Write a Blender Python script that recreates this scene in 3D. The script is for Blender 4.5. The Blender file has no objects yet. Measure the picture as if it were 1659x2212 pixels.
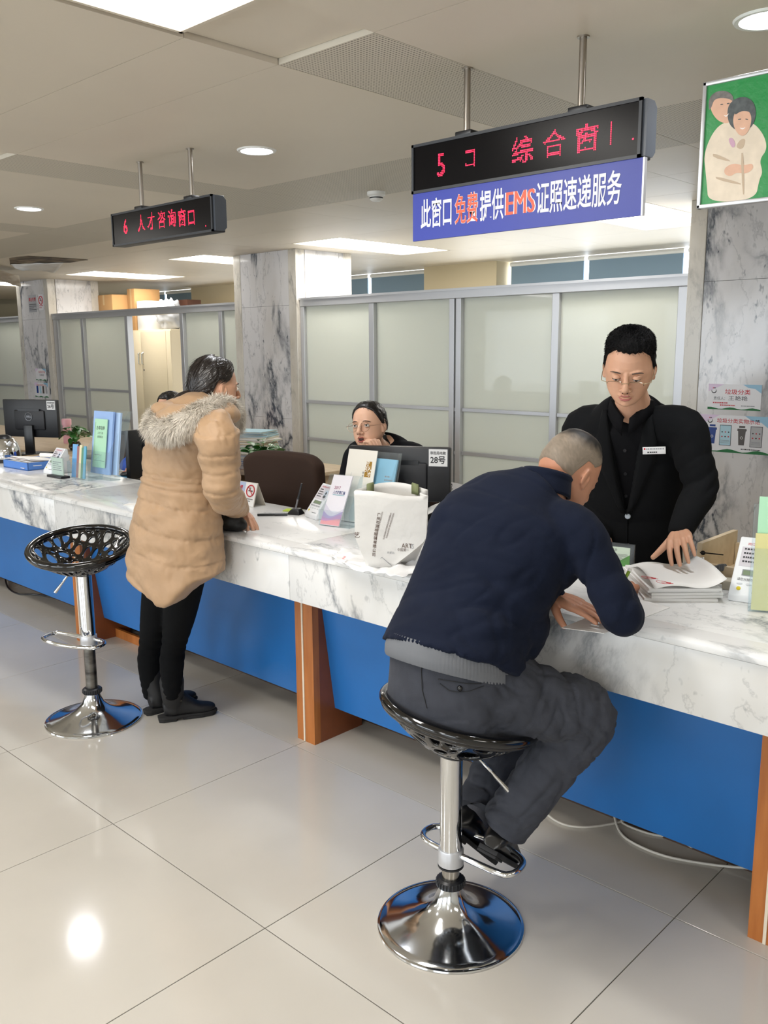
import bpy, bmesh, math, random
import numpy as np
from mathutils import Vector, Matrix, Euler, geometry
from mathutils.bvhtree import BVHTree
random.seed(7); np.random.seed(7)
C = bpy.context.scene.collection
sc = bpy.context.scene
# ---------------------------------------------------------------- camera
FP, YAW, PITCH, ROLL, CH = 1918.39, .758392, .183607, -.0067655, 1.70
_f = Vector((-math.sin(YAW)*math.cos(PITCH), math.cos(YAW)*math.cos(PITCH), -math.sin(PITCH)))
_r0 = Vector((math.cos(YAW), math.sin(YAW), 0)); _u0 = _r0.cross(_f)
_r = _r0*math.cos(ROLL)+_u0*math.sin(ROLL); _u = -_r0*math.sin(ROLL)+_u0*math.cos(ROLL)
cam = bpy.data.cameras.new('camera'); cam.sensor_fit = 'VERTICAL'; cam.sensor_height = 24
cam.lens = FP/2212*24; cam.clip_start = .05; cam.clip_end = 100
camo = bpy.data.objects.new('camera', cam); C.objects.link(camo)
camo.matrix_world = Matrix(((_r.x, _u.x, -_f.x, 0), (_r.y, _u.y, -_f.y, 0), (_r.z, _u.z, -_f.z, CH), (0, 0, 0, 1)))
sc.camera = camo
def ray(x, y): return _f+_r*((x-829.5)/FP)+_u*((1106-y)/FP)
def aY(x, y, Y): d = ray(x, y); return Vector((0, 0, CH))+d*(Y/d.y)      # photo measurement -> point on plane Y
def aX(x, y, X): d = ray(x, y); return Vector((0, 0, CH))+d*(X/d.x)
def aZ(x, y, Z): d = ray(x, y); return Vector((0, 0, CH))+d*((Z-CH)/d.z)
# ---------------------------------------------------------------- world, exposure
w = bpy.data.worlds.new('world'); sc.world = w; w.use_nodes = True
w.node_tree.nodes['Background'].inputs[0].default_value = (.80, .90, 1, 1)
w.node_tree.nodes['Background'].inputs[1].default_value = 2.2
sc.view_settings.view_transform = 'Standard'; sc.view_settings.look = 'None'
sc.cycles.transparent_max_bounces = 32
sc.view_settings.exposure = 0.34; sc.view_settings.gamma = 1; sc.view_settings.use_curve_mapping = False
def area(name, loc, rot, sx, sy, power, col):
    l = bpy.data.lights.new(name, 'AREA'); l.shape = 'RECTANGLE'; l.size = sx; l.size_y = sy; l.energy = power; l.color = col
    o = bpy.data.objects.new(name, l); o.location = loc; o.rotation_euler = rot; C.objects.link(o); return o
# daylight through the hall windows behind the camera (wall_front) and behind the partition (wall_back)
for i, x in enumerate((-10.5, -6.3, -2.1, 2.1)):
    area('window_daylight', (x, -4.95, 1.6), (math.pi/2, 0, 0), 3.0, 1.7, 62, (.86, .93, 1))
area('window_daylight', (-3.8, 7.55, 1.6), (-math.pi/2, 0, 0), 4.5, 1.5, 45, (.9, .95, 1))
area('window_daylight', (-9, 7.55, 1.6), (-math.pi/2, 0, 0), 4, 1.5, 14, (.9, .95, 1))
# ---------------------------------------------------------------- colours and materials
def srgb(h):
    if isinstance(h, str): h = [int(h[i:i+2], 16)/255 for i in (0, 2, 4)]
    return tuple(c/12.92 if c <= .04045 else ((c+.055)/1.055)**2.4 for c in h)+(1,)
_m = {}
def mat(name, col='808080', rough=.6, metal=0, bump=0, bscale=60, var=0, vscale=8, col2=None, spec=.5, coat=0, emit=0, alpha=1, trans=0, stretch=None, sheen=0, bdist=.004, sub=0, ior=None):
    if name in _m: return _m[name]
    m = bpy.data.materials.new(name); m.use_nodes = True; nt = m.node_tree; b = nt.nodes['Principled BSDF']
    c = srgb(col); b.inputs['Base Color'].default_value = c
    b.inputs['Roughness'].default_value = rough; b.inputs['Metallic'].default_value = metal
    b.inputs['Specular IOR Level'].default_value = spec
    if coat: b.inputs['Coat Weight'].default_value = coat; b.inputs['Coat Roughness'].default_value = .06
    if sheen: b.inputs['Sheen Weight'].default_value = sheen; b.inputs['Sheen Roughness'].default_value = .5
    if trans: b.inputs['Transmission Weight'].default_value = trans
    if ior: b.inputs['IOR'].default_value = ior
    if sub: b.inputs['Subsurface Weight'].default_value = sub; b.inputs['Subsurface Radius'].default_value = (.01, .004, .002); b.inputs['Subsurface Scale'].default_value = 1
    if alpha < 1: b.inputs['Alpha'].default_value = alpha
    if emit: b.inputs['Emission Color'].default_value = c; b.inputs['Emission Strength'].default_value = emit
    tc = nt.nodes.new('ShaderNodeTexCoord'); mp = nt.nodes.new('ShaderNodeMapping'); nt.links.new(tc.outputs['Object'], mp.inputs[0])
    if stretch: mp.inputs['Scale'].default_value = stretch
    if var or col2:
        n = nt.nodes.new('ShaderNodeTexNoise'); n.inputs['Scale'].default_value = vscale; n.inputs['Detail'].default_value = 5
        nt.links.new(mp.outputs[0], n.inputs[0]); r = nt.nodes.new('ShaderNodeValToRGB'); nt.links.new(n.outputs[0], r.inputs[0])
        if col2: c1, c2 = c, srgb(col2)
        else: c1 = tuple(min(1, x*(1+var)) for x in c[:3])+(1,); c2 = tuple(x*(1-var) for x in c[:3])+(1,)
        r.color_ramp.elements[0].position = .35; r.color_ramp.elements[1].position = .65
        r.color_ramp.elements[0].color = c1; r.color_ramp.elements[1].color = c2
        nt.links.new(r.outputs[0], b.inputs['Base Color'])
    if bump:
        n = nt.nodes.new('ShaderNodeTexNoise'); n.inputs['Scale'].default_value = bscale; n.inputs['Detail'].default_value = 3
        nt.links.new(mp.outputs[0], n.inputs[0]); bp = nt.nodes.new('ShaderNodeBump'); bp.inputs['Strength'].default_value = bump
        bp.inputs['Distance'].default_value = bdist; nt.links.new(n.outputs[0], bp.inputs['Height']); nt.links.new(bp.outputs[0], b.inputs['Normal'])
    _m[name] = m; return m
def math_node(nt, op, a, b=None, c=None):
    n = nt.nodes.new('ShaderNodeMath'); n.operation = op
    for i, v in enumerate((a, b, c)):
        if v is None: continue
        if isinstance(v, (int, float)): n.inputs[i].default_value = v
        else: nt.links.new(v, n.inputs[i])
    return n.outputs[0]
def marble(name, base='d9dade', vein='83888f', sc_=(1, 1, 1), width=.035, rough=.16, scale=1.1, dark=.8, warm='cfc9bd', specks=0, seed=0, rot=(0, 0, 0)):
    m = bpy.data.materials.new(name); m.use_nodes = True; nt = m.node_tree; b = nt.nodes['Principled BSDF']; L = nt.links.new
    tc = nt.nodes.new('ShaderNodeTexCoord'); mp = nt.nodes.new('ShaderNodeMapping'); L(tc.outputs['Object'], mp.inputs[0]); mp.inputs['Scale'].default_value = sc_
    mp.inputs['Rotation'].default_value = rot; mp.inputs['Location'].default_value = (seed, seed*.7, seed*.3)
    def noise(s, d, dist=0):
        n = nt.nodes.new('ShaderNodeTexNoise'); n.inputs['Scale'].default_value = s; n.inputs['Detail'].default_value = d; n.inputs['Distortion'].default_value = dist
        n.inputs['Roughness'].default_value = .62; L(mp.outputs[0], n.inputs[0]); return n.outputs[0]
    def veins(s, d, dist, wd):
        a = math_node(nt, 'ABSOLUTE', math_node(nt, 'SUBTRACT', noise(s, d, dist), .5))
        mr = nt.nodes.new('ShaderNodeMapRange'); mr.inputs['From Min'].default_value = 0; mr.inputs['From Max'].default_value = wd
        mr.inputs['To Min'].default_value = 1; mr.inputs['To Max'].default_value = 0; L(a, mr.inputs[0]); return math_node(nt, 'POWER', mr.outputs[0], 1.6)
    v1 = veins(scale, 9, .35, width); mask = nt.nodes.new('ShaderNodeMapRange'); mask.inputs['From Min'].default_value = .42; mask.inputs['From Max'].default_value = .62
    L(noise(scale*1.7, 3), mask.inputs[0]); v1 = math_node(nt, 'MULTIPLY', v1, mask.outputs[0])
    v2 = math_node(nt, 'MULTIPLY', veins(scale*2.6, 7, .2, width*.45), .26)
    cl = nt.nodes.new('ShaderNodeMapRange'); cl.inputs['From Min'].default_value = .45; cl.inputs['From Max'].default_value = .8; L(noise(scale*.9, 4, .5), cl.inputs[0])
    f = math_node(nt, 'ADD', math_node(nt, 'MAXIMUM', v1, v2), math_node(nt, 'MULTIPLY', cl.outputs[0], .15))
    if specks:
        s = nt.nodes.new('ShaderNodeMapRange'); s.inputs['From Min'].default_value = .66; s.inputs['From Max'].default_value = .74; L(noise(30, 2), s.inputs[0])
        f = math_node(nt, 'ADD', f, math_node(nt, 'MULTIPLY', s.outputs[0], specks))
    f = math_node(nt, 'MINIMUM', math_node(nt, 'MULTIPLY', f, dark), 1)
    mx = nt.nodes.new('ShaderNodeMix'); mx.data_type = 'RGBA'; L(f, mx.inputs[0]); mx.inputs[6].default_value = srgb(base); mx.inputs[7].default_value = srgb(vein)
    mx2 = nt.nodes.new('ShaderNodeMix'); mx2.data_type = 'RGBA'; wm = nt.nodes.new('ShaderNodeMapRange'); wm.inputs['From Min'].default_value = .5; wm.inputs['From Max'].default_value = .75; wm.inputs['To Max'].default_value = .5
    L(noise(2.2, 3), wm.inputs[0]); L(wm.outputs[0], mx2.inputs[0]); L(mx.outputs[2], mx2.inputs[6]); mx2.inputs[7].default_value = srgb(warm); mx2.blend_type = 'MULTIPLY'
    L(mx2.outputs[2], b.inputs['Base Color']); b.inputs['Roughness'].default_value = rough; return m
def wood(name, a, b_, scale=3, stretch=(1, 12, 12), rough=.45):
    return mat(name, a, rough, col2=b_, vscale=scale, stretch=stretch)
# ---------------------------------------------------------------- object helpers
BASE = {}
def link(o, parent=None):
    C.objects.link(o)
    if parent is not None:
        o.parent = parent
        if parent.name in BASE: o.matrix_parent_inverse = BASE[parent.name].inverted()
    return o
def tag(o, label=None, cat=None, group=None, kind=None):
    if label: o['label'] = label
    if cat: o['category'] = cat
    if group: o['group'] = group
    if kind: o['kind'] = kind
    return o
def thing(name, label, cat, loc=(0, 0, 0), group=None, kind=None):
    o = bpy.data.objects.new(name, None); o.empty_display_size = .1; o.location = loc; C.objects.link(o)
    BASE[o.name] = Matrix.Translation(Vector(loc)); return tag(o, label, cat, group, kind)
def dup(o, parent=None):
    c = o.copy(); C.objects.link(c)
    if parent is not None: c.parent = parent
    for ch in list(o.children): dup(ch, c)
    return c
def fr(o, u, v):
    """frame: origin o, local x along u, local y along v, local z = u x v"""
    u = Vector(u).normalized(); v = Vector(v); v = (v-u*v.dot(u)).normalized(); n = u.cross(v); o = Vector(o)
    return Matrix(((u.x, v.x, n.x, o.x), (u.y, v.y, n.y, o.y), (u.z, v.z, n.z, o.z), (0, 0, 0, 1)))
def rz(loc, deg): return Matrix.Translation(Vector(loc)) @ Matrix.Rotation(math.radians(deg), 4, 'Z')
class MB:
    def __init__(s, M=None): s.v = []; s.f = []; s.mi = []; s.M = M
    def add(s, vs, fs, mi=0):
        k = len(s.v); s.v += [tuple(s.M @ Vector(p)) if s.M is not None else tuple(p) for p in vs]
        s.f += [tuple(i+k for i in f) for f in fs]; s.mi += [mi]*len(fs); return s
    def box(s, x0, x1, y0, y1, z0, z1, mi=0):
        return s.add([(x, y, z) for x in (x0, x1) for y in (y0, y1) for z in (z0, z1)],
                     [(0, 1, 3, 2), (4, 6, 7, 5), (0, 4, 5, 1), (2, 3, 7, 6), (0, 2, 6, 4), (1, 5, 7, 3)], mi)
    def quad(s, a, b, c, d, mi=0): return s.add([a, b, c, d], [(0, 1, 2, 3)], mi)
    def prism(s, poly, z0, z1, mi=0):
        n = len(poly); return s.add([(x, y, z0) for x, y in poly]+[(x, y, z1) for x, y in poly],
            [tuple(range(n))[::-1], tuple(range(n, 2*n))]+[(i, (i+1) % n, n+(i+1) % n, n+i) for i in range(n)], mi)
    def tube(s, pts, r, n=12, mi=0, closed=False, caps=True):
        pts = [Vector(p) for p in pts]; m = len(pts); rs = r if isinstance(r, (list, tuple)) else [r]*m; vs = []; prev = None
        for i, p in enumerate(pts):
            if closed: t = pts[(i+1) % m]-pts[i-1]
            else: t = pts[min(i+1, m-1)]-pts[max(i-1, 0)]
            t = t.normalized() if t.length > 1e-9 else Vector((0, 0, 1))
            if prev is None: a = t.orthogonal().normalized()
            else: a = (prev-t*prev.dot(t)); a = a.normalized() if a.length > 1e-6 else t.orthogonal().normalized()
            prev = a; b = t.cross(a)
            for k in range(n):
                an = 2*math.pi*k/n; vs.append(p+(a*math.cos(an)+b*math.sin(an))*rs[i])
        fs = []; mm = m if closed else m-1
        for i in range(mm):
            j = (i+1) % m
            for k in range(n): fs.append((i*n+k, i*n+(k+1) % n, j*n+(k+1) % n, j*n+k))
        if caps and not closed: fs += [tuple(range(n))[::-1], tuple((m-1)*n+k for k in range(n))]
        return s.add(vs, fs, mi)
    def lathe(s, prof, n=32, c=(0, 0, 0), mi=0, sx=1, sy=1):
        vs = []; fs = []; m = len(prof)
        for r, z in prof:
            for k in range(n):
                a = 2*math.pi*k/n; vs.append((c[0]+r*math.cos(a)*sx, c[1]+r*math.sin(a)*sy, c[2]+z))
        for i in range(m-1):
            for k in range(n): fs.append((i*n+k, i*n+(k+1) % n, (i+1)*n+(k+1) % n, (i+1)*n+k))
        if prof[0][0] > 1e-6: fs.append(tuple(range(n))[::-1])
        if prof[-1][0] > 1e-6: fs.append(tuple((m-1)*n+k for k in range(n)))
        return s.add(vs, fs, mi)
    def grid(s, P, mi=0):
        r = len(P); c = len(P[0]); return s.add([p for row in P for p in row], [(i*c+j, i*c+j+1, (i+1)*c+j+1, (i+1)*c+j) for i in range(r-1) for j in range(c-1)], mi)
    def sphere(s, c, r, n=12, mi=0):
        rx, ry, rz_ = r if isinstance(r, (tuple, list)) else (r, r, r); m = n//2+1; vs = []; fs = []
        for i in range(m):
            t = math.pi*i/(m-1)
            for k in range(n): a = 2*math.pi*k/n; vs.append((c[0]+rx*math.sin(t)*math.cos(a), c[1]+ry*math.sin(t)*math.sin(a), c[2]+rz_*math.cos(t)))
        for i in range(m-1):
            for k in range(n): fs.append((i*n+k, (i+1)*n+k, (i+1)*n+(k+1) % n, i*n+(k+1) % n))
        return s.add(vs, fs, mi)
    def build(s, name, mats, parent=None, bevel=0, smooth=True, angle=35, label=None, kind=None, solid=0, sub=0, recalc=True, weld=False, seg=2):
        me = bpy.data.meshes.new(name); me.from_pydata(s.v, [], s.f); me.polygons.foreach_set('material_index', s.mi)
        for m in (mats if isinstance(mats, (list, tuple)) else [mats]): me.materials.append(m)
        bm = bmesh.new(); bm.from_mesh(me)
        if weld or s.f and any(abs(p[0]) < 0 for p in s.v): pass
        if weld: bmesh.ops.remove_doubles(bm, verts=bm.verts, dist=1e-5)
        if bevel: bmesh.ops.bevel(bm, geom=bm.edges[:], offset=bevel, segments=seg, profile=.5, affect='EDGES', clamp_overlap=True)
        if recalc: bmesh.ops.recalc_face_normals(bm, faces=bm.faces)
        bm.to_mesh(me); bm.free()
        if smooth:
            me.polygons.foreach_set('use_smooth', [True]*len(me.polygons)); me.set_sharp_from_angle(angle=math.radians(angle))
        o = bpy.data.objects.new(name, me); link(o, parent)
        if solid: md = o.modifiers.new('solid', 'SOLIDIFY'); md.thickness = solid; md.offset = 0
        if sub: md = o.modifiers.new('sub', 'SUBSURF'); md.levels = sub; md.render_levels = sub
        if label: o['label'] = label
        if kind: o['kind'] = kind
        return o
def textmesh(s, size=1, bold=0, align='CENTER', wide=1.0, extrude=0):
    cu = bpy.data.curves.new('t', 'FONT'); cu.body = s; cu.size = size; cu.align_x = align; cu.align_y = 'CENTER'; cu.offset = bold*size; cu.extrude = extrude; cu.resolution_u = 3
    o = bpy.data.objects.new('t', cu); C.objects.link(o); dg = bpy.context.evaluated_depsgraph_get(); dg.update()
    me = bpy.data.meshes.new_from_object(o.evaluated_get(dg)); bpy.data.objects.remove(o); bpy.data.curves.remove(cu)
    if wide != 1: me.transform(Matrix.Diagonal((wide, 1, 1, 1)))
    return me
def text(s, M, size, m, parent, wide=1.0, bold=0, align='CENTER', name='lettering', lift=.0006, fit=None, extrude=0):
    me = textmesh(s, size, bold, align, wide, extrude)
    if fit:
        xs = [v.co.x for v in me.vertices]
        if xs: k = fit/max(1e-6, max(xs)-min(xs)); me.transform(Matrix.Diagonal((k, 1, 1, 1)))
    me.transform(M @ Matrix.Translation((0, 0, lift))); me.materials.clear(); me.materials.append(m)
    o = bpy.data.objects.new(name, me); return link(o, parent)
def lines_of_print(M, x0, x1, y0, y1, n, m, parent, name='print_lines', frac=.4, lift=.0006):
    """rows of small unreadable print, as thin broken strokes"""
    b = MB(M); rnd = random.Random(n*7+int(abs(x0)*1e4)); dy = (y1-y0)/n
    for i in range(n):
        y = y1-(i+.5)*dy; x = x0; end = x1-(x1-x0)*rnd.choice((0, 0, .1, .35))
        while x < end-.0005:
            wd = min(end-x, dy*frac*rnd.uniform(.8, 1.5)); b.box(x, x+wd*.82, y-dy*frac/2, y+dy*frac/2, lift-.0003, lift); x += wd*1.15
    return b.build(name, m, parent, smooth=False)
# common materials
white_paint = mat('white_paint', 'e6e6e2', .45)
paper = mat('paper', 'eceae6', .7, bump=.05, bscale=120)
ink = mat('ink', '26262a', .6); redink = mat('red_ink', 'c02a35', .6); greyink = mat('grey_ink', '8a8c90', .7); greenink = mat('green_ink', '1f6b3a', .6)
chrome = mat('chrome', 'dcdee0', .07, 1, bump=.02, bscale=14); alu = mat('aluminium', 'c2c3c6', .38, .55); steel = mat('brushed_steel', 'a69f96', .3, 1, stretch=(1, 1, .1), bump=.05)
blackp = mat('black_plastic', '15161a', .38); blackg = mat('black_gloss', '050506', .1, coat=.4, spec=.5)
clear = mat('clear_acrylic', 'f4f8fa', .03, trans=1, ior=1.2)
def glassy(name, col, t=.75):
    m = bpy.data.materials.new(name); m.use_nodes = True; nt = m.node_tree; L = nt.links.new; nt.nodes.remove(nt.nodes['Principled BSDF'])
    a = nt.nodes.new('ShaderNodeBsdfTransparent'); a.inputs[0].default_value = srgb(col); g = nt.nodes.new('ShaderNodeBsdfGlossy'); g.inputs['Roughness'].default_value = .04
    fz = nt.nodes.new('ShaderNodeFresnel'); fz.inputs[0].default_value = 1.5; mx = nt.nodes.new('ShaderNodeMixShader'); d = nt.nodes.new('ShaderNodeBsdfDiffuse'); d.inputs[0].default_value = srgb('e8eef0')
    mx2 = nt.nodes.new('ShaderNodeMixShader'); mx2.inputs[0].default_value = 1-t; L(a.outputs[0], mx2.inputs[1]); L(d.outputs[0], mx2.inputs[2])
    ge = nt.nodes.new('ShaderNodeNewGeometry'); L(math_node(nt, 'MULTIPLY', fz.outputs[0], math_node(nt, 'SUBTRACT', 1.0, ge.outputs['Backfacing'])), mx.inputs[0]); L(mx2.outputs[0], mx.inputs[1]); L(g.outputs[0], mx.inputs[2]); L(mx.outputs[0], nt.nodes['Material Output'].inputs[0]); return m
acrylic = glassy('acrylic_sheet', 'f8fbfc', .955); lens = glassy('spectacle_lens', 'fbfbfb', 1.0); lens.node_tree.nodes['Fresnel'].inputs[0].default_value = 1.12
# ================================================================ the setting
CZ = 2.567; k_ = .8257   # k_: ceiling-level distances were read for a 1.05 m camera-to-ceiling gap; the real gap is .867
m_ceil = mat('ceiling_panel_paint', 'd1c8b8', .5, var=.02, vscale=1.5); m_grout = mat('grout', '4c4840', .9)
m_tile = mat('polished_floor_tile', 'beb9b0', .10, var=.035, vscale=2.2, bump=.03, bscale=3, bdist=.002)
m_wallbeige = mat('beige_wall_paint', 'cdbf9f', .8)
m_wall = mat('white_wall_paint', 'd9d6cd', .8)
# floor: base slab and tiles on the photograph's joints
flo = MB().box(-22, 5, -5.2, 8.2, -.08, -.003).build('floor', m_grout, None, smooth=False); tag(flo, kind='structure')
TU, TV = .8695, .874
TX = [-1.8975+TU*k for k in range(-24, 8)]; TY = [1.475+TV*k for k in range(-8, 8)]
far = MB(); g = .0016; protos = None
for j, y0 in enumerate(TY):
    for i, x0 in enumerate(TX):
        if x0 > 4 or y0 > 7.4: continue
        near = -.3 < y0 < 2.7 and -14.5 < x0 < .6
        if near:
            if protos is None:
                mb = MB().box(g, TU-g, g, TV-g, -.01, 0); t = mb.build('tile', m_tile, flo, smooth=False, bevel=.0006, seg=1); protos = t; t.location = (x0, y0, 0)
            else:
                t = protos.copy(); C.objects.link(t); t.location = (x0, y0, 0)
        else: far.box(x0+g, x0+TU-g, y0+g, y0+TV-g, -.01, 0)
far.build('tile_field', m_tile, flo, smooth=False, kind='stuff')
# walls
def wall(name, *b, m=m_wall): return tag(MB().box(*b).build(name, m, smooth=False), kind='structure')
wall('wall_left', -22.2, -22, -5.2, 8.2, 0, 3.2); wall('wall_right', 5, 5.2, -5.2, 8.2, 0, 3.2)
# front wall (behind the camera) with four window openings
b = MB().box(-22, 5, -5.4, -5.2, 0, .85).box(-22, 5, -5.4, -5.2, 2.35, 3.2)
edges = [-22]+[v for x in (-10.5, -6.3, -2.1, 2.1) for v in (x-1.55, x+1.55)]+[5]
for i in range(0, len(edges), 2): b.box(edges[i], edges[i+1], -5.4, -5.2, .85, 2.35)
tag(b.build('wall_front', m_wall, smooth=False), kind='structure')
for i, x in enumerate((-10.5, -6.3, -2.1, 2.1)):
    e = thing('window_%d' % (i+1), None, None, (x, -5.3, .85), kind='structure')
    f = MB()
    for xx in (x-1.53, x-.02, x+1.49): f.box(xx, xx+.05, -5.34, -5.26, .85, 2.35)
    for zz in (.85, 1.75, 2.3): f.box(x-1.53, x+1.53, -5.34, -5.26, zz, zz+.05)
    f.build('window_frame', alu, e, smooth=False)
# back wall with bays: windows with blue roller blinds and beige piers
WY = 7.86
tag(MB().box(-22, 5, WY+.25, WY+.45, 0, 3.2).build('wall_back', m_wallbeige, smooth=False), kind='structure')
pier = MB().box(-6.65, -5.66, WY-.17, WY+.3, 0, CZ).box(-11.2, -8.75, WY-.1, WY+.3, 0, CZ).box(-22, -12.9, WY-.1, WY+.3, 0, CZ).box(-2.5, 5, WY-.1, WY+.3, 0, CZ)
tag(pier.build('wall_pier', m_wallbeige, smooth=False), kind='structure')
m_blind = mat('blue_roller_blind', '7e95a6', .8, bump=.05, bscale=200); m_winlight = mat('daylit_window_gap', 'f4f8ff', .5, emit=3.2)
def backwindow(n, x0, x1, splits):
    e = thing('window_%d' % n, None, None, (x0, WY, 1), kind='structure')
    MB().box(x0, x1, WY+.1, WY+.12, .9, CZ).build('window_pane', m_winlight, e, smooth=False)
    xs = [x0]+splits+[x1]
    for a, b_ in zip(xs[:-1], xs[1:]):
        MB().box(a+.03, b_-.03, WY+.02, WY+.035, 1.0, CZ-.01).build('roller_blind', m_blind, e, smooth=False)
        MB().tube([(a+.02, WY+.03, CZ-.03), (b_-.02, WY+.03, CZ-.03)], .025, 8).build('blind_roller', white_paint, e)
backwindow(5, -5.64, -2.52, [-4.72, -3.70]); backwindow(6, -8.7, -6.7, [-7.68]); backwindow(7, -12.85, -11.3, [-12.05])
# ceiling: slab plus metal panels laid on the seams seen in the photograph
ceil = tag(MB().box(-22, 5, -5.4, 8.3, CZ+.14, CZ+.2).build('ceiling', white_paint, smooth=False), kind='structure')
def perforated():
    m = mat('perforated_ceiling_metal', 'b9b2a3', .55).copy(); nt = m.node_tree; b = nt.nodes['Principled BSDF']; L = nt.links.new
    tc = nt.nodes.new('ShaderNodeTexCoord'); mp = nt.nodes.new('ShaderNodeMapping'); mp.inputs['Scale'].default_value = (80, 80, 0); L(tc.outputs['Object'], mp.inputs[0])
    v = nt.nodes.new('ShaderNodeTexVoronoi'); v.inputs['Randomness'].default_value = 0; v.inputs['Scale'].default_value = 1; L(mp.outputs[0], v.inputs[0])
    r = nt.nodes.new('ShaderNodeMapRange'); r.inputs['From Min'].default_value = .18; r.inputs['From Max'].default_value = .30; L(v.outputs['Distance'], r.inputs[0])
    mx = nt.nodes.new('ShaderNodeMix'); mx.data_type = 'RGBA'; L(r.outputs[0], mx.inputs[0]); mx.inputs[6].default_value = srgb('6d675c'); mx.inputs[7].default_value = srgb('c8c1b2')
    L(mx.outputs[2], b.inputs['Base Color']); return m
m_perf = perforated()
XS = []; x = (-2.76-2.72*8)*k_
while x < 5: XS += [x, x+.5*k_]; x += 2.72*k_
YS = [y*k_ for y in (-6.3, -3.6, -2.0, -1.25, .3, 1.93, 2.35, 3.95, 4.75, 5.5, 6.2, 7.95, 8.7, 9.75)]
LIGHTS = [(-2.73, -2.27, .31, 1.90), (-7.19, -6.47, 6.23, 7.92), (-4.14, -3.34, 6.24, 7.92), (-9.45, -8.70, 6.22, 7.6), (-12.35, -11.5, 6.4, 7.9), (-15.1, -14.3, 6.3, 7.5), (-16.2, -15.7, 7.6, 8.6)]
HALL = [(-5.45, -5.0, -3.4, -2.1), (-.05, .4, -3.4, -2.1), (-8.2, -7.7, .35, 1.1), (2.7, 3.2, .3, 1.9), (-10.9, -10.45, -3.4, -2.1)]
LIGHTS = [tuple(v*k_ for v in l) for l in LIGHTS]; HALL = [tuple(v*k_ for v in l) for l in HALL]
rows = list(zip(YS[:-1], YS[1:]))
def overlaps(a, b_): return a[0] < b_[1]-.01 and a[1] > b_[0]+.01 and a[2] < b_[3]-.01 and a[3] > b_[2]+.01
for xi in range(len(XS)-1):
    strip = xi % 2 == 0; x0, x1 = XS[xi], XS[xi+1]
    for (y0, y1) in rows:
        if x0 < -16.5 or x1 > 4.9: continue
        cell = (x0, x1, y0, y1); holes = [l for l in LIGHTS+HALL if overlaps(cell, l)]
        q = round(y0/k_, 2); perf = (strip and q in (2.35, -3.6)) or q == 3.95
        lift = .018 if strip and q < 3.9 and q != 2.35 else 0
        pieces = [cell]
        for h in holes:
            nx = []
            for c in pieces:
                if not overlaps(c, h): nx.append(c); continue
                a0, a1, b0, b1 = c
                if h[0] > a0: nx.append((a0, h[0], b0, b1))
                if h[1] < a1: nx.append((h[1], a1, b0, b1))
                m0, m1 = max(a0, h[0]), min(a1, h[1])
                if h[2] > b0: nx.append((m0, m1, b0, h[2]))
                if h[3] < b1: nx.append((m0, m1, h[3], b1))
            pieces = nx
        for (a0, a1, b0, b1) in pieces:
            if a1-a0 < .004 or b1-b0 < .004: continue
            mb = MB().box(a0+.0012, a1-.0012, b0+.0012, b1-.0012, CZ+lift, CZ+lift+.05)
            mb.build('ceiling_panel', m_perf if perf else m_ceil, ceil, smooth=False)
m_lamp = mat('light_diffuser', 'fffaf2', .5, emit=5.5); m_spot = mat('downlight_lens', 'f6f8ff', .5, emit=14)
def panel_light(i, r, label):
    x0, x1, y0, y1 = r; up = .075 if i == 0 else .02
    t = thing('light_panel', label, 'ceiling light', ((x0+x1)/2, (y0+y1)/2, CZ+up), 'recessed fluorescent light panels')
    MB().box(x0+.01, x1-.01, y0+.01, y1-.01, CZ+up, CZ+up+.01).build('diffuser', m_lamp, t, smooth=False)
    b = MB(); e = .012
    for q in ((x0, x0+e, y0, y1), (x1-e, x1, y0, y1), (x0, x1, y0, y0+e), (x0, x1, y1-e, y1)): b.box(*q, CZ-.001, CZ+up+.02)
    b.build('trim_frame', m_ceil, t, smooth=False)
LN = ['large bright light panel cut by the top edge, nearest ceiling light', 'light panel right of the middle marble column, above the frosted partition', 'light panel behind the blue banner, beside the right column',
      'light panel touching the left side of the middle marble column', 'long light panel in front of the far left marble column', 'light panel cut by the left edge, nearer of the two beyond the left column', 'small light panel at the left edge, farthest of all']
for i, r in enumerate(LIGHTS): panel_light(i, r, LN[i])
for i, r in enumerate(HALL): panel_light(i+9, r, 'light panel over the public hall, outside the view, position %s of the row' % ('first', 'second', 'third', 'fourth', 'fifth')[i])
for i, r in enumerate(LIGHTS[:6]+HALL):
    area('panel_glow', ((r[0]+r[1])/2, (r[2]+r[3])/2, CZ-.02), (0, 0, 0), r[1]-r[0], r[3]-r[2], 12 if i in (3, 4, 5) else 26, (1, .97, .925))
def downlight(x, y, label, r=.08):
    x *= k_; y *= k_
    t = thing('downlight', label, 'downlight', (x, y, CZ), 'round recessed downlights')
    MB().lathe([(r*.86, -.001), (r*.9, -.006), (r*1.05, -.006), (r*1.1, 0), (r*1.1, .004), (r*.86, .004)], 36, (x, y, CZ)).build('trim_ring', white_paint, t)
    MB().lathe([(r*.87, -.0025), (r*.6, -.004), (0, -.0045)], 32, (x, y, CZ)).build('lens', m_spot, t)
    l = bpy.data.lights.new('downlight_beam', 'SPOT'); l.energy = 30; l.spot_size = 2.5; l.spot_blend = .8; l.shadow_soft_size = .09; l.color = (.95, .97, 1)
    o = bpy.data.objects.new('downlight_beam', l); o.location = (x, y, CZ-.03); C.objects.link(o)
downlight(-3.98, 3.22, 'bright round downlight in the ceiling between the two hanging red displays')
downlight(-6.78, 3.27, 'round downlight at the left edge, left of the smaller display')
downlight(-1.25, 3.16, 'round downlight in the top right corner, above the green poster')
downlight(1.5, 3.16, 'round downlight right of the green poster, out of view')
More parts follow.
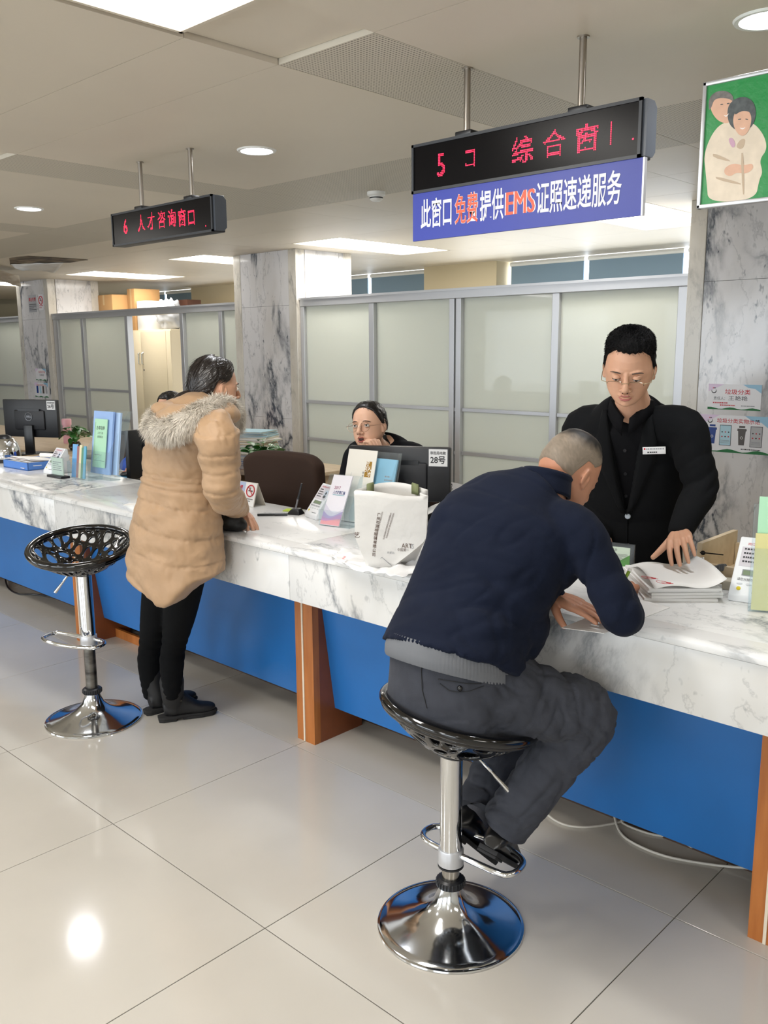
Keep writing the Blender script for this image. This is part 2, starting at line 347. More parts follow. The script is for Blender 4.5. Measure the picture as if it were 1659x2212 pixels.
downlight(1.0, -.6, 'round downlight behind the photographer over the hall')
downlight(-3.9, -.6, 'round downlight over the hall, out of view to the left')
t = thing('smoke_detector', 'small white round smoke detector on the ceiling left of the blue banner', 'smoke detector', (-3.666, 3.823, CZ))
MB().lathe([(.052, 0), (.052, -.017), (.042, -.024)], 28, (-3.666, 3.823, CZ)).build('mount_base', white_paint, t)
MB().lathe([(.038, -.024), (.037, -.04), (.025, -.05), (0, -.052)], 28, (-3.666, 3.823, CZ)).build('sensor_head', white_paint, t)
MB().lathe([(.0385, -.03), (.0385, -.036)], 28, (-3.666, 3.823, CZ)).build('vent_ring', blackp, t)
# ------------------------------------------------ marble columns
m_col = marble('column_marble', 'd6d4d4', '4c525b', (1.0, 1.0, .42), .045, .13, 1.5, 1.1, 'd8d0c2', .5)
m_colb = marble('column_marble_trim', 'cdc8be', '7d7a76', (1.2, 1.2, .5), .05, .2, 2.3, .7, 'cfc5b0', .3, 5)
def column(x0, x1, label_):
    x0 *= k_; x1 *= k_; y0, y1 = 6.56*k_, 7.40*k_
    t = thing('marble_column', None, None, ((x0+x1)/2, (y0+y1)/2, 0), kind='structure')
    MB().box(x0+.03, x1-.03, y0+.03, y1-.03, 0, CZ).build('column_core', m_grout, t, smooth=False)
    zs = [0, 1.05, 2.08, CZ]
    for z0, z1 in zip(zs[:-1], zs[1:]):
        MB().box(x0+.107, x1-.107, y0, y0+.03, z0+.001, z1-.001).build('slab', m_col, t, smooth=False)
        for a in (x0, x1-.03): MB().box(a, a+.03, y0+.107, y1-.107, z0+.001, z1-.001).build('slab', m_col, t, smooth=False)
    for sx in (0, 1):
        for sy in (0, 1):
            a = x0 if not sx else x1-.105; b_ = y0-.004 if not sy else y1-.105
            MB().box(a, a+.105, b_, b_+.105, 0, CZ).build('corner_strip', m_colb, t, smooth=False, bevel=.004)
    return t
column(-8.60, -7.50, 'm'); column(-14.25, -13.20, 'l'); column(-3.06, -1.95, 'r')
# ------------------------------------------------ frosted glass partitions
def frosted():
    m = bpy.data.materials.new('frosted_glass'); m.use_nodes = True; nt = m.node_tree; L = nt.links.new; b = nt.nodes['Principled BSDF']
    b.inputs['Base Color'].default_value = srgb('c9cbc2'); b.inputs['Roughness'].default_value = .6; b.inputs['Coat Weight'].default_value = .55; b.inputs['Coat Roughness'].default_value = .03
    t = nt.nodes.new('ShaderNodeBsdfTranslucent'); t.inputs[0].default_value = srgb('e6e8e2'); mx = nt.nodes.new('ShaderNodeMixShader'); mx.inputs[0].default_value = .42
    L(b.outputs[0], mx.inputs[1]); L(t.outputs[0], mx.inputs[2]); L(mx.outputs[0], nt.nodes['Material Output'].inputs[0]); return m
m_frost = frosted(); YP = 6.64*k_
def partition(x0, x1, posts, label, openbay=None, ztop=2.133):
    """posts: list of (x, width); rails at three heights; panes between"""
    x0 *= k_; x1 *= k_; posts = [(x*k_, w_*k_) for x, w_ in posts]
    t = thing('glass_partition', label, 'partition', ((x0+x1)/2, YP, 0), 'aluminium framed frosted glass partitions')
    MB().box(x0, x1, YP-.035, YP+.06, ztop-.07, ztop).build('top_rail', alu, t, smooth=False, bevel=.003)
    MB().box(x0, x1, YP-.045, YP+.07, ztop-.012, ztop+.006).build('top_cap', alu, t, smooth=False)
    for x, w_ in posts: MB().box(x-w_/2, x+w_/2, YP-.03, YP+.04, 0, ztop-.07).build('post', alu, t, smooth=False, bevel=.003)
    for k in range(len(posts)-1):
        a = posts[k][0]+posts[k][1]/2; b_ = posts[k+1][0]-posts[k+1][1]/2
        if openbay is not None and k == openbay: continue
        zs = [.05, .875, 1.215, ztop-.07]; off = .012 if k % 2 else 0
        for z in (.05, .875, 1.215): MB().box(a, b_, YP-.02+off, YP+.025, z-.014, z+.014).build('rail', alu, t, smooth=False, bevel=.002)
        for z0, z1 in zip(zs[:-1], zs[1:]): MB().box(a, b_, YP+off, YP+.008+off, z0+.014, z1-.0 if z1 > 1.5 else z1-.014).build('pane', m_frost, t, smooth=False)
    return t
partition(-7.50, -3.06, [(-7.47, .06), (-6.42, .07), (-5.37, .06), (-5.29, .06), (-4.24, .07), (-3.11, .08)], 'long frosted glass partition between the middle and right marble columns')
partition(-13.20, -8.60, [(-13.12, .14), (-12.32, .07), (-11.1, .07), (-9.78, .07), (-8.96, .07), (-8.62, .05)], 'frosted glass partition left of the middle column, one bay slid open', openbay=2)
partition(-19.5, -14.25, [(-19.4, .07), (-18.2, .07), (-17.0, .07), (-15.75, .07), (-14.3, .07)], 'frosted glass partition at the left edge, beyond the far left column')
# ================================================================ the counter
T = .932; FY = 2.215
m_cm = marble('counter_marble', 'e2e2e1', '6c737b', (1, 1.6, 1), .028, .2, 1.1, .95, 'd6cfc0', .25, 3)
m_cf = marble('fascia_marble', 'dddddc', '636971', (1, 1, .6), .032, .24, 1.1, .95, 'd3ccbe', .3, 9, (0, .5, 0))
m_blue = mat('blue_laminate', '236bb1', .33, var=.05, vscale=3); m_teak = wood('varnished_orange_wood', 'b06c34', '9e5c28', 4, (9, 9, 1), .35)
m_strip = mat('cream_inlay', 'd8ccb8', .5)
t = thing('service_counter', 'long white marble service counter with blue front panels and orange wooden legs', 'counter', (-4, 2.5, .72))
JX = [-16.2+1.945*k for k in range(0, 11)]; JX = [x-.031 for x in JX]; JX = [-2.617+1.945*k for k in range(-7, 3)]
for a, b_ in zip(JX[:-1], JX[1:]):
    MB().box(a+.0008, b_-.0008, 2.292, 2.80, T-.03, T).build('slab', m_cm, t, bevel=.003)
    nb = MB(); pr = [(2.291, T-.03), (2.291, T), (2.215, T), (2.203, T-.003), (2.196, T-.009), (2.194, T-.017), (2.197, T-.026), (2.203, T-.03)]
    vs = [(x, y, z) for x in (a+.0008, b_-.0008) for y, z in pr]; n = len(pr)
    nb.add(vs, [tuple(range(n)), tuple(range(n, 2*n))[::-1]]+[(i, n+i, n+(i+1) % n, (i+1) % n) for i in range(n)]); nb.build('edge_slab', m_cm, t)
    MB().box(a+.001, b_-.001, FY, FY+.022, .714, T-.031).build('fascia_slab', m_cf, t, bevel=.0015)
    MB().box(a, b_, FY+.022, 2.79, .715, .74).build('underside_board', m_teak, t, smooth=False)
MB().box(JX[0], JX[-1], FY+.018, 2.79, .74, T-.0305).build('core_board', m_grout, t, smooth=False)
MB().box(JX[0], JX[-1], 2.74, 2.79, 0, .715).build('rear_board', mat('dark_back_board', '4a3527', .6), t, smooth=False)
PX = [-.833+1.985*k for k in range(-5, 2)]
def part(name, parent):
    o = bpy.data.objects.new(name, None); return link(o, parent)
m_dt = mat('dark_teak', '7a4224', .4, var=.1)
for i, x in enumerate(PX):
    p = part('leg', t)
    MB().box(x, x+.112, 2.41, 2.445, 0, .714).build('front_board', m_teak, p, smooth=False)
    MB().box(x+.044, x+.053, 2.406, 2.412, .001, .713).build('inlay_stripe', m_strip, p, smooth=False)
    for sx in (x, x+.094):
        MB(fr((sx, 0, 0), (0, 1, 0), (0, 0, 1))).prism([(2.445, 0), (2.70, 0), (2.70, .714), (2.445, .714)], 0, .018).build('side_board', m_dt, p, smooth=False)
for i, (a, b_) in enumerate(zip(PX[:-1], PX[1:])):
    mb = MB(fr((a+.113, 0, 0), (1, 0, 0), (0, 1, 0))); L_ = b_-a-.114
    mb.add([(x, y, z) for x in (0, L_) for y, z in ((2.450, .714), (2.532, .135), (2.550, .135), (2.468, .714))], [(0, 1, 2, 3), (7, 6, 5, 4), (0, 4, 5, 1), (1, 5, 6, 2), (2, 6, 7, 3), (3, 7, 4, 0)])
    mb.build('front_panel', m_blue, t, smooth=False)
o = MB().box(-4.69, -4.1, 2.60, 2.618, 0, .052).build('kick_board', m_teak, smooth=False); tag(o, 'low brown board lying on the floor under the blue panel', 'board')
def cable(name, pts, r, m, label, cat='cable'):
    cu = []
    P = [Vector(p) for p in pts]; P = [P[0]]+P+[P[-1]]
    for i in range(1, len(P)-2):
        for k in range(8):
            u = k/8; a, b_, c, d = P[i-1:i+3]
            cu.append(.5*((2*b_)+(-a+c)*u+(2*a-5*b_+4*c-d)*u*u+(-a+3*b_-3*c+d)*u**3))
    cu.append(P[-1]); o = MB().tube(cu, r, 8).build(name, m); return tag(o, label, cat) if label else o
m_wcab = mat('white_cable', 'c8c3b9', .5)
cable('cable', [(-1.75, 2.70, .01), aZ(1175, 1750, .006), aZ(1210, 1778, .005), aZ(1262, 1787, .005), aZ(1330, 1778, .005), (-1.40, 2.735, .02)], .0045, m_wcab, 'white cable looping out under the blue panel beside the seated man')
cable('cable', [(-1.45, 2.735, .03), aZ(1338, 1795, .005), aZ(1370, 1822, .005), aZ(1440, 1850, .005), aZ(1540, 1868, .005), (-.95, 2.73, .02)], .0045, m_wcab, 'white cable on the floor under the right blue panel, lower loop')
cable('cable', [(-1.4, 2.735, .03), aZ(1345, 1778, .01), aZ(1400, 1800, .005), aZ(1460, 1812, .005), (-1.15, 2.735, .01)], .004, m_wcab, 'thin white cable just below the right blue panel, upper loop')
cable('cable', [(-6.5, 2.73, .02), aZ(18, 1270, .006), aZ(40, 1283, .005), aZ(72, 1284, .005), (-5.7, 2.735, .02)], .006, blackp, 'black cable on the floor under the far left blue panel')
# ================================================================ hanging signs
def lz(z): return 1.7+(z-1.55)*k_
m_hous = mat('sign_housing', '2b2e33', .45); m_scr = mat('dark_led_screen', '0b090a', .25, spec=.1); m_led = mat('red_led_dot', 'ff2248', .5, emit=2.6)
def led(s, x, z, h, y, parent, wide=1.0, pitch=.0048):
    me = textmesh(s, 1.0, .012); vs = np.array([v.co[:2] for v in me.vertices]); me.calc_loop_triangles(); tr = np.array([t_.vertices[:] for t_ in me.loop_triangles])
    mn, mx_ = vs.min(0), vs.max(0); rows = max(3, round(h/pitch)); sc1 = (mx_[1]-mn[1])/rows; cols = max(1, round((mx_[0]-mn[0])*wide/sc1)); b = MB()
    A, B, D = vs[tr[:, 0]], vs[tr[:, 1]], vs[tr[:, 2]]
    def hit(p):
        d1 = (p[0]-B[:, 0])*(A[:, 1]-B[:, 1])-(A[:, 0]-B[:, 0])*(p[1]-B[:, 1]); d2 = (p[0]-D[:, 0])*(B[:, 1]-D[:, 1])-(B[:, 0]-D[:, 0])*(p[1]-D[:, 1]); d3 = (p[0]-A[:, 0])*(D[:, 1]-A[:, 1])-(D[:, 0]-A[:, 0])*(p[1]-A[:, 1])
        return (((d1 >= 0) & (d2 >= 0) & (d3 >= 0)) | ((d1 <= 0) & (d2 <= 0) & (d3 <= 0))).any()
    for i in range(rows):
        for j in range(cols):
            px = mn[0]+(j+.5)/cols*(mx_[0]-mn[0]); py = mn[1]+(i+.5)*sc1
            if hit((px, py)):
                cx = x+(j-cols/2)*pitch; cz = z+(i+.5)*pitch; r = pitch*.40
                b.add([(cx+r*math.cos(a), y, cz+r*math.sin(a)) for a in [k*math.pi/3 for k in range(6)]], [(0, 1, 2, 3, 4, 5)])
    bpy.data.meshes.remove(me)
    return b.build('led_dots', m_led, parent, smooth=False, kind='stuff', recalc=False)
def hanging_display(x0, x1, z0, z1, y, poles, label, thick=.06):
    t = thing('led_display', label, 'sign', ((x0+x1)/2, y, z0), 'hanging red LED displays')
    MB().box(x0, x1, y+.004, y+thick, z0, z1).build('housing', m_hous, t, bevel=.004)
    for q in ((x0, x1, z0, z0+.009), (x0, x1, z1-.009, z1), (x0, x0+.009, z0, z1), (x1-.009, x1, z0, z1)): MB().box(q[0], q[1], y-.004, y+.006, q[2], q[3]).build('bezel', m_hous, t, smooth=False)
    MB().box(x0+.009, x1-.009, y, y+.003, z0+.009, z1-.009).build('screen', m_scr, t, smooth=False)
    e = MB(fr((x1, 0, 0), (0, 1, 0), (0, 0, 1))); e.prism([(y+.004, z0+.004), (y+thick-.016, z0+.004), (y+thick, z0+.02), (y+thick, z1-.02), (y+thick-.016, z1-.004), (y+.004, z1-.004)], 0, .012); e.build('end_cap', mat('sign_end_cap', '4a4f57', .4), t, smooth=False)
    for px_ in poles:
        MB().box(px_-.032, px_+.032, y+.008, y+thick-.008, z1, z1+.016).build('clamp', blackp, t, bevel=.003)
        MB().tube([(px_, y+thick/2, z1+.012), (px_, y+thick/2, CZ+.03)], .0105, 16).build('pole', steel, t)
        MB().lathe([(.0105, 0), (.018, 0), (.018, .004), (.0105, .004)], 20, (px_, y+thick/2, CZ-.004)).build('ceiling_flange', steel, t)
    return t
t = hanging_display(-2.088, -1.252, 2.206, 2.362, 2.353, (-1.880, -1.462), 'large hanging display with red 5 and glyphs, above the blue banner')
def ledpx(t, s, xc, ybot, h, Y, **k):
    p = aY(xc, ybot, Y); led(s, p.x, p.z, h, Y-.0012, t, **k)
ledpx(t, '5', 954, 381, .070, 2.353, wide=.85); ledpx(t, 'コ', 1017, 361, .052, 2.353, wide=.75); ledpx(t, '综', 1130, 352, .0768, 2.353, wide=1.0)
ledpx(t, '合', 1198, 339, .0768, 2.353); ledpx(t, '窗', 1269, 328, .0768, 2.353); ledpx(t, 'l', 1321, 313, .062, 2.353, wide=.5); p = aY(1368, 300, 2.353); MB().box(p.x-.002, p.x+.002, 2.3512, 2.3518, p.z-.002, p.z+.002).build('indicator_dot', m_led, t, smooth=False)
t = hanging_display(-4.100, -3.272, 2.196, 2.350, 2.395, (-3.873, -3.464), 'smaller hanging display on the left with red figure 6 and window name', .065)
ledpx(t, '6', 273, 505, .066, 2.395, wide=.85)
for ch, x, y in (('人', 307, 500), ('才', 328, 496), ('咨', 351, 493), ('询', 373, 490), ('窗', 395, 489), ('口', 415, 486)): ledpx(t, ch, x, y, .0768 if ch != '口' else .062, 2.395, wide=.82)
p = aY(445, 488, 2.395); MB().box(p.x-.002, p.x+.002, 2.3932, 2.3938, p.z-.002, p.z+.002).build('indicator_dot', m_led, t, smooth=False)
t = thing('hanging_banner', 'blue banner board with white and orange lettering under the large display', 'banner', (-1.66, 2.36, 2.055))
m_bb = mat('banner_blue', '2d3a96', .45); m_wt = mat('banner_white_letter', 'e4e4e6', .5); m_or = mat('banner_orange_letter', 'dd5a3e', .5)
MB().box(-2.085, -1.243, 2.353, 2.362, 2.053, 2.206).build('board', m_bb, t, smooth=False); MB().box(-1.243, -1.238, 2.351, 2.366, 2.053, 2.206).build('edge_strip', alu, t, smooth=False)
def sgn(s, x0, x1, m, bold, outline=False, lf=.0012):
    p0, p1 = aY(x0, 0, 2.353), aY(x1, 0, 2.353); cx = (p0.x+p1.x)/2; M_ = fr((cx, 2.353, 2.129), (1, 0, 0), (0, 0, 1))
    if outline: text(s, M_, .098, m_wt, t, bold=bold+.012, fit=abs(p1.x-p0.x)+.004, name='letter_outline', lift=.0005)
    text(s, M_, .098, m, t, bold=bold, fit=abs(p1.x-p0.x), lift=lf)
sgn('此窗口', 911, 980, m_wt, .014); sgn('免费', 987, 1038, m_or, .010, True); sgn('提供', 1043, 1096, m_wt, .014)
[sgn('EMS', 1100+q, 1165+q, m_wt, 0, lf=l_) for q, l_ in ((-2.2, .0005), (2.2, .0007))]; [sgn('EMS', 1101+q, 1164+q, m_or, 0, lf=l_) for q, l_ in ((-1, .0010), (0, .0012), (1, .0014))]; sgn('证照速递服务', 1169, 1359, m_wt, .014)
# green poster in an aluminium frame
t = thing('hanging_poster', 'framed green poster of a smiling elderly couple hanging at the top right', 'poster', (-1.0, 2.353, 2.0))
Yp = 2.353; pl = aY(1514, 300, Yp).x; pr_ = pl+.262; pz0 = aY(1506, 452, Yp).z; pz1 = aY(1513, 181, Yp).z
for q in ((pl, pr_, pz0, pz0+.010), (pl, pr_, pz1-.010, pz1), (pl, pl+.010, pz0, pz1), (pr_-.010, pr_, pz0, pz1)): MB().box(q[0], q[1], Yp-.006, Yp+.014, q[2], q[3]).build('frame_bar', alu, t, bevel=.002)
MB().box(pl+.008, pr_-.008, Yp, Yp+.008, pz0+.008, pz1-.008).build('backing', mat('poster_green', '15883f', .35, bump=.4, bscale=60, bdist=.003), t, smooth=False)
def flat(name, pts, m, lift, parent=t, smooth_=3):
    P = [(x, y) for x, y in pts]
    for _ in range(smooth_):
        Q = []
        for i in range(len(P)):
            a, b_ = P[i], P[(i+1) % len(P)]; Q += [(a[0]*.75+b_[0]*.25, a[1]*.75+b_[1]*.25), (a[0]*.25+b_[0]*.75, a[1]*.25+b_[1]*.75)]
        P = Q
    W3 = [aY(x, y, Yp-lift) for x, y in P]; return MB().add(W3, [tuple(range(len(W3)))]).build(name, m, parent, smooth=False, recalc=False)
m_sh = mat('printed_cream_shirt', 'dccdb8', .5, var=.06, vscale=30); m_sk = mat('printed_skin', 'd8ab90', .5, var=.05, vscale=40); m_gh = mat('printed_grey_hair', '6e6a66', .5, var=.25, vscale=60); m_dh = mat('printed_dark_hair', '4a4f50', .5, var=.3, vscale=60); m_col2 = mat('printed_pink_collar', 'c59cb0', .5); m_shd = mat('printed_fold', 'bda78e', .5)
flat('print_shape', [(1520, 330), (1545, 275), (1580, 258), (1625, 262), (1650, 290), (1658, 322), (1640, 345), (1648, 372), (1640, 388), (1632, 432), (1530, 438), (1527, 400), (1524, 370)], m_sh, .0006)
flat('print_shape', [(1533, 225), (1540, 208), (1560, 200), (1580, 206), (1586, 228), (1584, 255), (1572, 268), (1552, 262), (1538, 245)], m_sk, .0010)
flat('print_shape', [(1531, 240), (1531, 212), (1545, 198), (1565, 195), (1582, 203), (1586, 222), (1576, 213), (1555, 211), (1542, 216), (1537, 232)], m_gh, .0013)
flat('print_shape', [(1572, 262), (1571, 230), (1588, 212), (1612, 208), (1630, 222), (1634, 250), (1624, 275), (1606, 284), (1585, 280)], m_dh, .0014)
flat('print_shape', [(1583, 270), (1585, 245), (1598, 236), (1614, 236), (1624, 250), (1621, 276), (1609, 294), (1595, 292)], m_sk, .0018)
flat('print_shape', [(1586, 250), (1590, 236), (1612, 230), (1624, 244), (1614, 240), (1600, 240)], m_dh, .0021)
flat('print_shape', [(1572, 300), (1582, 296), (1590, 312), (1582, 322)], m_col2, .0012); flat('print_shape', [(1588, 318), (1600, 300), (1612, 300), (1604, 324)], m_shd, .0011)
flat('print_shape', [(1565, 362), (1585, 352), (1606, 358), (1625, 352), (1628, 364), (1612, 376), (1590, 372), (1578, 382), (1564, 376)], m_sk, .0012)
for a, b_, c, d in ((1556, 226, 1562, 225), (1570, 224, 1576, 223), (1594, 258, 1601, 257), (1610, 257, 1616, 258)): flat('print_shape', [(a, b_-1), (c, d-1), (c, d+1.2), (a, b_+1.2)], m_dh, .0024, smooth_=1)
for a, b_, c, d in ((1562, 248, 1576, 243), (1596, 275, 1612, 274)): flat('print_shape', [(a, b_), ((a+c)/2, b_+6), (c, d), ((a+c)/2, b_+2)], mat('printed_smile', 'f0e6e0', .5), .0026, smooth_=2)
for q in (((1540, 330), (1575, 345), (1578, 350), (1540, 340)), ((1600, 330), (1604, 420), (1608, 420), (1606, 330)), ((1545, 380), (1600, 395), (1600, 400), (1548, 388))): flat('print_shape', q, m_shd, .0013, smooth_=1)
ch = MB()
for k in range(14):
    z = pz1+.004+k*.0105; c = (pr_-.04, Yp+.004, z); pts = [(c[0]+(.0025*math.cos(a) if k % 2 else 0), c[1]+(0 if k % 2 else .0025*math.cos(a)), c[2]+.0062*math.sin(a)) for a in [i*math.pi/4 for i in range(8)]]
    ch.tube(pts, .0008, 5, closed=True)
    if z > CZ: break
ch.build('chain', steel, t, kind='stuff')
# ================================================================ notices on the columns
def noticecard(x0, x1, z0, z1, y, label, name='wall_notice', green=True):
    t = thing(name, label, 'notice', ((x0+x1)/2, y, z0))
    MB().box(x0, x1, y-.004, y, z0, z1).build('card', mat('notice_white', 'dedde0', .3), t, smooth=False)
    if green:
        n = 14; pts = [(x0+(x1-x0)*i/n, z0+(z1-z0)*(.06+.035*math.sin(i*1.1+1))) for i in range(n+1)]
        MB(fr((0, y-.004, 0), (1, 0, 0), (0, 0, 1))).prism([(x0, z0), (x1, z0)]+pts[::-1], 0, .0008).build('printed_hills', greenink, t, smooth=False)
        MB(fr((0, y-.004, 0), (1, 0, 0), (0, 0, 1))).prism([(x1, z1), (x1-(x1-x0)*.35, z1), (x1-(x1-x0)*.25, z1-(z1-z0)*.12), (x1-(x1-x0)*.12, z1-(z1-z0)*.16), (x1, z1-(z1-z0)*.33)], 0, .0006).build('printed_sky', mat('print_sky', '8fb9d2', .4), t, smooth=False)
        MB(fr((0, y-.004, 0), (1, 0, 0), (0, 0, 1))).prism([(x0, z1), (x0, z1-(z1-z0)*.3), (x0+(x1-x0)*.1, z1-(z1-z0)*.2), (x0+(x1-x0)*.3, z1)], 0, .0005).build('printed_tint', mat('print_lilac', 'd8c3dc', .4), t, smooth=False)
    return t
def fy(x, y, z): return fr((x, y, z), (1, 0, 0), (0, 0, 1))
CY = 6.56*k_-.0005
def logo(x, z, r, t, y=CY-.0045):
    pts = [(x+r*math.cos(a), y, z+r*math.sin(a)) for a in [math.radians(-200+i*18) for i in range(14)]]; MB().tube(pts, [r*.05+r*.16*math.sin(math.pi*i/13) for i in range(14)], 6).build('logo_ring', ink, t)
    for dx, m_ in ((-.35, redink), (.1, ink), (.5, ink)): MB().sphere((x+dx*r, y, z+r*1.15), (r*.25, .0006, r*.2), 8).build('logo_mark', m_, t)
a, b_ = aY(1532, 829, CY), aY(1643, 888, CY)
t = noticecard(a.x, b_.x, b_.z, a.z, CY, 'upper small notice on the right column with red title and handwritten name'); W_ = b_.x-a.x
logo(a.x+.035, a.z-.04, .014, t)
text('垃圾分类', fy(a.x+W_*.56, CY-.004, a.z-.048), .034, redink, t, fit=W_*.48, bold=.01); text('责任人：', fy(a.x+W_*.24, CY-.004, a.z-.088), .022, ink, t, fit=W_*.22); text('王艳艳', fy(a.x+W_*.57, CY-.004, a.z-.086), .03, mat('marker_ink', '1c1d22', .5), t, fit=W_*.36)
for k, x in ((0, .10), (1, .24)): lines_of_print(fy(a.x+W_*x, CY-.004, a.z-.113-k*.014), 0, W_*.32, -.005, .004, 1, redink, t, frac=.8)
lines_of_print(fy(a.x+W_*.64, CY-.004, a.z-.128), 0, W_*.28, -.004, .003, 1, greyink, t, frac=.8)
a, b_ = aY(1512, 894, CY), aY(1660, 984, CY)
t = noticecard(a.x, b_.x, b_.z, a.z, CY, 'lower larger notice on the right column picturing waste bins'); W_ = b_.x-a.x
logo(a.x+W_*.16, a.z-.035, .014, t); text('垃圾分类实物示范', fy(a.x+W_*.56, CY-.004, a.z-.036), .03, redink, t, fit=W_*.60, bold=.01)
for k, (u, cc) in enumerate(((.20, '1f3f86'), (.62, '55504e'))):
    x = a.x+W_*u; z = b_.z+.05; m_b = mat('bin_print_%d' % k, cc, .5)
    MB(fy(0, CY-.004, 0)).prism([(x-.017, z), (x+.017, z), (x+.023, z+.085), (x+.029, z+.088), (x+.027, z+.1), (x-.027, z+.1), (x-.029, z+.088), (x-.023, z+.085)], 0, .0008).build('printed_bin', m_b, t, smooth=False)
    MB(fy(0, CY-.004, 0)).prism([(x-.018, z+.106), (x+.018, z+.106), (x+.018, z+.118), (x-.018, z+.118)], 0, .0008).build('printed_tab', m_b, t, smooth=False)
    MB().tube([(x+.007*math.cos(q), CY-.0049, z+.045+.007*math.sin(q)) for q in [i*math.pi/6 for i in range(12)]], .0012, 5, closed=True).build('recycling_mark', white_paint, t)
for k, (u, cc) in enumerate(((.39, 'a9cbd8'), (.82, 'a9a9ac'))):
    x = a.x+W_*u; z = b_.z+.05
    MB().box(x-.036, x+.036, CY-.0048, CY-.004, z-.008, z+.118).build('panel_border', ink, t, smooth=False); MB().box(x-.033, x+.033, CY-.0054, CY-.0047, z-.005, z+.115).build('printed_panel', mat('bin_panel_%d' % k, cc, .5), t, smooth=False)
    for r_ in range(2):
        for c_ in range(3): MB().sphere((x-.02+c_*.02, CY-.0056, z+.075-r_*.028), (.005, .0006, .004), 8).build('printed_item', redink if (r_+c_) % 2 else ink, t)
    lines_of_print(fy(x-.028, CY-.0054, z+.005), 0, .056, 0, .022, 3, greyink, t)
lines_of_print(fy(a.x+W_*.62, CY-.004, b_.z+.026), 0, W_*.3, -.004, .004, 1, ink, t, frac=.8)
a, b_ = aY(77, 796, CY), aY(101, 822, CY); t = noticecard(a.x, b_.x, b_.z, a.z, CY, 'upper notice at mid height on the far left column'); text('垃圾分类', fy((a.x+b_.x)/2+.03, CY-.004, a.z-.045), .03, redink, t, fit=.18); text('王艳艳', fy((a.x+b_.x)/2+.02, CY-.004, a.z-.085), .026, ink, t, fit=.12)
a, b_ = aY(75, 826, CY), aY(106, 859, CY); t = noticecard(a.x, b_.x, b_.z, a.z, CY, 'lower notice at mid height on the far left column, with bins'); text('垃圾分类实物示范', fy((a.x+b_.x)/2, CY-.004, a.z-.034), .028, redink, t, fit=.26)
for k, cc in enumerate(('1f3f86', 'a9cbd8', '55504e', 'a9a9ac')): MB().box(a.x+.05+k*.082, a.x+.10+k*.082, CY-.0048, CY-.004, b_.z+.05, b_.z+.145).build('printed_bin', mat('bins_%d' % k, cc, .5), t, smooth=False)
a, b_ = aY(61, 638, CY), aY(81, 674, CY); t = noticecard(a.x, b_.x, b_.z, a.z, CY, 'grey notice with red heading high on the far left column', green=False); MB().box(a.x, b_.x, CY-.0046, CY-.004, b_.z, a.z).build('grey_print', mat('grey_film', 'a3a4a8', .5), t, smooth=False)
text('禁止吸烟', fy((a.x+b_.x)/2, CY-.0046, a.z-.06), .05, redink, t, fit=.19, bold=.02); lines_of_print(fy(a.x+.02, CY-.0046, b_.z+.02), 0, .19, 0, .09, 4, ink, t)
a, b_ = aY(83, 636, CY), aY(95, 670, CY); t = noticecard(a.x, b_.x, b_.z, a.z, CY, 'narrow no smoking notice beside the grey one, high on the left column', green=False)
def nosmoke(M_, r, t):
    MB(M_).tube([(r*math.cos(q), r*math.sin(q), .001) for q in [i*math.pi/12 for i in range(24)]], r*.11, 6, closed=True).build('ban_ring', redink, t)
    MB(M_).box(-r*.55, r*.55, -r*.09, r*.09, .0004, .0012).build('cigarette', ink, t, smooth=False)
    MB(M_).tube([(-r*.2, r*.2, .0008), (-r*.05, r*.4, .0008), (-r*.15, r*.6, .0008)], r*.05, 5).build('smoke_wisp', ink, t)
    MB(M_ @ Matrix.Rotation(math.radians(-45), 4, 'Z')).box(-r, r, -r*.08, r*.08, .0012, .0018).build('ban_bar', redink, t, smooth=False)
nosmoke(fy((a.x+b_.x)/2, CY-.004, a.z-.075), .05, t); lines_of_print(fy(a.x+.01, CY-.004, b_.z+.02), 0, b_.x-a.x-.02, 0, .05, 2, redink, t)
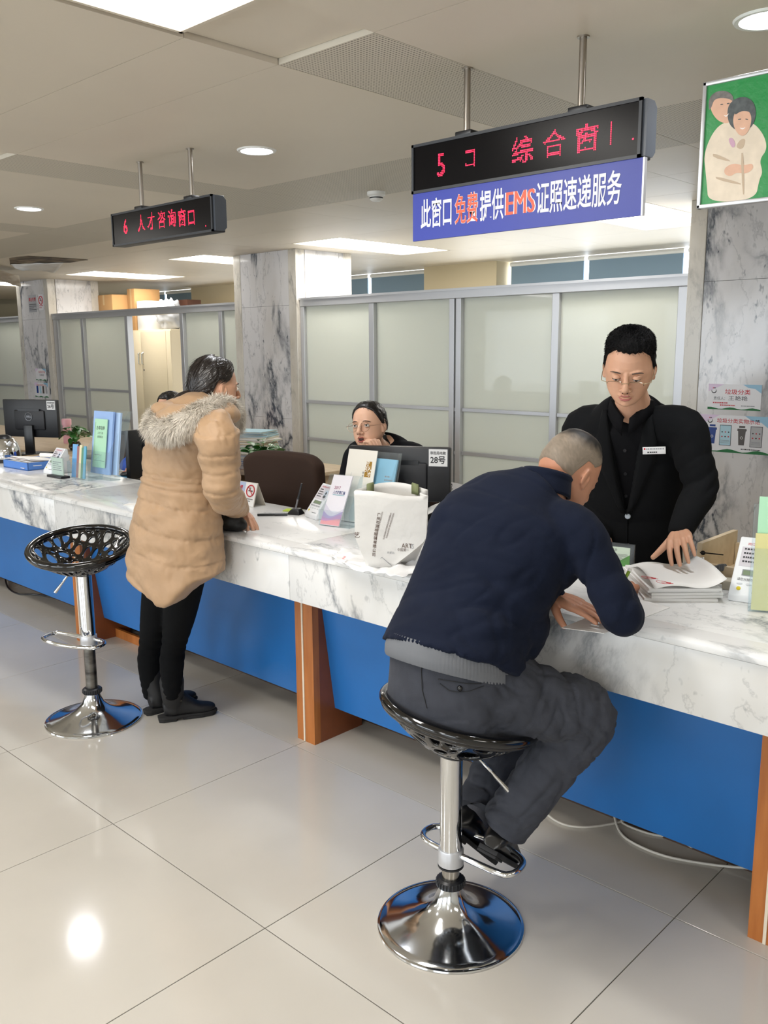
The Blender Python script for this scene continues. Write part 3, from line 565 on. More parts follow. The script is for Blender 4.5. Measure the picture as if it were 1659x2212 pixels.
# ================================================================ bar stools
def stool(loc, rot, zcol, zseat, tilt, foot_rot, lev_rot, label, worn=True):
    """loc floor point; zcol: height of the footrest collar; zseat: top of the gas column"""
    t = thing('bar_stool', label, 'stool', loc, 'black perforated bar stools'); Bz = BASE.pop(t.name)   # parts in local coordinates
    t.rotation_euler[2] = 0
    m_base = mat('stool_base_chrome', 'd3d6da', .1, 1, bump=.06, bscale=9, bdist=.003)
    MB().lathe([(.214, 0), (.216, .004), (.211, .009), (.19, .014), (.15, .024), (.11, .038), (.075, .058), (.05, .085), (.037, .115), (.031, .14), (0, .14)], 64).build('base', m_base, t, angle=60)
    MB().lathe([(.2165, 0), (.219, .002), (.218, .007), (.213, .009)], 64).build('base_edge', chrome, t)
    b = MB().lathe([(.034, .128), (.041, .132), (.042, .142), (.041, .152), (.034, .157)], 30)
    for k in range(26):
        a = 2*math.pi*k/26; b.sphere((.0415*math.cos(a), .0415*math.sin(a), .142), (.004, .004, .011), 6)
    b.build('collar_ring', blackp, t)
    MB().lathe([(.026, .14), (.026, zcol+.01)], 32).build('lower_column', mat('worn_column', '9d9a94', .28, .9, col2='2c2a29', vscale=5, stretch=(1, 1, 3)) if worn else mat('satin_column', 'a9a6a0', .22, 1), t)
    MB().lathe([(.0325, zcol-.005), (.0325, zseat)], 36).build('upper_column', chrome, t)
    MB().lathe([(.034, zcol-.035), (.038, zcol-.033), (.038, zcol+.012), (.036, zcol+.016), (.033, zcol+.016)], 36).build('footrest_collar', alu, t)
    MB().lathe([(.0382, zcol-.036), (.0385, zcol-.041), (.03, zcol-.043)], 36).build('rubber_ring', blackp, t)
    R_ = Matrix.Rotation(math.radians(foot_rot), 4, 'Z'); pts = []
    for x, y in ((.03, 0), (.16, -.012), (.195, .0), (.205, .04), (.19, .085), (.12, .115), (0, .125), (-.10, .105), (-.125, .075), (-.12, .035), (-.09, .012), (-.03, 0)): pts.append(R_ @ Vector((x, y, zcol+.0-.0*y)))
    sm = []
    for i in range(len(pts)-1):
        p0, p1, p2, p3 = pts[max(i-1, 0)], pts[i], pts[i+1], pts[min(i+2, len(pts)-1)]
        for k in range(6): u = k/6; sm.append(.5*((2*p1)+(-p0+p2)*u+(2*p0-5*p1+4*p2-p3)*u*u+(-p0+3*p1-3*p2+p3)*u**3))
    sm.append(pts[-1]); MB().tube(sm, .0095, 14).build('footrest', chrome, t)
    # seat: a pierced bowl
    Rs = Matrix.Translation((0, 0, zseat+.020)) @ Matrix.Rotation(math.radians(rot), 4, 'Z') @ Matrix.Rotation(math.radians(tilt), 4, 'Y')
    rnd = random.Random(5); P = []; NR = 26; R0 = .218
    for k in range(NR): a = 2*math.pi*k/NR; P.append(Vector((R0*math.cos(a), R0*math.sin(a))))
    tries = 0
    while len(P) < NR+72 and tries < 9000:
        tries += 1; q = Vector((rnd.uniform(-.2, .2), rnd.uniform(-.2, .2)))
        if q.length < .203 and all((q-p).length > .0295*(1.0-.25*min(1, q.length/.2)) for p in P): P.append(q)
    res = geometry.delaunay_2d_cdt(P, [], [], 0, 1e-6); bm = bmesh.new()
    def bowl(x, y): r = math.hypot(x, y)/R0; return Vector((x*(1-.0*r), y, -.012+.0+.118*(r**2.2)-.0))
    vs = [bm.verts.new((v.x, v.y, 0)) for v in res[0]]
    for f in res[2]:
        try: bm.faces.new([vs[i] for i in f])
        except ValueError: pass
    bmesh.ops.join_triangles(bm, faces=bm.faces[:], angle_face_threshold=3.2, angle_shape_threshold=.9, cmp_seam=False, cmp_sharp=False, cmp_uvs=False, cmp_vcols=False, cmp_materials=False)
    fs = [f for f in bm.faces if f.calc_center_median().length > .045]
    r = bmesh.ops.inset_individual(bm, faces=fs, thickness=.0056, use_even_offset=True)
    bmesh.ops.delete(bm, geom=fs, context='FACES'); bmesh.ops.triangulate(bm, faces=[f for f in bm.faces if len(f.verts) > 4])
    for v in bm.verts: v.co = bowl(v.co.x, v.co.y)
    me = bpy.data.meshes.new('seat'); bm.to_mesh(me); bm.free(); me.transform(Rs); me.materials.append(blackg)
    me.polygons.foreach_set('use_smooth', [True]*len(me.polygons)); o = bpy.data.objects.new('seat', me); link(o, t)
    md = o.modifiers.new('s', 'SOLIDIFY'); md.thickness = .012; md.offset = 0; md = o.modifiers.new('b', 'SUBSURF'); md.levels = 1; md.render_levels = 2
    b = MB(Rs); b.tube([(.222*math.cos(a), .222*math.sin(a), .110) for a in [2*math.pi*k/72 for k in range(72)]], .0150, 16, closed=True)
    b.tube([(.2185*math.cos(a), .2185*math.sin(a), .097) for a in [2*math.pi*k/72 for k in range(72)]], .0115, 12, closed=True); b.build('seat_rim', blackg, t)
    MB(Rs).lathe([(.055, -.004), (.055, -.018), (.04, -.026), (0, -.026)], 28).build('seat_mount', blackp, t)
    Rl = Matrix.Rotation(math.radians(lev_rot), 4, 'Z')
    MB(Rl).tube([(.03, 0, zseat-.005), (.08, 0, zseat-.012), (.115, 0, zseat-.05)], .0045, 10).build('lever', chrome, t)
    MB(Rl).tube([(.112, 0, zseat-.047), (.165, 0, zseat-.105)], [.0045, .0085], 10).build('lever_handle', chrome, t)
    return t
stool((-1.505, 1.865, 0), 60, .235, .548, 13, 8, 35, 'black perforated bar stool with chrome foot, the man in navy sits on it', worn=False)
stool((-3.675, 1.90, 0), -44, .395, .705, 11, 200, 205, 'empty black perforated bar stool at the left, beside the tan coat')
# ================================================================ furniture behind the counter
m_desk = wood('pale_desk_wood', 'c9b497', 'bda687', 2.5, (1, 10, 10), .45); m_desk2 = wood('pale_desk_edge', 'b59c7c', 'a98f6e', 3, (1, 10, 10), .5)
def desk(x0, x1, y0, y1, z, label, drawer=True):
    t = thing('desk', label, 'desk', ((x0+x1)/2, (y0+y1)/2, 0))
    MB().box(x0, x1, y0, y1, z-.028, z).build('desktop', m_desk, t, bevel=.003)
    for xx in (x0+.04, x1-.065): MB().box(xx, xx+.025, y0+.05, y1-.05, 0, z-.028).build('side_panel', m_desk2, t, smooth=False)
    MB().box(x0+.065, x1-.065, y1-.08, y1-.062, .2, z-.028).build('modesty_panel', m_desk2, t, smooth=False)
    return t
desk(-4.60, -2.62, 2.84, 3.02, .80, 'narrow') if False else desk(-3.42, -2.58, 2.86, 3.24, .80, 'pale wooden desk under the monitor marked 28')
desk(-6.3, -4.75, 4.02, 4.75, .80, 'pale wooden desk holding the stack of books, behind the tan coat')
desk(-11.2, -7.15, 3.6, 4.65, .80, 'pale wooden desk at the left edge under the monitor marked 26')
desk(-7.0, -4.9, 2.92, 3.4, .86, 'narrow desk shelf directly behind the left part of the counter', False)
def monitor(cx, cy, z0, w_, h_, yaw, label, sticker=None, ring=False, stand=True, desk_z=.8, thin=.035):
    M_ = rz((cx, cy, z0), yaw); t = thing('computer_monitor', label, 'monitor', (cx, cy, z0))
    MB(M_).box(-w_/2, w_/2, -.004, thin, 0, h_).build('housing', mat('monitor_back', '17181c', .42), t, bevel=.006)
    MB(M_).box(-w_/2+.012, w_/2-.012, thin, thin+.002, .015, h_-.012).build('screen', m_scr, t, smooth=False)
    MB(M_).box(-w_*.28, w_*.28, -.02, 0, h_*.2, h_*.72).build('rear_bulge', mat('monitor_back2', '1b1c21', .5), t, bevel=.012)
    MB(M_).box(-w_*.2, w_*.2, -.0215, -.019, h_*.76-.02, h_*.76).build('vent_strip', blackp, t, smooth=False)
    if stand:
        MB(M_).box(-.045, .045, -.045, -.02, desk_z-z0+.01, h_*.33).build('stand_neck', blackp, t, bevel=.004); MB(M_).box(-.13, .13, -.12, .11, desk_z-z0, desk_z-z0+.014).build('stand_foot', blackp, t, bevel=.005)
    if ring:
        MB(M_).tube([(.035*math.cos(a), -.0225, h_*.55+.035*math.sin(a)) for a in [i*math.pi/12 for i in range(24)]], .003, 6, closed=True).build('logo_ring', mat('grey_logo', '8b8d92', .3, .5), t)
        text('DELL', M_ @ fr((0, -.0215, h_*.55), (1, 0, 0), (0, 0, 1)), .022, mat('grey_logo', '8b8d92', .3, .5), t, bold=.02)
        MB(M_).lathe([(.001, 0), (.028, 0)], 24, (0, 0, 0)).build('stand_hole', paper, t) if False else None
    if sticker:
        s0 = w_/2-.012-.085; MB(M_).box(s0, s0+.085, -.0055, -.004, h_-.085, h_-.008).build('sticker', mat('sticker_white', 'dcdcdc', .4), t, smooth=False)
        text('审批局电脑', M_ @ fr((s0+.042, -.0058, h_-.026), (1, 0, 0), (0, 0, 1)), .016, ink, t, fit=.07, bold=.01); text(sticker, M_ @ fr((s0+.042, -.0058, h_-.058), (1, 0, 0), (0, 0, 1)), .038, ink, t, fit=.068, bold=.02)
    return t
p = aY(972, 966, 3.25); q = aY(1, 1, 3.25)
def mon_px(xr, yt, yb, w_, Y, yaw, **k):
    """right top corner and bottom at image points, on plane Y"""
    a = aY(xr, yt, Y); b_ = aY(xr, yb, Y); c = Vector((a.x, Y, 0))-Vector((math.cos(math.radians(yaw)), math.sin(math.radians(yaw)), 0))*(w_/2); return monitor(c.x, c.y, b_.z, w_, a.z-b_.z, yaw, **k)
mon_px(973, 967, 1086, .47, 3.06, 29, label='black monitor marked 28 behind the paper bag, seen from its back', sticker='28号')
mon_px(121, 864, 945, .56, 3.62, 25, label='black monitor marked 26 at the left edge, with a round grey emblem', sticker='26号', ring=True)
t = monitor(-5.03, 3.18, .885, .50, .31, 100, 'black monitor seen edge-on beside the left of the tan coat', desk_z=.86)
# chairs
m_brown = mat('brown_upholstery', '3a2c25', .95, spec=.2, bump=.3, bscale=260, bdist=.002); m_mesh = mat('brown_chair_mesh', '45372f', .9, bump=.6, bscale=400, bdist=.002)
def officechair(loc, yaw, label, w_=.52, top=1.12, mesh=False):
    t = thing('office_chair', label, 'chair', loc); M_ = rz((loc[0], loc[1], 0), yaw); h0 = .52
    P = []
    for i in range(13):
        v = i/12; row = []
        for j in range(17):
            u = j/16*2-1; wv = w_/2*(1-.12*(1-v)**2)*(1-.0*u); z = h0+.06+(top-h0-.06)*v; edge = (abs(u)**6); z -= .05*edge*v; x = u*wv; y = .22+.05*v-.055*(1-u*u)+.0; row.append((x, y, z))
        P.append(row)
    b = MB(M_); b.grid(P); o = b.build('backrest', m_mesh if mesh else m_brown, t, recalc=False); md = o.modifiers.new('s', 'SOLIDIFY'); md.thickness = .012 if mesh else .07; md.offset = 0; md = o.modifiers.new('v', 'SUBSURF'); md.levels = 2; md.render_levels = 2
    if mesh:
        e = [P[i][0] for i in range(13)]+P[12][1:]+[P[i][16] for i in range(11, -1, -1)]; MB(M_).tube(e, .014, 10).build('back_frame', blackp, t)
    MB(M_).box(-w_/2, w_/2, -.25, .2, h0-.09, h0).build('seat', m_brown, t, bevel=.03, seg=4); MB(M_).tube([(0, 0, .1), (0, 0, h0-.09)], .03, 14).build('gas_column', blackp, t)
    MB(M_).box(-.03, .03, .17, .27, h0-.07, h0+.2).build('back_bracket', blackp, t, bevel=.01)
    for k in range(5):
        a = 2*math.pi*k/5; MB(M_).tube([(0, 0, .12), (.27*math.cos(a), .27*math.sin(a), .07)], [.028, .018], 10).build('leg', blackp, t); MB(M_).sphere((.28*math.cos(a), .28*math.sin(a), .032), .032, 12).build('caster', blackp, t)
    return t
officechair((-3.74, 3.36, 0), 188, 'empty brown upholstered chair behind the counter, left of the seated clerk', .56, 1.145)
officechair((-6.02, 3.72, 0), 196, 'office chair with brown mesh back and black frame, left of the tan coat', .56, 1.08, mesh=True)
officechair((-7.3, 3.3, 0), 190, 'dark low chair behind the small card stand on the left counter', .5, .93)
officechair((-3.02, 3.52, 0), 6, 'brown chair the seated clerk sits on', .46, .95)
# cabinet with boxes behind the open partition bay
t = thing('metal_cabinet', 'cream double door metal cabinet behind the open partition bay', 'cabinet', (-10.0, 6.5, 0)); m_cab = mat('cream_enamel', 'd3c6aa', .45)
cx0, cx1 = aY(281, 800, 6.3).x, aY(373, 800, 6.3).x; cm = aY(310, 800, 6.3).x; ct = 1.935
MB().box(cx0, cx1, 6.30, 6.78, 0, ct).build('body', m_cab, t, bevel=.004)
for a, b_, sgn_ in ((cx0+.01, cm-.003, 1), (cm+.003, cx1-.10, -1)):
    for z0, z1, hd in ((.62, ct-.02, 1), (.05, .612, 0)):
        o = MB().box(a, b_, 6.285, 6.30, z0, z1).build('door', m_cab, t, bevel=.003); hx = cm-.04*sgn_
        if hd:
            MB().tube([(hx, 6.285, 1.50), (hx, 6.262, 1.51), (hx, 6.262, 1.64), (hx, 6.285, 1.65)], .009, 8).build('handle', chrome, o)
            if sgn_ < 0: MB().lathe([(0, 0), (.012, 0)], 12).build('keyhole', blackp, o) if False else MB().sphere((hx-.0, 6.284, 1.43), (.012, .003, .012), 10).build('keyhole', blackp, o)
MB().box(cx1-.097, cx1-.0, 6.287, 6.30, .05, ct-.02).build('side_strip', m_cab, t, bevel=.003)
m_box = mat('cardboard', 'b98e5c', .8, var=.05, vscale=4); m_tape = mat('packing_tape', 'c8a878', .3)
def carton(x0, x1, y0, y1, z0, z1, label, m=m_box):
    t = thing('cardboard_box', label, 'box', ((x0+x1)/2, (y0+y1)/2, z0), 'cardboard boxes on the cabinet')
    MB().box(x0, x1, y0, y1, z0, z1-.004).build('carton', m, t, bevel=.003); MB().box(x0, x1, y0, (y0+y1)/2-.003, z1-.004, z1).build('flap', m, t, smooth=False); MB().box(x0, x1, (y0+y1)/2+.003, y1, z1-.004, z1).build('flap', m, t, smooth=False)
    MB().box((x0+x1)/2-.02, (x0+x1)/2+.02, y0-.001, y0, z0+(z1-z0)*.5, z1).build('tape', m_tape, t, smooth=False); return t
carton(cx0-.75, cx0-.03, 6.31, 6.75, 0, 1.9, 'tall tan carton hidden left of the cream cabinet') if False else None
carton(cx0+.0, cx0+.17, 6.32, 6.7, ct, 2.46, 'tan cardboard box standing on the cream cabinet, right one of the pair')
carton(cx0-.60, cx0-.02, 6.75, 7.1, 2.0, 2.50, 'tan cardboard box with label seen above the partition rail') if False else None
t = thing('storage_shelf', 'grey shelf top behind the partition rail carrying a cardboard box', 'shelf', (-11.3, 6.4, 0))
sx0, sx1 = aY(236, 650, 6.3).x, aY(272, 650, 6.3).x
MB().box(sx0-.05, sx1-.0, 6.05, 6.6, 2.10, 2.13).build('shelf_board', alu, t, smooth=False)
for xx in (sx0-.04, sx1-.03): 
    for yy in (6.07, 6.56): MB().box(xx, xx+.02, yy, yy+.02, 0, 2.10).build('upright', alu, t, smooth=False)
carton(sx0, sx1, 6.1, 6.5, 2.13, aY(250, 635, 6.1).z, 'tan cardboard box with printed label above the partition rail, beside the left column')
o = MB().box(cx0+.20, cx0+.42, 6.33, 6.6, ct, 2.30).build('white_box', mat('white_carton', 'd9d9d6', .6), bevel=.003); tag(o, 'white box on the cream cabinet beside the cardboard box', 'box')
o = MB().box(cx0+.20, cx0+.56, 6.34, 6.55, ct, 2.07).build('flat_white_box', mat('white_carton', 'd9d9d6', .6), bevel=.003) if False else None
from mathutils import noise as _nz
b = MB(); P = []
for i in range(31):
    th = math.pi*i/30; row = []
    for k in range(41):
        a = 2*math.pi*(k % 40)/40; d = Vector((math.sin(th)*math.cos(a), math.sin(th)*math.sin(a), math.cos(th))); q = 1+.28*_nz.noise(d*3.2)+.14*abs(_nz.noise(d*8)); row.append((cx0+.72+.20*d.x*q, 6.48+.13*d.y*q, ct+.002+max(0, .17+.19*d.z*q)))
    P.append(row)
b.grid(P); o = b.build('plastic_bag', mat('grey_plastic_bag', 'a9aaac', .35), weld=True, angle=180); tag(o, 'grey plastic bag lying on top of the cream cabinet', 'bag')
o = MB().box(aY(371, 650, 7.0).x, aY(407, 650, 7.0).x, 6.98, 7.2, 2.1, aY(390, 648, 7.0).z).build('brown_box', mat('dark_brown_card', '5c3a2c', .6), bevel=.003); tag(o, 'dark brown flat box just above the partition rail left of the middle column', 'box')
t2 = MB().box(aY(366, 650, 7.0).x, aY(412, 650, 7.0).x, 6.95, 7.3, 0, 2.099).build('tall_cupboard', m_cab, bevel=.004); tag(t2, 'tall cupboard standing behind the frosted panes, only its top reaches the rail', 'cupboard')
# torn ceiling sheet
m_torn = mat('torn_grey_sheet', 'c3c1bd', .7, var=.08, vscale=3); m_gapshade = mat('dirty_cavity_shade', '3a3229', .9, col2='8c7c68', vscale=6)
def sheet(name, pts, label, m, cat='torn panel', thick=.006):
    b = MB(); n = len(pts); b.add([tuple(p) for p in pts], [tuple(range(n))]); o = b.build(name, m, smooth=False, recalc=False); md = o.modifiers.new('s', 'SOLIDIFY'); md.thickness = thick; return tag(o, label, cat)
def sag(name, A, B, C_, D, depth, m, label, cat, n=14):
    """curved sheet between edge A-B and edge C-D, sagging by depth"""
    P = []
    for i in range(n+1):
        u = i/n; row = []
        for k in range(n+1):
            v = k/n; p = A.lerp(B, u).lerp(D.lerp(C_, u), v); row.append(p-Vector((0, 0, depth*math.sin(math.pi*v)*(.6+.4*math.sin(u*4+1))+.012*_nz.noise(Vector((u*5, v*5, 2))))))
        P.append(row)
    b = MB(); b.grid(P); o = b.build(name, m, recalc=False, angle=180); md = o.modifiers.new('s', 'SOLIDIFY'); md.thickness = .004; return tag(o, label, cat)
sheet('dark_gap_sheet', [aZ(20, 558, 2.564), aZ(60, 553, 2.564), aZ(190, 561, 2.564), aZ(150, 567, 2.564), aZ(60, 567, 2.564), aZ(22, 572, 2.564)], 'dirty sheet coloured dark for the shaded gap where the ceiling panel has come down', m_gapshade, 'ceiling damage', .003)  # no real opening: a flat sheet with the gap's shade put into its colour
sag('hanging_ceiling_sheet', aZ(22, 571, 2.55), aZ(137, 568, 2.55), aZ(118, 589, 2.50), aZ(60, 582, 2.50), .03, m_torn, 'pale torn ceiling sheet sagging at the left above the far column', 'torn panel')
sag('hanging_ceiling_flap', aZ(-14, 574, 2.54), aZ(-14, 600, 2.47), aZ(46, 619, 2.40), aZ(40, 594, 2.50), .02, mat('brown_torn', 'a39584', .8, col2='b9b1a4', vscale=5), 'brownish curled ceiling flap hanging at the left edge', 'torn panel')
# ================================================================ books and plants behind
def book(c, sx, sy, h, yaw, cover, label, z):
    M_ = rz((c[0], c[1], z), yaw); t = thing('book', label, 'book', (c[0], c[1], z), 'stacked books on the desk behind the tan coat')
    cv = mat('cover_'+cover, cover, .45); MB(M_).box(-sx/2, sx/2, -sy/2, sy/2, 0, .0025).box(-sx/2, sx/2, -sy/2, sy/2, h-.0025, h).box(-sx/2, -sx/2+.003, -sy/2, sy/2, 0, h).build('cover', cv, t, smooth=False)
    MB(M_).box(-sx/2+.003, sx/2-.004, -sy/2+.004, sy/2-.004, .0025, h-.0025).build('pages', mat('page_edges', 'd5cdbb', .8, bump=.3, bscale=60, stretch=(.05, .05, 20)), t, smooth=False); return z+h
covs = ['7a3f4a', 'b9bcc2', '3d5a86', 'c9c4b8', 'd8d5cc', '5f86a8', 'c7b98d', 'cfcfcf', '3a4a6b', 'bfc7c9', 'c3a14f', 'd9d6d0', 'e0dfda', 'a4c4cf', '8fb9c6', 'c9d7da', '9ec3d0']
names = ['dark red', 'grey', 'blue', 'cream', 'off-white', 'light blue', 'sandy', 'pale grey', 'navy', 'grey-green', 'yellow', 'whitish', 'white', 'aqua', 'turquoise', 'pale aqua', 'sky blue']
z = .80; rnd = random.Random(2); bx, by = aY(546, 960, 4.2).x, 4.2
for i, cv in enumerate(covs):
    h = (.028, .02, .016, .022, .014, .018, .024, .016, .012, .02, .022, .014, .018, .01, .012, .008, .012)[i]
    ordinal = 'bottom' if i == 0 else 'top' if i == len(covs)-1 else None
    z = book((bx+rnd.uniform(-.02, .02), by+rnd.uniform(-.02, .02)), .34 if i < 12 else .3, .24, h, rnd.uniform(-12, 12)+20, cv, '%s book in the tall pile, %s' % (names[i], ordinal+' of the pile' if ordinal else 'between the %s and the %s ones' % (names[i-1], names[i+1])), z)
o = MB(rz((bx+.42, 4.3, .8), 15)).box(-.15, .15, -.1, .1, 0, .03).build('black_folder_tray', blackp, bevel=.006); tag(o, 'flat black tray beside the book pile, right of the coat', 'tray')
m_leaf = mat('pothos_leaf', '3f7a34', .35, col2='2c5f28', vscale=12); m_stem = mat('green_stem', '5f8a45', .6)
def leafmesh():
    b = MB(); P = []
    for i in range(7):
        v = i/6; w_ = .5*math.sin(math.pi*min(1, v*.86+.14))**.8*(1-v*.25) if v < 1 else 0; w_ *= .78
        P.append([(u*w_, v, -.35*v*v+.12*abs(u)*w_-.0) for u in (-1, -.5, 0, .5, 1)])
    b.grid(P); o = b.build('leaf', m_leaf, recalc=False); return o
LEAF = leafmesh(); LM = LEAF.data; bpy.data.objects.remove(LEAF)
def plant(c, z, n, spread, hgt, size, label, seed, pot):
    t = thing('pothos_plant', label, 'plant', (c[0], c[1], z), 'small green pothos plants'); rnd = random.Random(seed)
    if pot == 'glass':
        MB().lathe([(.02, 0), (.045, .004), (.058, .03), (.052, .06), (.04, .075), (.043, .08)], 28, (c[0], c[1], z)).build('glass_vase', mat('dark_water_glass', '4a3a26', .06, coat=.5), t); zz = z+.07
    else:
        MB().lathe([(.05, 0), (.055, .005), (.07, .11), (.075, .115), (.066, .112), (0, .10)], 28, (c[0], c[1], z)).build('pot', mat('tan_pot', 'a08a68', .7), t); zz = z+.1
    st = MB()
    for k in range(n):
        a = rnd.uniform(0, 2*math.pi); r = spread*math.sqrt(rnd.random()); h = hgt*(1-.55*(r/spread)**2)*rnd.uniform(.55, 1); p = Vector((c[0]+r*math.cos(a), c[1]+r*math.sin(a), zz+h))
        base = Vector((c[0], c[1], zz)); st.tube([base, base.lerp(p, .5)+Vector((0, 0, .02)), p], .002, 5)
        o = bpy.data.objects.new('leaf', LM); link(o, t); s_ = size*rnd.uniform(.7, 1.2)
        o.matrix_basis = Matrix.Translation(p) @ Matrix.Rotation(a-math.pi/2+rnd.uniform(-.5, .5), 4, 'Z') @ Matrix.Rotation(rnd.uniform(-.5, .7), 4, 'X') @ Matrix.Rotation(rnd.uniform(-.4, .4), 4, 'Y') @ Matrix.Scale(s_, 4)
    st.build('stems', m_stem, t)
p = aY(572, 1000, 4.0); plant((p.x, p.y), .80, 46, .115, .17, .078, 'green leafy pothos in a tan pot in front of the book pile', 4, 'pot')
p = aY(162, 955, 3.9); plant((p.x, p.y), .80, 40, .13, .17, .08, 'green pothos in a dark glass vase on the left desk', 9, 'glass')
p = aY(146, 945, 4.15); t = thing('pink_bottle', 'pink plastic bottle with pink lid behind the left plant', 'bottle', (p.x, p.y, .8)); zt = aY(146, 905, 4.15).z-.8
MB().lathe([(.036, 0), (.040, .01), (.040, zt-.09), (.036, zt-.06)], 24, (p.x, p.y, .8)).build('body', mat('pink_plastic', 'd9a3ad', .4), t); MB().lathe([(.044, zt-.06), (.046, zt-.01), (.040, zt)], 24, (p.x, p.y, .8)).build('lid', mat('pink_lid', 'e0a9b4', .4), t)
# ================================================================ things on the counter
# kettle
kx, ky = -6.16, 2.66; t = thing('kettle', 'shiny steel kettle with black lid at the left end of the counter', 'kettle', (kx, ky, T))
MB().lathe([(.105, 0), (.108, .025)], 40, (kx, ky, T)).build('base', blackp, t)
MB().lathe([(.105, .025), (.108, .05), (.102, .09), (.088, .13), (.066, .158), (.05, .166)], 48, (kx, ky, T)).build('body', chrome, t, angle=80)
MB().lathe([(.058, .162), (.05, .175), (.03, .186), (0, .188)], 32, (kx, ky, T)).build('lid', blackp, t)
MB().tube([(kx-.09, ky+.02, T+.15), (kx-.15, ky+.03, T+.14), (kx-.16, ky+.03, T+.08), (kx-.11, ky+.02, T+.05)], .012, 10).build('handle', blackp, t); MB().tube([(kx+.08, ky, T+.13), (kx+.12, ky, T+.155)], [.022, .012], 12).build('spout', chrome, t)
# blue tray with papers
M_ = rz((-5.72, 2.66, T), 3); t = thing('document_tray', 'blue plastic tray overflowing with papers on the left counter', 'tray', (-5.70, 2.64, T)); m_tr = mat('tray_blue', '4f7fc9', .5)
b = MB(M_); b.box(-.16, .16, -.13, .13, 0, .006); b.box(-.16, .16, -.13, -.124, 0, .05); b.box(-.16, .16, .124, .13, 0, .05); b.box(-.16, -.154, -.13, .13, 0, .05); b.box(.154, .16, -.13, .13, 0, .05); b.build('tray_box', m_tr, t, smooth=False)
for k in range(8):
    p_ = M_ @ Matrix.Translation((.01*(k % 3)-.01, .004*k-.01, .012+.006*k)) @ Matrix.Rotation(math.radians((k*37 % 15)-7), 4, 'Z') @ Matrix.Rotation(math.radians(-1.0*k), 4, 'X'); o = MB(p_).box(-.145, .145, -.11, .115, 0, .004).build('paper_stack', paper if k % 3 else mat('paper_pinkish', 'e3d9d6', .7), smooth=False); tag(o, 'sheaf of papers in the blue tray, %s layer' % ('lowest', 'second', 'third', 'fourth', 'fifth', 'sixth', 'seventh', 'topmost')[k], 'papers', 'papers in the blue tray')
o = MB(M_ @ Matrix.Translation((.05, .12, .065)) @ Matrix.Rotation(.2, 4, 'Z')).tube([(-.13, 0, 0), (.13, 0, .004)], .014, 14).build('rolled_paper', paper); tag(o, 'white rolled paper lying on the blue tray', 'papers')
def evaluator(M_, label, s_=1.0, face=True, smile=True):
    t = thing('evaluation_terminal', label, 'terminal', tuple(M_.translation), 'white service evaluation terminals'); w_ = .058*s_
    prof = [(-.0, 0), (.14*s_, 0), (.14*s_, .012), (.125*s_, .10*s_), (.118*s_, .152*s_), (.104*s_, .157*s_), (.002, .02)]   # y,z side profile (front leaning back)
    b = MB(M_ @ fr((-w_, 0, 0), (0, 1, 0), (0, 0, 1))); b.prism(prof, 0, 2*w_); b.build('housing', mat('terminal_white', 'e4e6e8', .35), t, bevel=.004)
    F = M_ @ fr((0, .002, .02), (1, 0, 0), (0, .102*s_, .137*s_)); Ls = math.hypot(.102, .137)*s_
    MB(F).box(-w_*.82, w_*.82, Ls*.50, Ls*.95, -.001, .0012).build('id_card', mat('id_card', 'cfcad0', .3), t, smooth=False)
    text('岗位服务监督卡', F @ Matrix.Translation((0, Ls*.89, .001)), .009*s_, redink, t, fit=w_*1.2); lines_of_print(F, -w_*.7, w_*.1, Ls*.55, Ls*.84, 4, ink, t, lift=.0018)
    MB(F).box(w_*.3, w_*.74, Ls*.56, Ls*.8, .001, .0018).build('portrait_photo', mat('portrait_bg', 'b9c4d4', .4), t, smooth=False); MB(F).sphere((w_*.52, Ls*.71, .0018), (w_*.12, Ls*.045, .0006), 12).sphere((w_*.52, Ls*.6, .0018), (w_*.2, Ls*.05, .0006), 12).build('portrait_figure', ink, t)
    MB(F).box(-w_*.6, w_*.6, Ls*.34, Ls*.45, -.001, .0012).build('display_frame', greyink, t, smooth=False); MB(F).box(-w_*.55, w_*.55, Ls*.355, Ls*.435, .001, .0016).build('lcd_display', mat('lcd_green', '7f8f74', .2), t, smooth=False)
    text('请您对我的工作给予评价', F @ Matrix.Translation((0, Ls*.275, .0003)), .009*s_, ink, t, fit=w_*1.5)
    for k in range(4): MB(F).sphere((w_*(-.6+.4*k), Ls*.2, .0008), (w_*.14, Ls*.02, .0012), 12).build('button', mat('button_grey', 'cdd0d3', .4), t)
    MB(F).sphere((-w_*.6, Ls*.12, .001), (w_*.1, w_*.1, .001), 14).build('smiley_button', mat('smiley_yellow', 'd9c21c', .4), t)
    lines_of_print(F, 0, w_*.8, Ls*.05, Ls*.09, 1, ink, t); return t
evaluator(rz((-5.33, 2.56, T), 2), 'white evaluation terminal on the left counter, behind the small glass stand', .98)
evaluator(rz((-2.985, 2.66, T), -14), 'white evaluation terminal in the middle, left of the brochure holder', .95)
evaluator(rz((-.975, 2.63, T), 8), 'white evaluation terminal with grey display at the right end of the counter', 1.14)
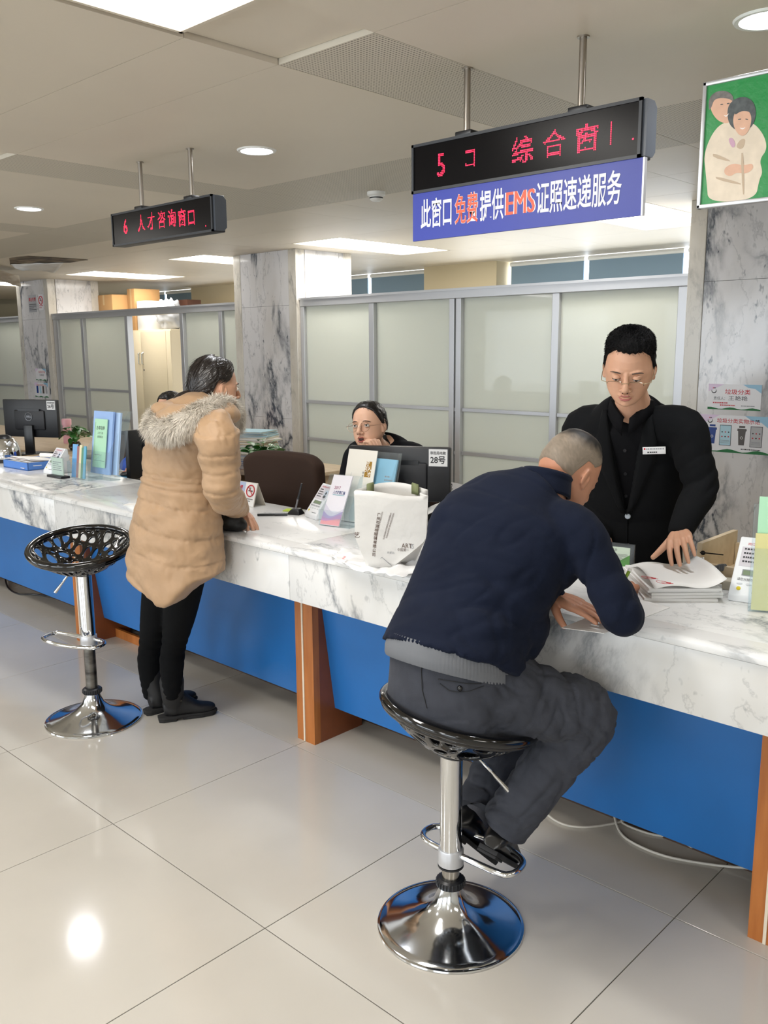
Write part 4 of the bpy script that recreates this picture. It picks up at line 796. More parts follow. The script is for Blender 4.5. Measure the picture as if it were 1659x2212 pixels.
# small glass sign stand
M_ = rz((-5.13, 2.53, T), 2); t = thing('card_stand', 'small clear card stand on a black base beside the left terminal', 'card stand', (-5.13, 2.53, T))
MB(M_).box(-.085, .085, -.03, .03, 0, .014).build('base', blackp, t, bevel=.002); MB(M_).box(-.07, .07, -.006, -.003, .014, .125).box(-.07, .07, .004, .007, .014, .125).build('glass_sheets', acrylic, t, smooth=False); MB(M_).box(-.066, .066, -.002, .003, .016, .12).build('card', mat('greenish_card', 'cfdccb', .5, var=.04), t, smooth=False)
lines_of_print(M_ @ fr((0, -.002, 0), (1, 0, 0), (0, 0, 1)), -.05, .05, .04, .1, 5, greyink, t)
def holder(M_, w_, d, hf, hb, label, name='brochure_holder'):
    t = thing(name, label, 'holder', tuple(M_.translation)); b = MB(M_); s_ = .002; lean = .26
    b.box(-w_, w_, 0, s_, 0, hf); b.box(-w_, w_, 0, d, 0, s_); b.add([(-w_, d*.8, 0), (w_, d*.8, 0), (w_, d*.8+hb*lean, hb), (-w_, d*.8+hb*lean, hb), (-w_, d*.8+s_, 0), (w_, d*.8+s_, 0), (w_, d*.8+s_+hb*lean, hb), (-w_, d*.8+s_+hb*lean, hb)], [(0, 1, 2, 3), (7, 6, 5, 4), (0, 4, 5, 1), (3, 2, 6, 7), (0, 3, 7, 4), (1, 5, 6, 2)])
    b.build('front_and_back_sheet', acrylic, t, smooth=False)
    for sx in (-w_, w_-s_):
        c = MB(M_ @ fr((sx, 0, 0), (0, 1, 0), (0, 0, 1))); c.prism([(0, 0), (d*.8, 0), (d*.8+hb*lean, hb), (d*.8+hb*lean-.02, hb), (s_, hf)], 0, s_); c.build('side_sheet', acrylic, t, smooth=False)
    return t
def leaflet(M_, w_, h, th, col, label, name='brochure', deco=None, group='leaflets in the holders'):
    t = thing(name, label, 'brochure', tuple(M_.translation), group); MB(M_).box(-w_, w_, 0, h, 0, th).build('pages', col if not isinstance(col, str) else mat('leaflet_'+col, col, .35), t, smooth=False)
    if deco: deco(t, M_ @ Matrix.Translation((0, 0, th)))
    return t
# middle holder: parallel-ish to the counter, turned to the public side
HM = rz((-2.765, 2.60, T), 8); holder(HM, .085, .06, .07, .215, 'clear acrylic holder for the 2017 booklet, left of the paper bag')
def lean(M_, x, y, z, a=9, yaw=0): return M_ @ Matrix.Translation((x, y, z)) @ Matrix.Rotation(math.radians(yaw), 4, 'Z') @ Matrix.Rotation(math.radians(90-a), 4, 'X')
def deco2017(t, F):
    text('2017', F @ Matrix.Translation((-.012, .172, 0)), .020, mat('plum', '8b3f62', .5), t, fit=.034, bold=.01); text('人才政策汇编', F @ Matrix.Translation((.004, .150, 0)), .017, mat('slate', '3d4a78', .5), t, fit=.066, bold=.02)
    MB(F).box(-.028, .036, .1385, .1405, .0002, .0006).build('underline', mat('teal', '3f9aa8', .5), t, smooth=False)
    for k, (c_, y0, y1, am) in enumerate((('c9c6d4', .085, .05, .02), ('a99bc4', .062, .04, .018), ('b98fb8', .045, .03, .014), ('d79aa0', .026, .018, .008))):
        pts = [(-.052+.104*i/16, y0+am*math.cos(i/16*4+1+k*.5)-(y0-y1)*i/16*.3) for i in range(17)]; MB(F).prism([(-.052, .002), (.052, .002)]+pts[::-1], 0, .0003+.0002*k).build('printed_wave', mat('wave_'+c_, c_, .4), t, smooth=False)
leaflet(lean(HM, -.018, -.004, .004, 27), .052, .232, .006, 'dddbe2', 'white booklet titled 2017 with purple waves at its foot', 'booklet', deco2017)
HM2 = rz((-2.70, 2.72, T), 5); holder(HM2, .115, .06, .12, .31, 'taller clear acrylic holder behind the 2017 booklet')
m_gold = mat('gold_print', '9a7424', .45)
def decogold(t, F):
    MB(F).box(.028, .062, .205, .275, .0002, .0006).build('gold_seal', m_gold, t, smooth=False); m_ = mat('seal_letter', 'efece4', .6)
    text('招', F @ Matrix.Translation((.037, .262, .0006)), .024, m_, t, bold=.02); text('引', F @ Matrix.Translation((.037, .238, .0006)), .026, m_, t, bold=.02); text('人', F @ Matrix.Translation((.053, .242, .0006)), .022, m_, t, bold=.02); text('才', F @ Matrix.Translation((.053, .217, .0006)), .022, m_, t, bold=.02)
    text('西', F @ Matrix.Translation((.020, .222, 0)), .011, ink, t); text('安', F @ Matrix.Translation((.020, .208, 0)), .011, ink, t)
leaflet(lean(HM2, -.068, .004, .004, 15), .082, .325, .004, 'e2dfd6', 'tall off-white brochure with a gold seal, behind the 2017 booklet', 'brochure', decogold)
leaflet(lean(HM2, .045, .028, .004, 17), .066, .290, .008, '86b6cf', 'light blue brochure behind the off-white one', 'brochure', lambda t, F: lines_of_print(F, .01, .055, .08, .22, 9, greyink, t))
leaflet(lean(HM2, .015, .008, .004, 7, -4), .05, .17, .004, 'e0ddd7', 'narrow white leaflet between the booklet and the brochure', 'leaflet')
MB(lean(HM2, .055, .006, .08, 8)).tube([(0, 0, 0), (0, .1, 0), (.012, .108, 0), (.024, .1, 0), (.024, .0, 0)], .0012, 6).build('wire_clip', steel).name = 'wire_clip'; tag(bpy.data.objects['wire_clip'], 'thin wire clip standing in front of the off-white brochure', 'clip')
# left holders
HL = rz((-4.96, 2.57, T), 2); holder(HL, .12, .11, .10, .16, 'low clear acrylic holder with small books on the left counter')
for k, (c_, x, w_, h, lab) in enumerate((('5d9bd0', -.075, .022, .20, 'light blue booklet, leftmost in the low acrylic holder'), ('8f4f47', -.035, .013, .19, 'dark red booklet in the low acrylic holder'), ('d8cfa6', -.010, .012, .20, 'cream booklet in the low acrylic holder'), ('3f7d57', .012, .010, .185, 'green booklet in the low acrylic holder'), ('4fa0c0', .036, .010, .195, 'blue booklet, rightmost in the low acrylic holder'))):
    leaflet(lean(HL, x, .02, .004, 8, 10), w_, h, .006, c_, lab, 'booklet')
HL2 = rz((-4.86, 2.65, T), 2); holder(HL2, .125, .08, .17, .40, 'tall clear acrylic holder with the green card and blue folders')
leaflet(lean(HL2, -.01, .026, .03, 8), .105, .375, .012, '9ab8e6', 'pale blue plastic folder behind the green card', 'folder')
leaflet(lean(HL2, .035, .05, .03, 8), .10, .37, .012, 'b3cdec', 'second pale blue folder, rear one in the tall holder', 'folder')
def decogreen(t, F):
    text('办事指南', F @ Matrix.Translation((0, .235, 0)), .026, mat('card_grey_text', '5d6f66', .6), t, fit=.09, bold=.01); text('人才引进', F @ Matrix.Translation((0, .205, 0)), .016, mat('card_grey_text', '5d6f66', .6), t, fit=.06); text('政策解答', F @ Matrix.Translation((0, .182, 0)), .016, mat('card_grey_text', '5d6f66', .6), t, fit=.06)
    lines_of_print(F, -.05, .05, .07, .08, 1, greyink, t); MB(F).box(-.058, -.056, .04, .27, .0002, .0005).box(-.058, .06, .04, .042, .0002, .0005).build('printed_rule', mat('card_grey_text', '5d6f66', .6), t, smooth=False)
leaflet(lean(HL2, -.012, .012, .07, 8), .068, .29, .004, 'b3e0bf', 'pale green card with guide heading in the tall left holder', 'guide_card', decogreen)
# no smoking tent card
M_ = rz((-3.53, 2.70, T), 2); t = thing('tent_card', 'white tent card with a no smoking sign right of the tan coat', 'sign', (-3.53, 2.74, T)); m_cd = mat('card_cream', 'e3ddd2', .6)
b = MB(M_); b.add([(-.13, -.035, 0), (.12, -.035, 0), (.12, .0, .115), (-.13, .0, .115), (-.13, .045, 0), (.12, .045, 0)], [(0, 1, 2, 3), (3, 2, 5, 4)]); o = b.build('folded_card', m_cd, t, smooth=False, recalc=False); md = o.modifiers.new('s', 'SOLIDIFY'); md.thickness = .002
F = M_ @ fr((0, -.0365, 0), (1, 0, 0), (0, .035, .115)); MB(F).box(-.13, .035, .002, .118, .0003, .001).build('blue_print', mat('tent_blue', 'a9b6d2', .5), t, smooth=False); MB(F).box(.035, .118, .002, .118, .0003, .001).build('white_print', paper, t, smooth=False)
text('禁止吸烟', F @ Matrix.Translation((-.03, .085, .001)), .03, redink, t, fit=.09, bold=.02); lines_of_print(F, -.08, .02, .03, .055, 2, greyink, t, lift=.0016); nosmoke(F @ Matrix.Translation((.078, .078, .001)), .028, t); lines_of_print(F, .045, .112, .022, .042, 2, ink, t, lift=.0016)
# pens
a, b_ = aZ(556, 1112, T+.006), aZ(621, 1111, T+.006); t = thing('black_pen', 'black capped pen lying on the counter beside the hand of the coat wearer', 'pen', tuple((a+b_)/2)); MB().tube([a, a.lerp(b_, .62)], .0055, 12).build('barrel', blackp, t); MB().tube([a.lerp(b_, .58), b_], .0065, 12).build('cap', mat('pen_cap', '2a2c30', .3), t); MB().tube([a.lerp(b_, .6)+Vector((0, 0, .007)), a.lerp(b_, .92)+Vector((0, 0, .007))], .0014, 6).build('clip', steel, t)
t = thing('pen_stand', 'black pen standing upright in a small black holder', 'pen', (-3.12, 2.69, T)); M_ = rz((-3.12, 2.69, T), 20); b = MB(M_); b.add([(-.035, -.03, 0), (.035, -.03, 0), (.035, .03, 0), (-.035, .03, 0), (-.02, -.012, .022), (.02, -.012, .022), (.02, .02, .028), (-.02, .02, .028)], [(3, 2, 1, 0), (4, 5, 6, 7), (0, 1, 5, 4), (1, 2, 6, 5), (2, 3, 7, 6), (3, 0, 4, 7)]); b.build('base', blackp, t, bevel=.003)
MB().tube([(-3.12, 2.69, T+.022), (-3.112, 2.70, T+.075)], .0045, 10).build('pen_grip', mat('grey_grip', '77787c', .4), t); MB().tube([(-3.112, 2.70, T+.07), (-3.10, 2.715, T+.145)], [.0055, .0042], 10).build('pen_barrel', blackp, t)
o = MB(rz((-3.20, 2.74, T), 30)).box(-.04, .04, -.03, .03, 0, .004).build('sticky_notes', mat('lime_note', 'b5cc3a', .7), smooth=False); tag(o, 'lime green sticky note pad behind the small pen stand', 'notepad')
o = MB(rz((-2.90, 2.77, T), 20)).box(-.03, .03, -.02, .02, 0, .012).build('orange_note', mat('orange_note', 'd98a3a', .7), smooth=False); tag(o, 'small orange note block behind the middle terminal', 'notepad')
t = thing('computer_mouse', 'black computer mouse on a blue pad left of the tan coat', 'mouse', (-5.30, 3.1, .86)); MB(rz((-5.30, 3.1, .864), 120)).sphere((0, 0, .008), (.035, .055, .022), 18).build('shell', blackp, t); MB().tube([(-5.34, 3.12, .875), (-5.5, 3.2, .866), (-5.75, 3.18, .866)], .003, 6).build('cord', white_paint, t); MB(rz((-5.30, 3.1, .864), 120)).sphere((0, .02, .027), (.004, .01, .004), 8).build('wheel', redink, t)
o = MB(rz((-5.25, 3.1, .86), 20)).box(-.12, .12, -.09, .09, 0, .003).build('mouse_pad', mat('pad_blue', '4a98c4', .6), smooth=False); tag(o, 'light blue mouse pad under the black mouse', 'mouse pad')
o = MB(rz(tuple(aZ(292, 1090, T)), 30)).box(-.05, .05, -.03, .03, 0, .0015).build('paper_slip', paper, smooth=False); tag(o, 'small paper slip on the counter left of the tan coat', 'paper')
# paper bag
def paperbag():
    t = thing('paper_bag', 'white paper shopping bag with olive handles and brown print on the counter', 'bag', (-2.11, 2.24, T+.012)); z0 = T+.008
    bl = [aZ(790, 1238, z0), aZ(853, 1243, z0), aZ(905, 1205, z0), aZ(800, 1195, z0)]; c = sum(bl, Vector())/4
    f0, f1 = aY(765, 1064, 2.13), aY(925, 1097, 2.30)
    # local frame along the front face
    u = (Vector((f1.x, f1.y, 0))-Vector((f0.x, f0.y, 0))).normalized(); n = Vector((-u.y, u.x, 0)); H_ = .262; O = Vector((f0.x, f0.y, z0)); Wt = (Vector((f1.x, f1.y, 0))-Vector((f0.x, f0.y, 0))).length
    F = fr(O, u, (0, 0, 1)); nv, nu = 14, 12
    def front(s_, v):    # s_ across 0..1, v up 0..1
        k = min(1, v/.40); x0 = Wt*.17*(1-k)**.9; x1 = Wt*(1-.44*(1-k)**1.1-.05*(1-v)); x = x0+(x1-x0)*s_; d = .0+.007*math.sin(v*7+s_*5)+.006*math.sin(s_*math.pi)*v; lift = .003*math.sin(s_*7)*v
        return Vector((x, H_*v*(1+.04*math.cos(s_*3))+lift, d))
    def back(s_, v):
        k = min(1, v/.38); lo = .12*(1-k); x = Wt*lo+(Wt*(1-2.4*lo))*s_; dd = .10+.03*math.sin(s_*math.pi)-.05*v*(1-math.sin(s_*math.pi)); return Vector((x, H_*v*(1.02+.06*math.sin(s_*math.pi)), -dd*(1 if True else 0)))
    PF = [[F @ front(i/nu, j/nv) for i in range(nu+1)] for j in range(nv+1)]; PB = [[F @ back(i/nu, j/nv) for i in range(nu+1)] for j in range(nv+1)]
    mb_ = mat('bag_paper', 'cfcdc9', .6, var=.03, vscale=6, bump=.5, bscale=16, bdist=.01)
    MBt = MB(); MBt.grid(PF); MBt.grid([r[::-1] for r in PB])
    for side in (0, -1):
        S = []
        for j in range(nv+1):
            a_, b2 = PF[j][side], PB[j][side]; mid = (a_+b2)/2+u*((.028 if side == 0 else -.028)*(j/nv)**1.5); S.append([a_, (a_+mid)/2, mid, (mid+b2)/2, b2] if side else [b2, (b2+mid)/2, mid, (mid+a_)/2, a_])
        MBt.grid(S)
    MBt.add([PF[0][0], PF[0][-1], PB[0][-1], PB[0][0]], [(0, 1, 2, 3)]); o = MBt.build('bag_body', mb_, t, weld=True, angle=50); md = o.modifiers.new('s', 'SOLIDIFY'); md.thickness = .0016; md.offset = -1
    ring = [PF[-1][i] for i in range(nu+1)]+[PB[-1][i] for i in range(nu, -1, -1)]
    m_ol = mat('olive_ribbon', '6f7550', .7)
    def inner(s_, v, d): return F @ (front(s_, v)+Vector((0, 0, d)))
    for s_ in (.16, .78):
        q = MB(); P = []
        for k in range(9):
            a = k/8; P.append([F @ (back(s_+w2, .90+.13*math.sin(math.pi*a))+Vector((0, 0, .004+.022*a))) for w2 in (0, .09)])
        q.grid(P); o2 = q.build('handle', m_ol, t, recalc=False); md = o2.modifiers.new('s', 'SOLIDIFY'); md.thickness = .003
    brn = mat('brown_print', '5a4438', .6)
    def FM(s_, v):   # frame on the front surface
        p0 = F @ front(s_, v); pu = F @ front(min(1, s_+.02), v); pv = F @ front(s_, min(1, v+.02)); return fr(p0, pu-p0, pv-p0)
    for k, ch_ in enumerate('广州市源格服装有限公司'): text(ch_, FM(.34-.010*k*.9, .70-k*.053), .0135, brn, t, lift=.0012, bold=.01)
    for s0, n_ in ((.385, 20), (.50, 18), (.535, 17)):
        for k in range(n_): v = .74-k*.0235*(1 if s0 < .4 else .9); text(random.choice('格服装纺织产品标准成分安全类别执行号码地址电话'), FM(s0-.005*k*1.1, v), .0062, brn, t, lift=.0012, name='small_print')
    text('ART', FM(.80, .305), .024, brn, t, lift=.0014, fit=.036); text('IS', FM(.895, .30), .024, greyink, t, lift=.0014, fit=.010); text('中国第一', FM(.80, .245), .013, brn, t, lift=.0014, fit=.040)
    text('尚都比', FM(.60, .20), .009, greyink, t, lift=.0012); text('艺', FM(.03, .42), .022, brn, t, lift=.0012)
    # folded seams at the foot
    MB().tube([F @ (front(.02, .01)+Vector((0, 0, .001))), F @ (front(.45, .14)+Vector((0, 0, .001))), F @ (front(.95, .01)+Vector((0, 0, .001)))], .0009, 5).build('fold_seam', greyink, t)
paperbag()
# white plastic bag under it
def crumple(name, pts, z, h, m, label, cat, seed, n=26):
    xs = [p.x for p in pts]; ys = [p.y for p in pts]; x0, x1, y0, y1 = min(xs), max(xs), min(ys), max(ys); rnd = random.Random(seed)
    def ins(x, y):
        c = False; j = len(pts)-1
        for i in range(len(pts)):
            if ((pts[i].y > y) != (pts[j].y > y)) and x < (pts[j].x-pts[i].x)*(y-pts[i].y)/(pts[j].y-pts[i].y)+pts[i].x: c = not c
            j = i
        return c
    from mathutils import noise
    b = MB(); idx = {}; 
    for i in range(n+1):
        for j in range(n+1):
            x = x0+(x1-x0)*i/n; y = y0+(y1-y0)*j/n
            if ins(x, y): idx[(i, j)] = len(b.v); b.v.append((x+rnd.uniform(-.002, .002), y+rnd.uniform(-.002, .002), z+.0025+h*abs(noise.noise(Vector((x*14, y*14, seed))))*1.6))
    for (i, j) in idx:
        q = [(i, j), (i+1, j), (i+1, j+1), (i, j+1)]
        if all(k in idx for k in q): b.f.append(tuple(idx[k] for k in q)); b.mi.append(0)
    o = b.build(name, m, angle=60); md = o.modifiers.new('s', 'SOLIDIFY'); md.thickness = .002; return tag(o, label, cat)
m_pl = mat('white_plastic_film', 'e6e6e6', .3, spec=.6)
crumple('plastic_bag', [aZ(708, 1206, T), aZ(745, 1232, T), aZ(872, 1254, T), aZ(912, 1235, T), aZ(955, 1212, T), aZ(968, 1188, T), aZ(900, 1180, T), aZ(735, 1190, T)], T, .018, m_pl, 'crumpled white plastic bag lying flat under the paper bag', 'bag', 3, 40)
text('~', fr(aZ(745, 1205, T+.022), (.7, -.7, 0), (.6, .6, 0)), .1, mat('faint_red', 'd9a0a0', .6), None).name = 'red_print'; tag(bpy.data.objects['red_print'], 'faint red printed curl on the white plastic bag', 'print')
# open books right of the monitor
def openpage(name, c, yaw, w_, h, lift, m, label, cat='book', curl=0):
    M_ = rz(c, yaw); P = []
    for i in range(13):
        u = i/12; P.append([(u*w_, v*h, lift*math.sin(u*math.pi*.9)+curl*u*u) for v in (0, .5, 1)])
    b = MB(M_); b.grid(P); o = b.build(name, m, recalc=False); md = o.modifiers.new('s', 'SOLIDIFY'); md.thickness = .004; return tag(o, label, cat)
dz = .80; t = thing('magazine', 'open magazine with a red cover curling beside monitor 28', 'magazine', (-2.75, 3.15, dz+.1))
p = aZ(960, 1100, .86)
def curlgrid(name, A, B, w_vec, lift, m, parent, n=14):
    P = []
    for i in range(n+1):
        u = i/n; base = A.lerp(B, u); z_ = lift*math.sin(math.pi*u**.8); P.append([base+Vector((0, 0, z_)), base+w_vec*.5+Vector((0, 0, z_)), base+w_vec+Vector((0, 0, z_*.9))])
    b = MB(); b.grid(P); o = b.build(name, m, parent, recalc=False); md = o.modifiers.new('s', 'SOLIDIFY'); md.thickness = .003; return o
MB(rz((-2.66, 2.95, .93), 10)).box(-.05, .10, -.07, .10, -.13, -.10).build('back_cover', redink, t, smooth=False)
A_, B_ = aY(915, 1118, 3.0), aY(1003, 1098, 3.12)
curlgrid('page_spread', A_, B_, Vector((-.12, .16, .0)), .018, paper, t); curlgrid('red_cover', A_.lerp(B_, .45)+Vector((0, 0, -.012)), B_+Vector((.01, 0, -.004)), Vector((-.1, .13, 0)), .022, mat('crimson', 'b51f2c', .4), t)
t = thing('printed_sheet', 'white sheet with black calligraphy standing right of monitor 28', 'paper', tuple(aY(960, 1090, 3.2)))
S = [aY(948, 1085, 3.15), aY(985, 1090, 3.2), aY(1006, 1048, 3.25), aY(960, 1038, 3.2)]; b = MB(); b.add(S, [(0, 1, 2, 3)]); o = b.build('sheet', paper, t, smooth=False, recalc=False); md = o.modifiers.new('s', 'SOLIDIFY'); md.thickness = .002
for ch_, x, y in (('藏', 972, 1051), ('汉', 971, 1063), ('公', 975, 1074), ('心', 972, 1066), ('O', 991, 1065)): text(ch_, fr(aY(x, y, 3.18), (1, .3, 0), (.25, -.05, 1)), .032, ink, t, lift=.004, bold=.01)
t = thing('loose_papers', 'pile of cream loose papers on the desk right of monitor 28', 'papers', (-2.72, 3.5, .8))
for k in range(6): MB(rz((-2.70+.004*k, 3.10, .8+.004*k), 3*k)).box(-.12, .12, -.15, .15, 0, .0035).build('paper', mat('cream_paper', 'cfc5a8', .7) if k % 2 else paper, t, smooth=False)
p = aZ(990, 1051, .81); o = MB().lathe([(.03, 0), (.055, .004), (.055, .016), (.04, .02), (.03, .006)], 28, (-2.64, 3.18, .80)).build('tape_ring', mat('tape_blue', '27426b', .3)); tag(o, 'dark blue round tape ring on the desk near monitor 28', 'tape')
# purse under the arm: see people. papers before the standing clerk
m_wp = mat('copy_paper', 'e6e5e3', .65)
st = [aZ(1378, 1292, T), aZ(1447, 1303, T), aZ(1522, 1252, T), aZ(1440, 1235, T)]; cx_ = sum(st, Vector())/4; u = (st[1]-st[0]); v = (st[3]-st[0]); yw = math.degrees(math.atan2(u.y, u.x))
M_ = rz((-1.235, 2.635, T), 42)
for k in range(5):
    o = MB(M_ @ Matrix.Translation((.004*(k*7 % 3), .004*(k*5 % 4), .008*k)) @ Matrix.Rotation(math.radians((k*13 % 7)-3), 4, 'Z')).box(-.11, .11, -.15, .15, 0, .0075).build('paper_ream', m_wp, smooth=False); tag(o, 'thick sheaf of white paper before the standing clerk, %s of the pile' % ('lowest', 'second from the bottom', 'middle one', 'second from the top', 'uppermost')[k], 'papers', 'sheaves of white paper before the clerk')
t = thing('curved_form', 'top white form with red drawn loops, curling up, on the paper pile', 'papers', (-1.27, 2.62, T+.04))
P = []
for i in range(17):
    u_ = i/16; P.append([M_ @ Vector((-.095+.215*u_, -.17+.29*v_, .043+.035*(u_**3)+.022*math.sin(v_*3)*(1-u_*.5)+.01*math.sin(u_*6))) for v_ in [j/8 for j in range(9)]])
b = MB(); b.grid(P); o = b.build('sheet', m_wp, t, recalc=False); md = o.modifiers.new('s', 'SOLIDIFY'); md.thickness = .0012
for cxp, cyp in ((1400, 1248), (1432, 1258)):
    c_ = aZ(cxp, cyp, T+.072); MB().tube([(c_.x+.022*math.cos(a)*(1+.2*math.sin(3*a)), c_.y+.012*math.sin(a), c_.z) for a in [k*math.pi/9 for k in range(18)]], .0007, 5, closed=True).build('red_loop', redink, t); MB().tube([(c_.x-.005, c_.y, c_.z), (c_.x+.02, c_.y+.012, c_.z), (c_.x+.01, c_.y+.002, c_.z), (c_.x+.03, c_.y+.006, c_.z)], .0008, 5).build('red_scribble', redink, t)
S = [aZ(1213, 1356, T+.002), aZ(1305, 1368, T+.002), aZ(1447, 1312, T+.002), aZ(1372, 1292, T+.002)]; b = MB(); b.add(S, [(0, 1, 2, 3)]); o = b.build('writing_sheet', m_wp, smooth=False, recalc=False); md = o.modifiers.new('s', 'SOLIDIFY'); md.thickness = .001; tag(o, 'white sheet the man in navy is writing on, under his arm', 'paper')
# framed notice stand
p0, p1 = aY(1312, 1168, 2.76), aY(1370, 1228, 2.76); t = thing('notice_stand', 'framed green and white notice stand between the two men', 'sign', ((p0.x+p1.x)/2, 2.76, T)); M_ = rz((p1.x, 2.76, T+.001), 12); w_ = .165; h = p0.z-T
MB(M_).box(-w_, 0, -.006, .006, 0, h).build('frame', mat('dark_frame', '55585a', .3, .4), t, bevel=.002); MB(M_).box(-w_+.006, -.006, -.0075, -.005, .006, h-.006).build('clear_face', acrylic, t, smooth=False); F = M_ @ fr((-w_/2, -.0072, 0), (1, 0, 0), (0, 0, 1))
MB(F).box(-.07, .068, .012, h-.012, 0, .001).build('notice', mat('notice_mint', 'cfdfcf', .6), t, smooth=False); MB(F).prism([(-.07, .012), (.068, .012), (.068, .055), (.03, .03)], .001, .0016).build('green_corner', mat('notice_green', '5f9a52', .6), t, smooth=False)
text('温馨提示', F @ Matrix.Translation((.0, h-.024, .001)), .012, ink, t); lines_of_print(F, -.06, -.005, .03, h-.035, 7, greyink, t, lift=.0016); lines_of_print(F, .004, .06, .03, h-.035, 7, greyink, t, lift=.0016)
# drawer box, phone cord at the right
t = thing('wooden_drawer_unit', 'pale wooden open drawer unit with locks behind the right end of the counter', 'drawer unit', (-1.05, 3.05, .6)); m_pw = wood('plywood_pale', 'd3bf9f', 'c8b391', 3, (1, 10, 10), .5)
xa = aY(1512, 1172, 2.92).x; zt_ = aY(1512, 1170, 2.92).z
b = MB(fr((xa, 0, 0), (0, 1, 0), (0, 0, 1))); b.prism([(2.90, .0), (3.20, .0), (3.20, zt_+.0), (2.90, zt_)], 0, .018); b.build('side_board', m_pw, t, smooth=False)
MB().box(xa, xa+.6, 2.885, 2.905, .0, zt_-.065).build('front_board', m_pw, t, smooth=False); MB().box(xa+.02, xa+.6, 3.18, 3.20, .0, zt_-.045).build('back_board', m_pw, t, smooth=False); MB().box(xa+.018, xa+.6, 2.905, 3.18, zt_-.14, zt_-.125).build('bottom_board', m_pw, t, smooth=False); MB().box(xa+.58, xa+.6, 2.905, 3.18, 0, zt_-.02).build('side_board', m_pw, t, smooth=False)
for z_ in (.03, .09): MB().sphere((xa+.05, 2.883, zt_-.065-z_), (.015, .005, .006), 10).build('lock', mat('dark_lock', '2b2624', .35, .6), t)
MB().tube([(xa+.02, 2.88, zt_-.028), (xa+.10, 2.88, zt_-.024)], .0022, 6).sphere((xa+.03, 2.88, zt_-.028), (.009, .006, .008), 10).build('key', mat('dark_lock', '2b2624', .35, .6), t)
o = MB(rz((xa+.25, 3.04, zt_-.124), 8)).box(-.12, .12, -.08, .08, 0, .05).build('papers_in_drawer', mat('faded_papers', 'b9beb4', .7, var=.2, vscale=30), smooth=False); tag(o, 'faded papers lying in the open pale wooden drawer', 'papers')
b = MB(); A_, B_ = aZ(1527, 1247, T+.012), aZ(1568, 1226, T+.03); pts = []
for k in range(170):
    u_ = k/169; a = u_*2*math.pi*15; c_ = A_.lerp(B_, u_)+Vector((0, 0, .012*math.sin(math.pi*u_))); pts.append(c_+Vector((.35*math.cos(a), .35*math.cos(a), math.sin(a)))*.011)
o = b.tube(pts, .0024, 6).build('phone_cord', mat('cord_grey', '5d5f62', .45)); tag(o, 'coiled dark grey telephone cord near the right terminal', 'cord')
t = thing('telephone', 'dark telephone base mostly hidden behind the right terminal', 'telephone', (-1.06, 2.82, T)); MB(rz((-1.06, 2.76, T), 15)).box(-.05, .08, -.02, .035, 0, .03).build('body', mat('phone_beige', 'a79f8d', .5), t, bevel=.004)
o = None
cable('white_wire', [aY(1505, 1212, 2.85), aY(1520, 1205, 2.84), aY(1510, 1228, 2.82), aY(1488, 1243, 2.79)], .0022, white_paint, 'thin white wire arching behind the paper pile', 'wire')
# yellow and green holder at the right edge
M_ = rz((-.885, 2.575, T), 22); holder(M_, .07, .05, .19, .30, 'clear acrylic holder with yellow leaflet cut by the right edge')
leaflet(lean(M_, 0, .008, .005, 6), .062, .225, .006, 'd6cf8a', 'pale yellow leaflet at the right edge of the photo', 'leaflet'); leaflet(lean(M_, .004, .02, .005, 6), .062, .33, .006, 'a9dcb5', 'pale green leaflet behind the yellow one at the right edge', 'leaflet')
# ================================================================ people
from mathutils import noise as mnoise
m_skin = mat('skin_warm', 'c99a7e', .5, sub=.08, var=.03, vscale=14, bump=.06, bscale=300, bdist=.001); m_skinl = mat('skin_light', 'd9ad92', .48, sub=.08, var=.02, vscale=14, bump=.04, bscale=300, bdist=.001)
m_skint = mat('skin_tan', 'b98468', .52, sub=.08, var=.04, vscale=14, bump=.08, bscale=300, bdist=.001)
m_lip = mat('lip', 'b0645c', .4); m_hair = mat('black_hair', '14110f', .38, bump=.5, bscale=150, stretch=(1, 1, .15), bdist=.002, spec=.6); m_hairb = mat('brown_black_hair', '1d1613', .33, bump=.6, bscale=170, stretch=(.12, 1, 1), bdist=.002, spec=.7)
m_eye = mat('eye_white', 'ddd8d2', .2); m_iris = mat('dark_iris', '1c1310', .1); m_mouth = mat('mouth_inside', '3c1614', .5)
def ell(b, c, r, M_=None, n=20):
    vs = []; fs = []; m = n//2+1
    for i in range(m):
        t = math.pi*i/(m-1)
        for k in range(n):
            a = 2*math.pi*k/n; p = Vector((r[0]*math.sin(t)*math.cos(a), r[1]*math.sin(t)*math.sin(a), r[2]*math.cos(t)))
            if M_ is not None: p = M_ @ p
            vs.append(Vector(c)+p)
    for i in range(m-1):
        for k in range(n): fs.append((i*n+k, (i+1)*n+k, (i+1)*n+(k+1) % n, i*n+(k+1) % n))
    b.add(vs, fs)
